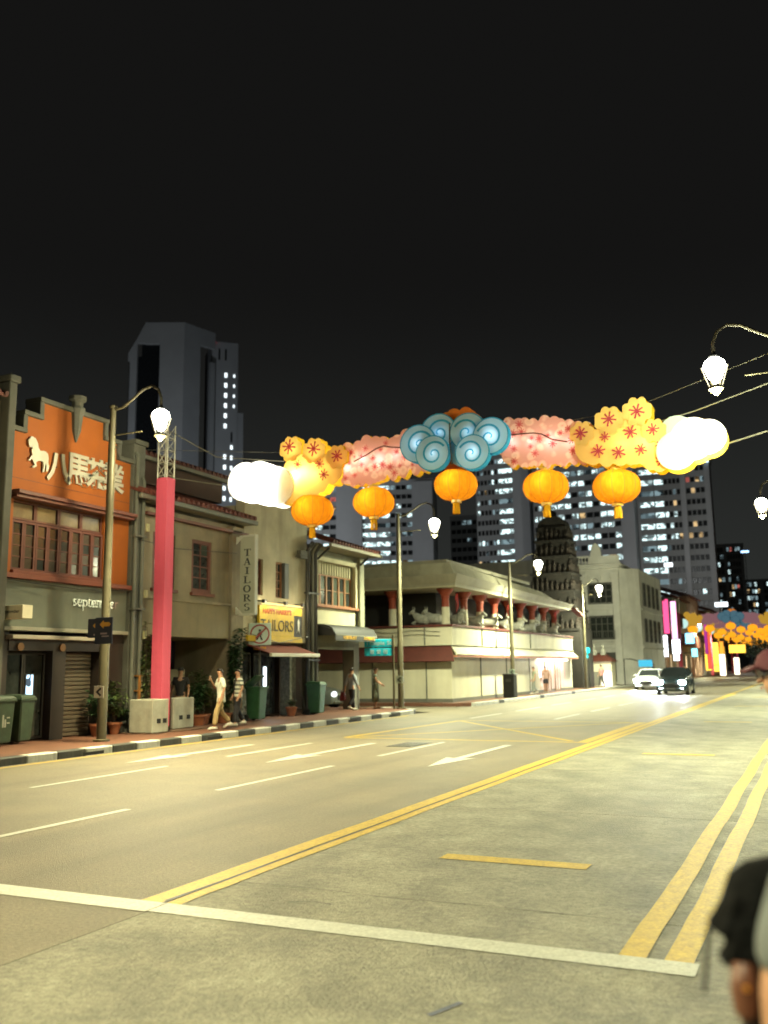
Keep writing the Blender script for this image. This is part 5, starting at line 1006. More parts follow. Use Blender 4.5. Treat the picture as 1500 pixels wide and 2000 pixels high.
for i, (c, fp, dy) in enumerate(zip(blue, (1, 1, 1, -1, -1, -1), (0.42, 0.36, 0.48, 0.37, 0.43, 0.49))):
    y0 = DY - dy; n = 40; rg, fc = MB(), MB()
    for q in range(n):
        a0, a1 = 2 * math.pi * q / n, 2 * math.pi * (q + 1) / n; f = lambda a, r, y: (c[0] + r * math.cos(a), y, c[1] + r * math.sin(a)); ri = c[2] * 0.94
        rg.quad(f(a0, c[2], y0), f(a1, c[2], y0), f(a1, c[2], y0 + 0.22), f(a0, c[2], y0 + 0.22)); rg.quad(f(a0, c[2], y0), f(a1, c[2], y0), f(a1, ri, y0), f(a0, ri, y0)); rg.quad(f(a0, c[2], y0 + 0.22), f(a1, c[2], y0 + 0.22), f(a1, 0, y0 + 0.22), f(a0, 0, y0 + 0.22))
    fc.v = [f(2 * math.pi * q / n, c[2] * 0.94, y0) for q in range(n)]; fc.f = [tuple(range(n))]
    o = rg.build('blue_swirl', p_bl2, deco); fc.build('swirl_face', p_blue, o); point('swirl_fill', (c[0], y0 + 0.14, c[1]), 6.0, (0.8, 0.92, 1.0), deco, 0.18)  # lamp added inside each disc to brighten it; swirls are lit from outside
    spiral(c[0] + 0.03 * fp, c[1] - 0.03, c[2] * 0.86, y0 - 0.006, -fp).build('spiral_line', p_bl2, o)
shell('blue_backing', [(-8.75, 7.6, 0.45), (-8.3, 7.55, 0.4), (-7.75, 7.55, 0.45), (-8.0, 7.3, 0.35)], p_blue, p_bl2, DY - 0.32, DY + 0.12)
MB().tube([(-8.26, DY - 0.5, 8.1), (-8.27, DY - 0.5, 7.6), (-8.22, DY - 0.5, 7.0)], 0.02, 6).build('seam_cable', darkm, deco)
def star(k=8, r=1.0):
    b = MB()
    for i in range(k):
        a = 2 * math.pi * i / k + 0.2; c, s = math.cos(a), math.sin(a); l = r * (1 if i % 2 == 0 else 0.86)
        f = lambda u, v: (u * c - v * s, 0, u * s + v * c)
        b.quad(f(0.0, -0.09), f(l, -0.12), f(l, 0.12), f(0.0, 0.09))
        b.v[-4:] = [(x, -0.0006 * i, z) for x, y, z in b.v[-4:]]
    return b
p_star = paper('print_red', (0.42, 0.07, 0.10), 0.55, 0.2); st_me = star().data('blossom_print', p_star)
r_ = random.Random(11)
def put_star(x, z, r, y, m=None):
    o = place('blossom_print', st_me, deco, Vector((x, y, z)) - deco.location, (0, r_.uniform(0, 0.8), 0), (r, 1, r))
    if m: setmat(o, m)
for x, z, r in ((-13.29, 8.1, 0.21), (-12.48, 7.95, 0.21), (-11.74, 7.66, 0.18), (-12.29, 7.49, 0.14), (-12.16, 7.17, 0.16), (-13.0, 7.55, 0.14), (-4.9, 7.48, 0.17), (-4.19, 7.75, 0.18), (-3.51, 7.86, 0.18), (-3.69, 7.36, 0.17), (-3.16, 7.36, 0.15), (-4.31, 7.31, 0.13), (-4.49, 6.98, 0.17), (-4.0, 6.89, 0.17), (-3.47, 6.9, 0.15), (-2.98, 6.97, 0.14), (-3.01, 6.58, 0.14)): put_star(x, z, r * 1.05, DY - 0.245)
p_spot = paper('print_rose', (0.72, 0.16, 0.20), 0.55, 0.3, 20)
def scatter(circ, x0, x1, n):
    pts = []; tries = 0
    while len(pts) < n and tries < 4000:
        tries += 1; c = r_.choice(circ); a, q = r_.uniform(0, 6.28), c[2] * 0.82 * math.sqrt(r_.random()); x, z = c[0] + q * math.cos(a), c[1] + q * math.sin(a)
        if x0 < x < x1 and all((x - p[0]) ** 2 + (z - p[1]) ** 2 > 0.2 ** 2 for p in pts): pts.append((x, z)); put_star(x, z, r_.uniform(0.075, 0.12), DY - 0.112, p_spot)
scatter(pinkL, -11.7, -9.3, 22); scatter(pinkR, -7.0, -4.9, 18)
for pts in ([(-11.27, 7.47), (-10.87, 7.62), (-10.58, 7.76), (-10.36, 7.81), (-10.12, 7.75), (-9.86, 7.71)], [(-6.73, 7.68), (-6.46, 7.68), (-6.12, 7.66), (-5.92, 7.61), (-5.66, 7.44), (-5.27, 7.33)]):
    MB().tube([(x, DY - 0.12, z) for x, z in pts], 0.02, 5).build('branch_line', mat('branch_brown', (0.1, 0.03, 0.02), 0.7), deco)
# lamps inside the cloth shells
W_, Y_, P_ = (1, 0.98, 0.9), (1, 0.9, 0.6), (1, 0.9, 0.8)
for x, y, z, p, c in ((-14.6, DY, 7.2, 110, W_), (-14.0, DY, 7.1, 110, W_), (-13.75, DY + .22, 7.05, 60, W_), (-13.15, DY, 7.25, 60, Y_), (-12.8, DY, 7.3, 14, Y_), (-13.25, DY - .02, 8.04, 6.5, Y_), (-12.49, DY - .02, 7.9, 5.5, Y_), (-11.75, DY - .02, 7.64, 4, Y_), (-12.5, DY, 7.2, 8, Y_), (-11.95, DY, 7.4, 5, Y_), (-11.5, DY + .08, 7.35, 7.05, P_), (-11.0, DY + .08, 7.5, 7.05, P_), (-10.5, DY + .08, 7.45, 7.05, P_), (-10.0, DY + .08, 7.5, 4.42, P_), (-9.5, DY + .08, 7.5, 5.12, P_), (-6.7, DY + .08, 7.5, 5.12, P_), (-6.2, DY + .08, 7.45, 4.42, P_), (-5.7, DY + .08, 7.4, 7.05, P_), (-5.2, DY + .08, 7.35, 7.05, P_), (-4.6, DY, 7.2, 4, Y_), (-4.88, DY - .02, 7.48, 2.2, Y_), (-4.19, DY - .02, 7.72, 2.8, Y_), (-3.51, DY - .02, 7.86, 2.8, Y_), (-3.14, DY - .02, 7.33, 4, Y_), (-3.9, DY, 7.1, 5, Y_), (-3.35, DY, 7.1, 12, Y_), (-2.95, DY, 6.8, 50, Y_), (-2.75, DY + .05, 6.8, 80, W_), (-2.3, DY, 6.95, 90, W_), (-1.95, DY, 7.0, 70, W_)):
    point('shell_lamp', (x, y, z), p, c, deco, 0.16)
p_lan = paper('lantern_silk', (0.92, 0.36, 0.02), 0.7, 0.38, 9, (1.6, 1.6, 0.12)); p_tas = paper('tassel', (0.85, 0.5, 0.03), 0.5)
def lantern(lab, x, z, r, power, y=DY):
    t = thing('silk_lantern', lab, 'lantern', (x, y, z), 0, 'orange silk lanterns under the arch'); h_ = r * 0.72; b = MB(); n, m_ = 24, 14
    prof = [(r * math.sin(math.pi * (0.08 + 0.84 * i / m_)) ** 0.8, -h_ * math.cos(math.pi * (0.08 + 0.84 * i / m_))) for i in range(m_ + 1)]
    b.lathe(prof, (x, y, z), n); b.build('silk_body', p_lan, t, smooth='all')
    rb = MB()
    for k in range(12): a = 2 * math.pi * k / 12; rb.tube([(x + 1.004 * q * math.cos(a), y + 1.004 * q * math.sin(a), z + zz) for q, zz in prof], 0.006, 4)
    rb.build('rib', mat('lantern_rib', (0.5, 0.16, 0.02), 0.6), t)
    MB().lathe([(r * 0.22, 0), (r * 0.22, 0.09)], (x, y, z + h_ * 0.95), 12).lathe([(r * 0.24, -0.08), (r * 0.24, 0)], (x, y, z - h_ * 0.95), 12).build('collar', mat('gold_collar', (0.6, 0.36, 0.04), 0.4), t)
    ts = MB()
    for k in range(14): a = 2 * math.pi * k / 14; ts.tube([(x + 0.07 * math.cos(a), y + 0.07 * math.sin(a), z - h_ - 0.05), (x + 0.085 * math.cos(a), y + 0.085 * math.sin(a), z - h_ - 0.36)], 0.017, 4)
    ts.build('tassel', p_tas, t); MB().tube([(x, y, z + h_), (x, y, z + h_ + 0.25)], 0.012, 5).build('cord', darkm, t)
    if power:
        for q in range(3): aq = -1.57 + q * 2.094; point('lantern_lamp', (x + 0.62 * r * math.cos(aq), y + 0.62 * r * math.sin(aq), z + 0.07), power / 3, (1.0, 0.84, 0.45), t, 0.05)
    return t
od = ['leftmost, under the yellow flowers', 'second from left, under the pink blossom', 'middle one under the blue swirls', 'fourth from left, under the right pink blossom', 'rightmost, under the right yellow flowers']
lan = [lantern('orange silk lantern with tassel, ' + od[i], x, z, r, 15) for i, (x, z, r) in enumerate(((-12.66, 6.23, 0.6), (-10.73, 6.29, 0.57), (-8.32, 6.54, 0.58), (-5.9, 6.26, 0.58), (-4.14, 6.09, 0.58)))]
for i, (x, z) in enumerate(((-12.66, 6.23), (-10.73, 6.29), (-8.32, 6.54), (-5.9, 6.26), (-4.14, 6.09))): MB().tube([(x, DY, z + 0.2), (x, DY, 6.9)], 0.01, 4).build('hanger', darkm, deco)
# stay cables
def cable(lab, pts, r=0.012):
    return tag(MB().tube(pts, r, 5).build('stay_cable', mat('steel_cable', (0.16, 0.155, 0.12), 0.45, metal=0.3)), lab, 'cable', 'steel stay cables of the arch')
cable('steel stay cable from the pink column to the left cloud', [(-16.5, 21.1, 7.3), (-15.3, DY, 7.15)]); cable('upper steel stay cable into the left yellow flowers', [(-16.6, 21.0, 8.7), (-15.6, 22.0, 8.0), (-13.6, DY, 7.75)])
cable('steel stay cable from the right cloud toward the right lamps', [(-1.6, DY, 6.85), (0.6, DY - 1.2, 7.05)], 0.02); cable('upper right steel stay cable above the right cloud', [(-3.0, DY, 7.6), (-2.2, DY, 7.75), (0.6, DY - 1.2, 8.15)], 0.014)
cable('thin sagging wire high across the street', [(-20.4, 20.5, 8.5), (-12, 26, 8.5), (-4, 24, 8.4), (0.4, 22.0, 9.0)], 0.006)
# the same arch again and again further down the street
em = {p_white: emis('far_white', (0.55, 0.85, 0.78), 1.0), p_yel: emis('far_yellow', (0.75, 0.42, 0.05), 0.6), p_rim: emis('far_rim', (0.8, 0.45, 0.04), 0.8), p_pink: emis('far_pink', (0.42, 0.2, 0.22), 0.5), p_blue: emis('far_blue', (0.12, 0.26, 0.33), 0.5), p_bl2: emis('far_deep', (0.02, 0.10, 0.17), 0.5), p_or: emis('far_orange', (0.8, 0.25, 0.03), 0.7), p_lan: emis('far_lantern', (1.0, 0.36, 0.015), 1.25), p_tas: emis('far_tassel', (1.0, 0.45, 0.03), 1.2)}
def glow(o):
    if o.type == 'MESH' and o.data.materials and o.data.materials[0] in em: setmat(o, em[o.data.materials[0]])
    for c in o.children: glow(c)
keep = lambda ch: ch.name.split('.')[0] not in ('blossom_print', 'branch_line', 'spiral_line')
for k, (yy, dx) in enumerate(((118, -0.9), (132, -0.75), (146, -0.6), (161, -0.45), (176, -0.3), (192, -0.1), (208, 0.2), (226, 0.5), (244, 0.8))):
    c = copy_tree(deco, None, keep); c.location = (deco.location.x + dx, yy, 6.2); c['label'] = 'distant lantern arch over the road, %s beyond the first' % nm[k]; c['group'] = 'lantern arches further down the street'; glow(c)
    for i, l in enumerate(lan):
        q = copy_tree(l); q.location = (l.location.x + dx, yy, l.location.z - 0.3); q['label'] = 'tiny orange lantern, %s of the %s distant arch' % (('leftmost', 'second', 'middle', 'fourth', 'rightmost')[i], nm[k]); q['group'] = 'lanterns of the distant arches'; glow(q)
    if k in (0, 2, 4, 6):
        q = copy_tree(PC); q.location = (-15.4 + dx * 0.3, yy - 1.0, 0.15); q['label'] = 'distant pink cloth column under the %s far arch' % nm[k]
# extra far columns in red
for k, yy in enumerate((104, 132, 160)):
    q = copy_tree(PC); q.location = (-13.4 + 0.4 * k, yy, 0.15); q['label'] = 'distant red cloth column at the pavement edge, %s of three' % nm[k]
# ================================================================== bins, pots, shelf
def bin_(lab, x, y, rz, m, lid_open=False, k=1.0):
    t = thing('wheelie_bin', lab, 'bin', (x, y, 0.15), rz, 'wheelie bins on the footpath')
    def pl(name, b, mm, par=t, sm=False, bev=0.012): return place(name, b.data(name, mm, smooth=sm, bevel=bev), par)
    w0, w1, d0, d1 = 0.19 * k, 0.235 * k, 0.22 * k, 0.27 * k; k = k * 1.1
    pl('body', MB().loft([[(-w0, -d0, 0.06), (w0, -d0, 0.06), (w0, d0, 0.06), (-w0, d0, 0.06)], [(-w1, -d1, 0.92 * k), (w1, -d1, 0.92 * k), (w1, d1, 0.92 * k), (-w1, d1, 0.92 * k)]]), m, bev=0.03)
    pl('rim', MB().box(-w1 - 0.025, w1 + 0.025, -d1 - 0.025, d1 + 0.025, 0.9 * k, 0.955 * k), m)
    lid = MB().loft([[(-w1 - 0.02, -d1 - 0.03, 0), (w1 + 0.02, -d1 - 0.03, 0), (w1 + 0.02, d1 + 0.03, 0), (-w1 - 0.02, d1 + 0.03, 0)], [(-w1 + 0.04, -d1 + 0.04, 0.075), (w1 - 0.04, -d1 + 0.04, 0.075), (w1 - 0.04, d1 - 0.02, 0.095), (-w1 + 0.04, d1 - 0.02, 0.095)]])
    if lid_open: lid.xf(Matrix.Translation((0, d1, 0.96 * k)) @ Matrix.Rotation(math.radians(-35), 4, 'X') @ Matrix.Translation((0, -d1, 0.01)))
    else: lid.xf(Matrix.Translation((0, 0, 0.958 * k)))
    pl('lid', lid, m); pl('handle', MB().tube([(-w1 * 0.8, d1 + 0.03, 0.93 * k), (-w1 * 0.8, d1 + 0.1, 0.95 * k), (w1 * 0.8, d1 + 0.1, 0.95 * k), (w1 * 0.8, d1 + 0.03, 0.93 * k)], 0.016, 6), m, bev=0)
    for s in (-1, 1): pl('wheel', MB().tube([(s * (w0 + 0.01), d0, 0.1), (s * (w0 + 0.06), d0, 0.1)], 0.1, 14), black, bev=0)
    return t
bg = mat('bin_green', (0.035, 0.06, 0.035), 0.5, var=0.3, scale=4, dirt=0.3, dirtcol=(0.1, 0.1, 0.07)); bg2_ = mat('bin_green_bright', (0.025, 0.085, 0.035), 0.45, var=0.25, scale=4)
b1 = bin_('dark green wheelie bin nearest the left edge, white stencil on its front', -17.3, 16.0, H * 0.95, bg, k=1.0)
place('stencil', MB().box(-0.1, -0.06, -0.275, -0.27, 0.42, 0.7).box(-0.04, 0.0, -0.275, -0.27, 0.42, 0.6).box(0.02, 0.1, -0.275, -0.27, 0.5, 0.53).box(0.02, 0.1, -0.275, -0.27, 0.62, 0.65).data('stencil', mat('stencil_white', (0.35, 0.36, 0.3), 0.6)), b1, (0, 0.02, 0))
bin_('dark green wheelie bin second from the left edge', -17.35, 16.65, H * 1.03, bg, k=1.0)
bin_('green wheelie bin with raised lid under the prohibition sign', -16.95, 26.35, H, bg2_, True, k=1.05)
bin_('green wheelie bin beside the rain pipes of the corner house', -16.95, 30.4, H * 1.02, bg2_, k=1.05)
bx = thing('litter_bin', 'black litter cabinet at the foot of the temple lamp post', 'bin', (-15.0, 48.1, 0.15))
MB().box(-15.32, -14.7, 47.75, 48.35, 0.17, 1.35).build('cabinet', black, bx, bevel=0.04); MB().box(-15.34, -14.68, 47.73, 48.37, 1.35, 1.42).build('top', darkm, bx, bevel=0.02); MB().box(-15.15, -14.87, 47.735, 47.75, 1.0, 1.15).build('slot', darkm, bx)
leafm = [mat('leaf_a', (0.045, 0.10, 0.025), 0.5, var=0.4, scale=6), mat('leaf_b', (0.03, 0.075, 0.025), 0.5, var=0.4, scale=6), mat('leaf_c', (0.075, 0.11, 0.03), 0.55, var=0.4, scale=6)]
potm = [mat('terracotta', (0.26, 0.085, 0.035), 0.8, var=0.25, scale=5, dirt=0.3), mat('dark_pot', (0.05, 0.05, 0.045), 0.6)]
def plant(lab, x, y, hgt, R, seed, pot=0, z0=0.15, leaf=0.16, n=200, pr=0.2, ph=0.32):
    r = random.Random(seed); t = thing('potted_plant', lab, 'plant', (x, y, z0), 0, 'potted plants along the olive house')
    MB().lathe([(pr * 0.65, 0), (pr * 0.95, ph * 0.8), (pr * 1.08, ph * 0.82), (pr * 1.08, ph), (pr * 0.9, ph), (pr * 0.85, ph * 0.85), (0.001, ph * 0.85)], (x, y, z0), 14).build('pot', potm[pot], t, smooth=True)
    s, l = MB(), MB()
    for k in range(9):
        a = r.uniform(0, 6.28); q = R * r.uniform(0.2, 0.9); top = Vector((x + q * math.cos(a), y + q * math.sin(a), z0 + ph + (hgt - ph) * r.uniform(0.55, 1))); base = Vector((x + r.uniform(-0.05, 0.05), y + r.uniform(-0.05, 0.05), z0 + ph * 0.8)); mid = (base + top) / 2 + Vector((r.uniform(-0.06, 0.06), r.uniform(-0.06, 0.06), 0.08))
        s.tube([base, mid, top], [0.012, 0.009, 0.004], 4)
        for j in range(n // 9):
            u = r.uniform(0.25, 1.05); p = base.lerp(mid, u * 2) if u < 0.5 else mid.lerp(top, u * 2 - 1); aa = r.uniform(0, 6.28); d = Vector((math.cos(aa), math.sin(aa), r.uniform(-0.35, 0.6))).normalized(); k_ = d.cross(Vector((0, 0, 1))).normalized(); L_ = leaf * r.uniform(0.6, 1.35)
            l.quad(p, p + d * L_ * 0.45 - k_ * L_ * 0.2, p + d * L_ - Vector((0, 0, L_ * 0.25)), p + d * L_ * 0.5 + k_ * L_ * 0.2)
    s.build('stem', bark, t); l.build('foliage', leafm[seed % 3], t)
plant('bushy potted plant between first lamp post and shutter', -17.2, 19.15, 1.1, 0.42, 1, 0, leaf=0.2); plant('tall potted plant beside the timber shelf foot', -17.25, 19.85, 1.5, 0.45, 2, 0, n=260, leaf=0.2); plant('low potted plant behind the wall-side ballast block', -17.45, 20.3, 0.75, 0.3, 3, 1)
plant('leafy shrub in a pot right of the ballast blocks', -17.35, 23.75, 1.45, 0.55, 4, 0, n=420, leaf=0.2, pr=0.26); plant('leafy shrub in a pot, middle of the three before the pale partition', -17.65, 24.35, 1.7, 0.5, 5, 0, n=420, leaf=0.18, pr=0.26); plant('leafy shrub in a pot behind the walkers', -17.3, 25.0, 1.25, 0.55, 6, 0, n=420, leaf=0.18, pr=0.26)
plant('tall climbing plant against the pilaster under the vertical sign', -17.1, 25.35, 3.1, 0.34, 7, 1, n=900, leaf=0.2); plant('slender climber on the pipes behind the pink column', -17.1, 20.95, 3.2, 0.22, 8, 1, n=300, leaf=0.16); plant('small potted plant on top of the timber shelf', -17.35, 20.95, 0.55, 0.22, 9, 0, 1.72, 0.12, 120, 0.14, 0.24)
plant('small terracotta pot plant by the stone column', -17.3, 29.2, 0.6, 0.2, 10, 0, leaf=0.12, n=90); plant('dim potted plant hanging over the partition', -19.1, 23.0, 0.8, 0.3, 11, 1, 1.85, 0.16, 160)
t = thing('timber_shelf', 'orange timber shelf rack holding a pot beside the pink column', 'shelf', (-17.4, 20.95, 0.15)); wd = mat('orange_timber', (0.30, 0.13, 0.03), 0.55, var=0.25, scale=6)
for x in (-17.58, -17.14):
    for y in (20.7, 21.2): MB().box(x - 0.025, x + 0.025, y - 0.03, y + 0.03, 0.15, 1.68).build('upright', wd, t)
for z in (0.45, 0.85, 1.25, 1.66): MB().box(-17.6, -17.12, 20.66, 21.24, z, z + 0.035).build('shelf_board', wd, t)
t = thing('broom', 'pale-handled broom leaning in the dark tailor doorway', 'broom', (-17.35, 30.1, 0.15)); MB().tube([(-17.3, 30.2, 0.3), (-17.45, 30.0, 1.45)], 0.016, 6).build('handle', pipe, t); MB().loft([[(-17.4, 30.15, 0.17), (-17.2, 30.15, 0.17), (-17.2, 30.25, 0.17), (-17.4, 30.25, 0.17)], [(-17.33, 30.18, 0.36), (-17.27, 30.18, 0.36), (-17.27, 30.22, 0.36), (-17.33, 30.22, 0.36)]]).build('bristles', darkw, t)
# ================================================================== cars
carglass = mat('car_glass', (0.02, 0.024, 0.026), 0.06, spec=0.9); tyre = mat('tyre', (0.018, 0.018, 0.018), 0.85); rim_m = mat('rim', (0.35, 0.35, 0.34), 0.35, metal=0.8); chrome_c = mat('car_chrome', (0.5, 0.5, 0.5), 0.2, metal=0.9); headm = emis('headlight', (0.8, 0.92, 1.0), 500.0); plate_m = mat('number_plate', (0.05, 0.05, 0.05), 0.5)
def car(lab, cat, loc, rz, paint, tall=1.0, lights=0.0, strip_=None, head=None):
    """nose toward local -Y"""
    t = thing('parked_car' if not lights else 'oncoming_car', lab, cat, loc, rz)
    def ring(y, w, zb, zm, zt, tw): return [(-w, y, zb), (-w * 1.02, y, zm), (-tw, y, zt), (0, y, zt + 0.03), (tw, y, zt), (w * 1.02, y, zm), (w, y, zb), (0, y, zb - 0.02)]
    k = tall
    R_ = [ring(-2.2, 0.66, 0.32, 0.5 * k, 0.66 * k, 0.6), ring(-2.08, 0.82, 0.22, 0.56 * k, 0.78 * k, 0.72), ring(-1.4, 0.88, 0.2, 0.64 * k, 0.93 * k, 0.8), ring(-0.8, 0.9, 0.2, 0.7 * k, 1.0 * k, 0.82), ring(0.6, 0.9, 0.2, 0.7 * k, 1.02 * k, 0.82), ring(1.7, 0.88, 0.22, 0.7 * k, 1.03 * k, 0.8), ring(2.2, 0.78, 0.34, 0.66 * k, 0.98 * k, 0.7)]
    place('body', MB().loft(R_).data('body', paint, smooth=True, bevel=0.02), t)
    cab = [[(-0.76, -0.95, 0.98 * k), (0.76, -0.95, 0.98 * k), (0.78, 1.75, 1.0 * k), (-0.78, 1.75, 1.0 * k)], [(-0.6, -0.25, 1.42 * k), (0.6, -0.25, 1.42 * k), (0.6, 1.25, 1.43 * k), (-0.6, 1.25, 1.43 * k)]]
    place('roof', MB().loft([[(x * 1.0, y, z) for x, y, z in cab[1]], [(-0.5, -0.1, 1.5 * k), (0.5, -0.1, 1.5 * k), (0.5, 1.15, 1.5 * k), (-0.5, 1.15, 1.5 * k)]]).data('roof', paint, smooth=True), t)
    place('windscreen', MB().loft(cab, cap=False).data('windscreen', carglass), t)
    b = MB()
    for sx in (-1, 1):
        b.bar((sx * 0.77, -0.96, 0.97 * k), (sx * 0.61, -0.26, 1.43 * k), 0.06); b.bar((sx * 0.79, 1.76, 0.99 * k), (sx * 0.61, 1.26, 1.44 * k), 0.08); b.bar((sx * 0.79, 0.45, 0.98 * k), (sx * 0.615, 0.5, 1.44 * k), 0.06)
    place('roof_pillar', b.data('roof_pillar', paint), t)
    place('grille', MB().box(-0.42, 0.42, -2.23, -2.12, 0.42 * k, 0.62 * k).data('grille', black, bevel=0.02), t); place('bumper', MB().box(-0.72, 0.72, -2.24, -2.05, 0.24, 0.38 * k).data('bumper', paint, bevel=0.04), t)
    place('number_plate', MB().box(-0.24, 0.24, -2.26, -2.235, 0.32, 0.43).data('number_plate', plate_m), t)
    for sx in (-1, 1):
        place('headlight', MB().ell((sx * 0.62, -2.13, 0.66 * k), (0.22, 0.11, 0.14), 12, 6).data('headlight', head or chrome_c, smooth='all'), t)
        place('mirror', MB().ell((sx * 0.98, -0.6, 1.04 * k), (0.1, 0.06, 0.07), 10, 6).bar((sx * 0.85, -0.58, 1.0 * k), (sx * 0.95, -0.6, 1.03 * k), 0.04).data('mirror', paint, smooth=True), t)
        for y in (-1.35, 1.35):
            w = place('wheel', MB().tube([(sx * 0.72, y, 0.33), (sx * 0.74, y, 0.33), (sx * 0.9, y, 0.33), (sx * 0.92, y, 0.33)], [0.29, 0.33, 0.33, 0.29], 20).data('wheel', tyre), t); place('hub', MB().tube([(sx * 0.88, y, 0.33), (sx * 0.93, y, 0.33)], 0.2, 14).data('hub', rim_m), w)
    if lights:
        for sx in (-1, 1):
            l = point('headlight_beam', (0, 0, 0), lights, (0.86, 0.95, 1.0), None, 0.08, (64, 1.0)); l.parent = t; l.location = (sx * 0.62, -2.25, 0.66 * k); l.rotation_euler = (math.radians(88), 0, math.radians(180))
    if strip_: place('roof_sign', MB().box(-0.4, 0.4, 0.3, 0.5, 1.5 * k, 1.64 * k).data('roof_sign', strip_, bevel=0.03), t)
    return t
car('dark car with glaring headlights driving toward the camera', 'car', (-8.05, 59.5, 0.005), 0, mat('dark_paint', (0.03, 0.045, 0.05), 0.25, metal=0.3, coat=0.6), 1.08, 700, head=headm)
car('white car with headlights on, behind the dark car', 'car', (-11.3, 70.5, 0.005), 0, mat('white_car', (0.55, 0.58, 0.6), 0.3, coat=0.5), 1.0, 700, head=headm)
car('grey car seen through the corner house arcade, one headlight on', 'car', (-22.1, 38.1, 0.005), math.pi / 2, mat('grey_car', (0.12, 0.13, 0.12), 0.3, metal=0.3, coat=0.5), 1.0, 0, head=emis('dim_head', (0.9, 0.97, 1.0), 2.0), strip_=emis('taxi_sign', (1.0, 0.4, 0.05), 0.7))
# ================================================================== people
def skin(verts, edges, rad, sub=2, root=0, smooth_it=True):
    me = bpy.data.meshes.new('s'); me.from_pydata(verts, edges, []); o = bpy.data.objects.new('s', me); COL.objects.link(o)
    m = o.modifiers.new('s', 'SKIN'); m.use_smooth_shade = True
    for i, v in enumerate(me.skin_vertices[0].data): v.radius = rad[i] if isinstance(rad[i], tuple) else (rad[i], rad[i]); v.use_root = (i == root)
    s = o.modifiers.new('u', 'SUBSURF'); s.levels = sub; s.render_levels = sub
    dg = bpy.context.evaluated_depsgraph_get(); r = bpy.data.meshes.new_from_object(o.evaluated_get(dg)); bpy.data.objects.remove(o); bpy.data.meshes.remove(me)
    for p in r.polygons: p.use_smooth = True
    return r
def chain(V, E, R, parent, pts):
    p = parent
    for q, r in pts: V.append(q); R.append(r); E.append((p, len(V) - 1)); p = len(V) - 1
    return p
skinm = mat('skin', (0.42, 0.23, 0.14), 0.55, var=0.06, scale=8); skind = mat('skin_tan', (0.34, 0.18, 0.105), 0.55, var=0.06, scale=8)
hairm = mat('hair_black', (0.014, 0.011, 0.01), 0.45, var=0.3, scale=20)
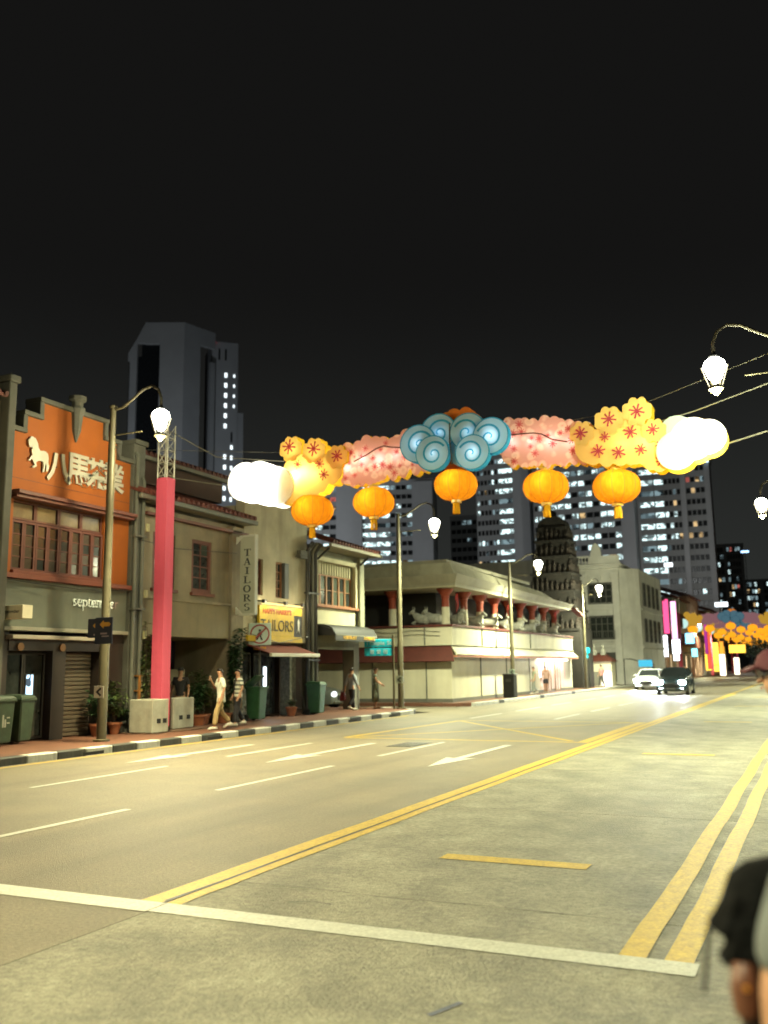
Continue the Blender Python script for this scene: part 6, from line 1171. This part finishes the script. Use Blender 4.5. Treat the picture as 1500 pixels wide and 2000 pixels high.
def person(lab, loc, rz, P, H_=1.7, group='pedestrians', detail=False):
    """P: shirt/trouser/shoe colours and a pose; local +Y is the way the person faces"""
    t = thing('person', lab, 'person', loc, rz, group); k = H_ / 1.7; sk = P.get('skin', skinm)
    S = lambda p: (p[0] * k, p[1] * k, p[2] * k)
    lean = P.get('lean', 0.0)
    legs = P.get('legs', ((0.0, 0.0), (0.0, 0.0)))   # (knee y, ankle y) for left and right
    arms = P.get('arms', None) or (((-0.25, -0.03, 1.13), (-0.26, 0.08, 0.9)), ((0.25, -0.03, 1.13), (0.26, 0.08, 0.9)))
    ty = lambda z: lean * (z - 0.95)
    hip = (0, 0, 0.95)
    V, E, R = [S(hip)], [], [(0.13 * k, 0.1 * k)]
    ch = chain(V, E, R, 0, [(S((0, ty(1.12), 1.12)), (0.115 * k, 0.085 * k)), (S((0, ty(1.33), 1.33)), (0.15 * k, 0.095 * k))])
    hd = P.get('head', (0, 0.02))
    chain(V, E, R, ch, [(S((0, ty(1.45), 1.45)), 0.055 * k), (S((hd[0], ty(1.5) + hd[1], 1.52)), 0.062 * k), (S((hd[0], ty(1.6) + hd[1], 1.585)), (0.078 * k, 0.09 * k)), (S((hd[0], ty(1.66) + hd[1], 1.655)), (0.072 * k, 0.082 * k))])
    LEG = []
    for s, (ky, ay) in zip((-1, 1), legs):
        pts = [S((s * 0.09, 0, 0.86)), S((s * 0.1, ky, 0.49)), S((s * 0.095, ay, 0.09)), S((s * 0.11, ay + 0.13, 0.035))]
        lift = P.get('lift', (0, 0))[0 if s < 0 else 1]
        pts[2] = S((s * 0.095, ay, 0.09 + lift)); pts[3] = S((s * 0.11, ay + 0.12, 0.035 + lift * 0.4)); LEG.append(pts)
        chain(V, E, R, 0, list(zip(pts, (0.082 * k, 0.056 * k, 0.04 * k, 0.034 * k))))
    ARM = []
    for s, (el, wr) in zip((-1, 1), arms):
        sh = S((s * 0.18, ty(1.4), 1.39)); el = S((el[0], el[1] + ty(1.13), el[2])); wr = S((wr[0], wr[1] + ty(0.9), wr[2])); ARM.append((sh, el, wr))
        w = chain(V, E, R, ch, [(sh, 0.058 * k), (el, 0.04 * k), (wr, 0.028 * k)])
        d = (Vector(wr) - Vector(el)).normalized(); q = Vector(wr) + d * 0.075 * k; side = d.cross(Vector((s, 0.2, 0))).normalized()
        V.append(tuple(q)); R.append((0.034 * k, 0.02 * k)); E.append((w, len(V) - 1)); pm = len(V) - 1
        for j, ln in zip((-1.5, -0.5, 0.5, 1.5), (0.06, 0.075, 0.07, 0.055)):
            a = q + side * (0.017 * j * k) + d * 0.02 * k; chain(V, E, R, pm, [(tuple(a + d * 0.02 * k), 0.0085 * k), (tuple(a + d * ln * k + Vector((-s * 0.012, 0.01, 0))), 0.007 * k)])
        th = Vector(wr) + d * 0.03 * k; chain(V, E, R, pm, [(tuple(th + side * 0.045 * k + d * 0.03 * k), 0.009 * k), (tuple(th + side * 0.05 * k + d * 0.065 * k), 0.007 * k)])
    place('body', skin(V, E, R, 2), t).data.materials.append(sk)
    body = t.children[0]
    # shirt
    hem = P.get('hem', 0.86); V, E, R = [S((0, ty(1.12), 1.12))], [], [(0.145 * k, 0.12 * k)]
    chain(V, E, R, 0, [(S((0, ty(hem) * 0.5, hem + 0.08)), (0.16 * k, 0.125 * k)), (S((0, 0, hem)), (P.get('hemr', 0.17) * k, P.get('hemr', 0.17) * 0.8 * k))])
    c2 = chain(V, E, R, 0, [(S((0, ty(1.3), 1.31)), (0.165 * k, 0.115 * k)), (S((0, ty(1.43), 1.425)), (0.085 * k, 0.07 * k))])
    sl = P.get('sleeve', 0.7)
    for (sh, el, wr) in ARM:
        m_ = [(sh, 0.078 * k), (tuple(Vector(sh).lerp(Vector(el), sl if sl < 1 else 1.0)), 0.066 * k)]
        if sl > 1: m_.append((tuple(Vector(el).lerp(Vector(wr), sl - 1)), 0.047 * k))
        chain(V, E, R, len(V) - 1 if False else c2 - 1, m_)
    o = place('shirt', skin(V, E, R, 2), t); o.data.materials.append(P['shirt'])
    # trousers
    if P.get('trousers'):
        V, E, R = [S((0, 0, 0.98))], [], [(0.15 * k, 0.118 * k)]; c = chain(V, E, R, 0, [(S((0, 0, 0.9)), (0.15 * k, 0.118 * k))]); ln = P.get('tl', 1.0)
        for pts in LEG:
            if ln >= 1: chain(V, E, R, c, [(pts[0], 0.1 * k), (pts[1], 0.085 * k), (tuple(Vector(pts[2]) + Vector((0, 0, 0.02))), 0.075 * k)])
            else: chain(V, E, R, c, [(pts[0], 0.105 * k), (tuple(Vector(pts[0]).lerp(Vector(pts[1]), ln)), 0.1 * k)])
        o = place('trousers', skin(V, E, R, 2), t); o.data.materials.append(P['trousers'])
    if P.get('dress'):
        b = MB().loft([[(w * k * math.cos(a), w * 0.75 * k * math.sin(a), z * k) for a in [2 * math.pi * i / 20 for i in range(20)]] for z, w in ((0.28, 0.2), (0.5, 0.2), (0.75, 0.19), (0.95, 0.175), (1.1, 0.14))]); place('skirt', b.data('skirt', P['dress'], smooth='all'), t)
    for pts in LEG:
        a, b_ = Vector(pts[2]), Vector(pts[3]); o = place('shoe', MB().loft([[(a.x + w * math.cos(q) * k, y, max(0.002, zc + h_ * math.sin(q)) + (a.z - 0.09 * k) * (0.9 if y < a.y + 0.05 else 0.4)) for q in [2 * math.pi * i / 10 for i in range(10)]] for y, w, zc, h_ in ((a.y - 0.075 * k, 0.025, 0.045 * k, 0.04 * k), (a.y - 0.05 * k, 0.043, 0.055 * k, 0.055 * k), (a.y + 0.05 * k, 0.047, 0.05 * k, 0.055 * k), (a.y + 0.14 * k, 0.05, 0.035 * k, 0.04 * k), (a.y + 0.19 * k, 0.03, 0.025 * k, 0.025 * k))]).data('shoe', P.get('shoe', mat('white_shoe', (0.5, 0.48, 0.4), 0.6)), smooth='all'), t)
    hx, hy, hz = hd[0] * k, (ty(1.62) + hd[1]) * k, 1.62 * k
    # face: nose, eyes, mouth, ears, then hair
    place('nose', MB().loft([[(hx + w * math.cos(a), hy + y, hz - 0.005 + z + w * math.sin(a)) for a in [2 * math.pi * i / 6 for i in range(6)]] for y, w, z in ((0.07 * k, 0.014 * k, -0.005), (0.098 * k, 0.010 * k, -0.018), (0.1 * k, 0.004 * k, -0.02))]).data('nose', sk, smooth='all'), body)
    for s in (-1, 1):
        place('eye', MB().ell((hx + s * 0.03 * k, hy + 0.078 * k, hz + 0.012 * k), (0.011 * k, 0.006 * k, 0.006 * k), 8, 6).data('eye', hairm, smooth='all'), body); place('ear', MB().ell((hx + s * 0.075 * k, hy - 0.005, hz - 0.005), (0.01 * k, 0.018 * k, 0.028 * k), 8, 6).data('ear', sk, smooth='all'), body)
    place('mouth', MB().ell((hx, hy + 0.081 * k, hz - 0.052 * k), (0.022 * k, 0.006 * k, 0.006 * k), 8, 6).data('mouth', mat('lip', (0.3, 0.1, 0.08), 0.5), smooth='all'), body)
    hb = MB(); n = 16; rings = []
    for i in range(8):
        ph = math.pi * 0.5 * i / 7; rings.append([(hx + 0.086 * k * math.cos(a) * math.cos(ph), hy - 0.008 * k + 0.098 * k * math.sin(a) * math.cos(ph) - (0.012 * k if i == 0 and math.sin(a) > 0.3 else 0), hz + (0.035 * k if math.sin(a) > 0.25 else -0.045 * k if math.sin(a) < -0.2 else -0.0) * (1 - i / 7) + 0.095 * k * math.sin(ph)) for a in [2 * math.pi * j / n for j in range(n)]])
    hb.loft(rings); place('hair', hb.data('hair', P.get('hair', hairm), smooth='all'), t)
    if P.get('long'): place('long_hair', MB().loft([[(hx + w * math.cos(a) * k, hy - 0.055 * k + y + 0.035 * k * math.sin(a), z * k) for a in [2 * math.pi * i / 10 for i in range(10)]] for z, w, y in ((1.66, 0.06, 0.0), (1.55, 0.085, -0.01), (1.4, 0.085, -0.03), (1.22, 0.06, -0.03), (1.16, 0.02, -0.02))]).data('long_hair', P.get('hair', hairm), smooth='all'), t)
    return t
cl = lambda n, c, v=0.1: mat('cloth_' + n, c, 0.85, var=v, scale=9)
wt = cl('white_tee', (0.6, 0.62, 0.52)); stripe = mat('striped_tee', (0.6, 0.6, 0.52), 0.85)
nt = stripe.node_tree; bs = nt.nodes['Principled BSDF']; w_ = nd(nt, 'ShaderNodeTexWave'); w_.bands_direction = 'Z'; w_.inputs['Scale'].default_value = 2.6; tcn = nd(nt, 'ShaderNodeTexCoord'); rp = nd(nt, 'ShaderNodeValToRGB'); rp.color_ramp.elements[0].position = 0.22; rp.color_ramp.elements[0].color = (0.04, 0.055, 0.05, 1); rp.color_ramp.elements[1].position = 0.3; rp.color_ramp.elements[1].color = (0.6, 0.6, 0.5, 1)
nt.links.new(tcn.outputs['Object'], w_.inputs['Vector']); nt.links.new(w_.outputs['Fac'], rp.inputs[0]); nt.links.new(rp.outputs[0], bs.inputs['Base Color'])
FW = math.radians(115)   # facing toward -X and slightly -Y: walking left in the picture
p1 = person('person in oversized white tee and khaki trousers holding a phone to the mouth', (-15.42, 22.15, 0.152), math.radians(140), dict(shirt=wt, trousers=cl('khaki', (0.36, 0.26, 0.12)), hem=0.74, hemr=0.2, legs=((0.16, 0.2), (-0.02, -0.28)), lift=(0, 0.1), sleeve=0.95, arms=(((-0.27, -0.02, 1.13), (-0.27, 0.08, 0.86)), ((0.26, 0.1, 1.14), (0.12, 0.26, 1.36))), lean=0.03), 1.69)
p2 = person('person in striped tee and black trousers with a sling strap', (-15.85, 23.65, 0.152), math.radians(145), dict(shirt=stripe, trousers=cl('black_trouser', (0.018, 0.018, 0.022)), hem=0.84, legs=((0.1, 0.12), (0.0, -0.22)), lift=(0, 0.06), sleeve=0.8), 1.67)
place('sling_strap', MB().bar((-0.1, 0.12, 1.42), (0.0, 0.13, 1.2), 0.035, 0.02).bar((0.0, 0.13, 1.2), (0.14, 0.1, 0.92), 0.035, 0.02).data('sling_strap', black), p2)
ph = thing('mobile_phone', 'white phone held up by the person in white tee', 'phone', (0, 0, 0)); o = place('phone_body', MB().box(-0.035, 0.035, -0.005, 0.005, -0.07, 0.07).data('phone_body', mat('phone_white', (0.5, 0.5, 0.48), 0.3), bevel=0.006), ph)
ph.location = Vector((-15.42, 22.15, 0.152)) + Matrix.Rotation(math.radians(140), 3, 'Z') @ Vector((0.11, 0.3, 1.44)); ph.rotation_euler = (0.5, 0, math.radians(140))
person('person in black tee and cap half hidden behind the pink column', (-17.45, 22.15, 0.152), math.radians(170), dict(shirt=cl('black_tee', (0.018, 0.018, 0.018)), trousers=cl('beige_short', (0.3, 0.24, 0.15)), tl=0.9, sleeve=0.75), 1.7) if False else None
pb = person('person in black tee and cap partly behind the pink column', (-17.75, 23.35, 0.152), math.radians(200), dict(shirt=cl('black_tee', (0.018, 0.018, 0.018)), trousers=cl('beige_short', (0.3, 0.24, 0.15)), tl=0.9, sleeve=0.75), 1.72)
place('cap', MB().lathe([(0.096, 0), (0.094, 0.05), (0.06, 0.095), (0.001, 0.105)], (0, 0.0, 1.655), 14).loft([[(-0.07, 0.07, 1.66), (0.07, 0.07, 1.66), (0.07, 0.07, 1.67), (-0.07, 0.07, 1.67)], [(-0.05, 0.18, 1.645), (0.05, 0.18, 1.645), (0.05, 0.18, 1.655), (-0.05, 0.18, 1.655)]]).data('cap', black, smooth=True), pb)
pg_ = person('person in grey shirt and black trousers seen from behind at the corner pillar', (-16.95, 33.3, 0.152), math.radians(-25), dict(shirt=cl('grey_shirt', (0.27, 0.29, 0.31)), trousers=cl('black_trouser', (0.018, 0.018, 0.022)), legs=((0.1, 0.18), (-0.02, -0.2)), lift=(0, 0.1), sleeve=1.7, hem=0.82, arms=(((-0.27, -0.06, 1.14), (-0.3, -0.1, 0.9)), ((0.3, -0.02, 1.15), (0.38, 0.06, 0.93)))), 1.68)
bag = thing('red_bag', 'dark red bag carried by the person in grey shirt', 'bag', (-17.28, 33.2, 0.7)); MB().loft([[(-17.4, 33.08, 0.55), (-17.16, 33.08, 0.55), (-17.16, 33.3, 0.55), (-17.4, 33.3, 0.55)], [(-17.36, 33.12, 0.88), (-17.2, 33.12, 0.88), (-17.2, 33.26, 0.88), (-17.36, 33.26, 0.88)]]).build('bag_body', mat('bag_red', (0.2, 0.02, 0.02), 0.6), bag, bevel=0.03); MB().tube([(-17.35, 33.19, 0.87), (-17.3, 33.19, 1.0), (-17.22, 33.19, 0.87)], 0.012, 5).build('bag_handle', mat('bag_red', (0.2, 0.02, 0.02), 0.6), bag)
gd_ = cl('green_dress', (0.13, 0.16, 0.11))
person('person with long brown hair in a long green dress', (-16.85, 35.3, 0.152), math.radians(-70), dict(shirt=gd_, dress=gd_, hair=mat('hair_brown', (0.07, 0.035, 0.02), 0.5), long=True, sleeve=0.5, arms=(((-0.22, 0.06, 1.15), (-0.18, 0.24, 1.02)), ((0.22, 0.06, 1.15), (0.18, 0.24, 1.02))), shoe=skinm), 1.66)
person('person in green-grey clothes at the lit temple gate', (-15.55, 54.6, 0.152), math.radians(120), dict(shirt=cl('sage', (0.3, 0.33, 0.25)), trousers=cl('grey_trouser', (0.2, 0.22, 0.2)), legs=((0.1, 0.15), (0, -0.2)), lift=(0, 0.08)), 1.62); person('person in pale pink top and dark shorts at the lit temple gate', (-15.6, 57.4, 0.152), math.radians(40), dict(shirt=cl('pale_pink', (0.55, 0.36, 0.3)), trousers=cl('dark_short', (0.04, 0.04, 0.05)), tl=0.8), 1.66)
r_ = random.Random(21); pal = [(0.5, 0.2, 0.2), (0.5, 0.5, 0.45), (0.1, 0.12, 0.2), (0.35, 0.3, 0.2), (0.05, 0.05, 0.05), (0.45, 0.15, 0.25)]
crowd0 = None; spots = [(-15.3, 72.5), (-14.2, 84), (-13.8, 88), (-14.1, 93), (-8.6, 150), (-7.6, 152), (-9.4, 158), (-6.8, 160), (-8.2, 166), (-7.2, 170)]
words = ['beside the lit pavilion box', 'nearest the colonial side wall', 'second along the colonial side wall', 'third along the colonial side wall', 'leftmost in the far crossing crowd', 'second in the far crossing crowd', 'behind the far crossing crowd, in pale clothes', 'rightmost of the front row in the far crowd', 'in the back row of the far crowd', 'farthest in the far crossing crowd']
for i, (x, y) in enumerate(spots): person('tiny walker ' + words[i], (x, y, 0.152 if x < -14.5 or i < 4 else 0.01), r_.uniform(0, 6.28), dict(shirt=cl('crowd_%d' % (i % 6), pal[i % 6]), trousers=cl('crowd_t%d' % (i % 3), pal[(i * 2 + 4) % 6]), legs=((0.1, 0.14), (0, -0.18)), lift=(0, 0.06)), r_.uniform(1.58, 1.76), 'far walkers')
# ---- the two passers-by at the right edge
mar = mat('maroon_cap', (0.075, 0.014, 0.022), 0.8, var=0.1)
pa = person('person in a maroon cap and dark top stepping in at the right edge', (-0.008, 4.55, 0.14), math.radians(104), dict(shirt=cl('dark_top', (0.035, 0.024, 0.02)), trousers=cl('dark_jean', (0.03, 0.03, 0.035)), long=True, hair=mat('hair_dark_brown', (0.03, 0.018, 0.014), 0.45), lean=0.2, sleeve=1.6, head=(0, 0.03), legs=((0.05, 0.1), (0, -0.15))), 1.66, 'passers-by at the right edge')
kk = 1.66 / 1.7; hy = (0.2 * 0.67 + 0.03) * kk
place('cap', MB().loft([[((0.094 * kk) * c_ * math.cos(a), hy - 0.004 + 0.108 * kk * c_ * math.sin(a), (1.65 + z) * kk) for a in [2 * math.pi * i / 18 for i in range(18)]] for z, c_ in ((0, 1), (0.03, 1.0), (0.065, 0.86), (0.09, 0.6), (0.1, 0.2))]).data('cap', mar, smooth=True), pa)
place('cap_brim', MB().loft([[(x, hy + 0.09 + 0.02, 1.625 + dz - 0.25 * x * x) for x in [-0.085 + 0.17 * i / 8 for i in range(9)] for dz in (0,)] + [(x, hy + 0.09 + 0.02, 1.632 - 0.25 * x * x) for x in [0.085 - 0.17 * i / 8 for i in range(9)]], [(x * 0.8, hy + 0.165 - 1.2 * x * x, 1.602 - 0.25 * x * x) for x in [-0.085 + 0.17 * i / 8 for i in range(9)]] + [(x * 0.8, hy + 0.165 - 1.2 * x * x, 1.609 - 0.25 * x * x) for x in [0.085 - 0.17 * i / 8 for i in range(9)]]]).data('cap_brim', mar, smooth=True), pa)
gl = MB()
for s in (-1, 1):
    n = 12; c = (s * 0.032, hy + 0.088, 1.632 * kk)
    gl.tube([(c[0] + 0.024 * math.cos(2 * math.pi * i / n), c[1], c[2] + 0.018 * math.sin(2 * math.pi * i / n)) for i in range(n + 1)], 0.0025, 5, cap=False); gl.tube([(s * 0.056, hy + 0.086, c[2]), (s * 0.08, hy + 0.0, c[2])], 0.002, 4)
place('glasses', gl.data('glasses', chrome_c), pa)
pb2 = person('person in charcoal tee with bare forearm, mostly beyond the right edge', (0.130, 1.94, 0.14), math.radians(-4), dict(shirt=cl('charcoal_tee', (0.10, 0.11, 0.11)), trousers=cl('dark_jean', (0.03, 0.03, 0.035)), skin=skind, sleeve=0.98, legs=((0.06, 0.1), (0, -0.14)), arms=(((-0.26, -0.03, 1.12), (-0.27, 0.03, 0.86)), ((0.25, -0.03, 1.12), (0.27, 0.06, 0.88)))), 1.6, 'passers-by at the right edge')
bp_ = thing('shoulder_bag', 'crumpled black bag with loose straps hanging at the right edge', 'bag', (-0.15, 1.95, 1.2)); bpm = mat('backpack_black', (0.006, 0.006, 0.006), 0.9, var=0.5, scale=12, bump=0.8, bscale=25, spec=0.05)
sil = [(-0.107, 1.412), (-0.149, 1.402), (-0.173, 1.393), (-0.193, 1.377), (-0.216, 1.323), (-0.244, 1.28), (-0.233, 1.272), (-0.216, 1.285), (-0.212, 1.244), (-0.228, 1.22), (-0.216, 1.208), (-0.20, 1.2), (-0.195, 1.16), (-0.186, 1.10), (-0.13, 1.06), (-0.08, 1.1), (-0.07, 1.37)]
cxs, czs = sum(p[0] for p in sil) / len(sil), sum(p[1] for p in sil) / len(sil); rb_ = random.Random(4)
def ringb(y, k, j): return [(cxs + (p[0] - cxs) * k + rb_.uniform(-j, j), y, czs + (p[1] - czs) * (k * 0.5 + 0.5) + rb_.uniform(-j, j)) for p in sil]
MB().loft([ringb(1.96, 0.45, 0.004), ringb(1.98, 0.82, 0.004), ringb(2.0, 0.97, 0.003), ringb(2.02, 1.0, 0.0), ringb(2.08, 0.9, 0.004), ringb(2.12, 0.5, 0.004)]).build('bag_body', bpm, bp_, smooth=True)
for q, (x0, z0, x1, z1) in enumerate(((-0.2, 1.33, -0.17, 1.24), (-0.17, 1.36, -0.13, 1.25), (-0.13, 1.37, -0.11, 1.27))): MB().tube([(x0, 1.985 - 0.005 * q, z0), ((x0 + x1) / 2 + 0.006, 1.965, (z0 + z1) / 2), (x1, 1.975, z1)], [0.004, 0.008, 0.003], 6).build('fold', bpm, bp_, smooth='all')
MB().tube([(-0.238, 1.99, 1.275), (-0.245, 1.99, 1.216), (-0.254, 1.99, 1.155)], 0.004, 5).build('strap_end', bpm, bp_)
MB().tube([(-0.09, 2.0, 1.39), (-0.04, 1.98, 1.44), (0.03, 1.96, 1.46)], 0.014, 6).build('shoulder_strap', bpm, bp_)
lp = thing('leather_pouch', 'brown leather pouch hanging under the crumpled black bag', 'bag', (-0.14, 1.98, 1.12)); MB().loft([[(-0.178 + w * math.cos(a), 1.965 + 0.02 * math.sin(a), z) for a in [2 * math.pi * i / 12 for i in range(12)]] for z, w in ((1.125, 0.012), (1.14, 0.022), (1.18, 0.026), (1.225, 0.018))]).build('pouch_body', mat('brown_leather', (0.09, 0.028, 0.012), 0.5), lp, smooth='all'); MB().ell((-0.172, 1.944, 1.185), (0.006, 0.004, 0.006), 8, 5).build('glint_dot', mat('orange_glint', (0.7, 0.3, 0.05), 0.3, metal=0.8), lp)  # orange glint on the leather, made as a small metal dot
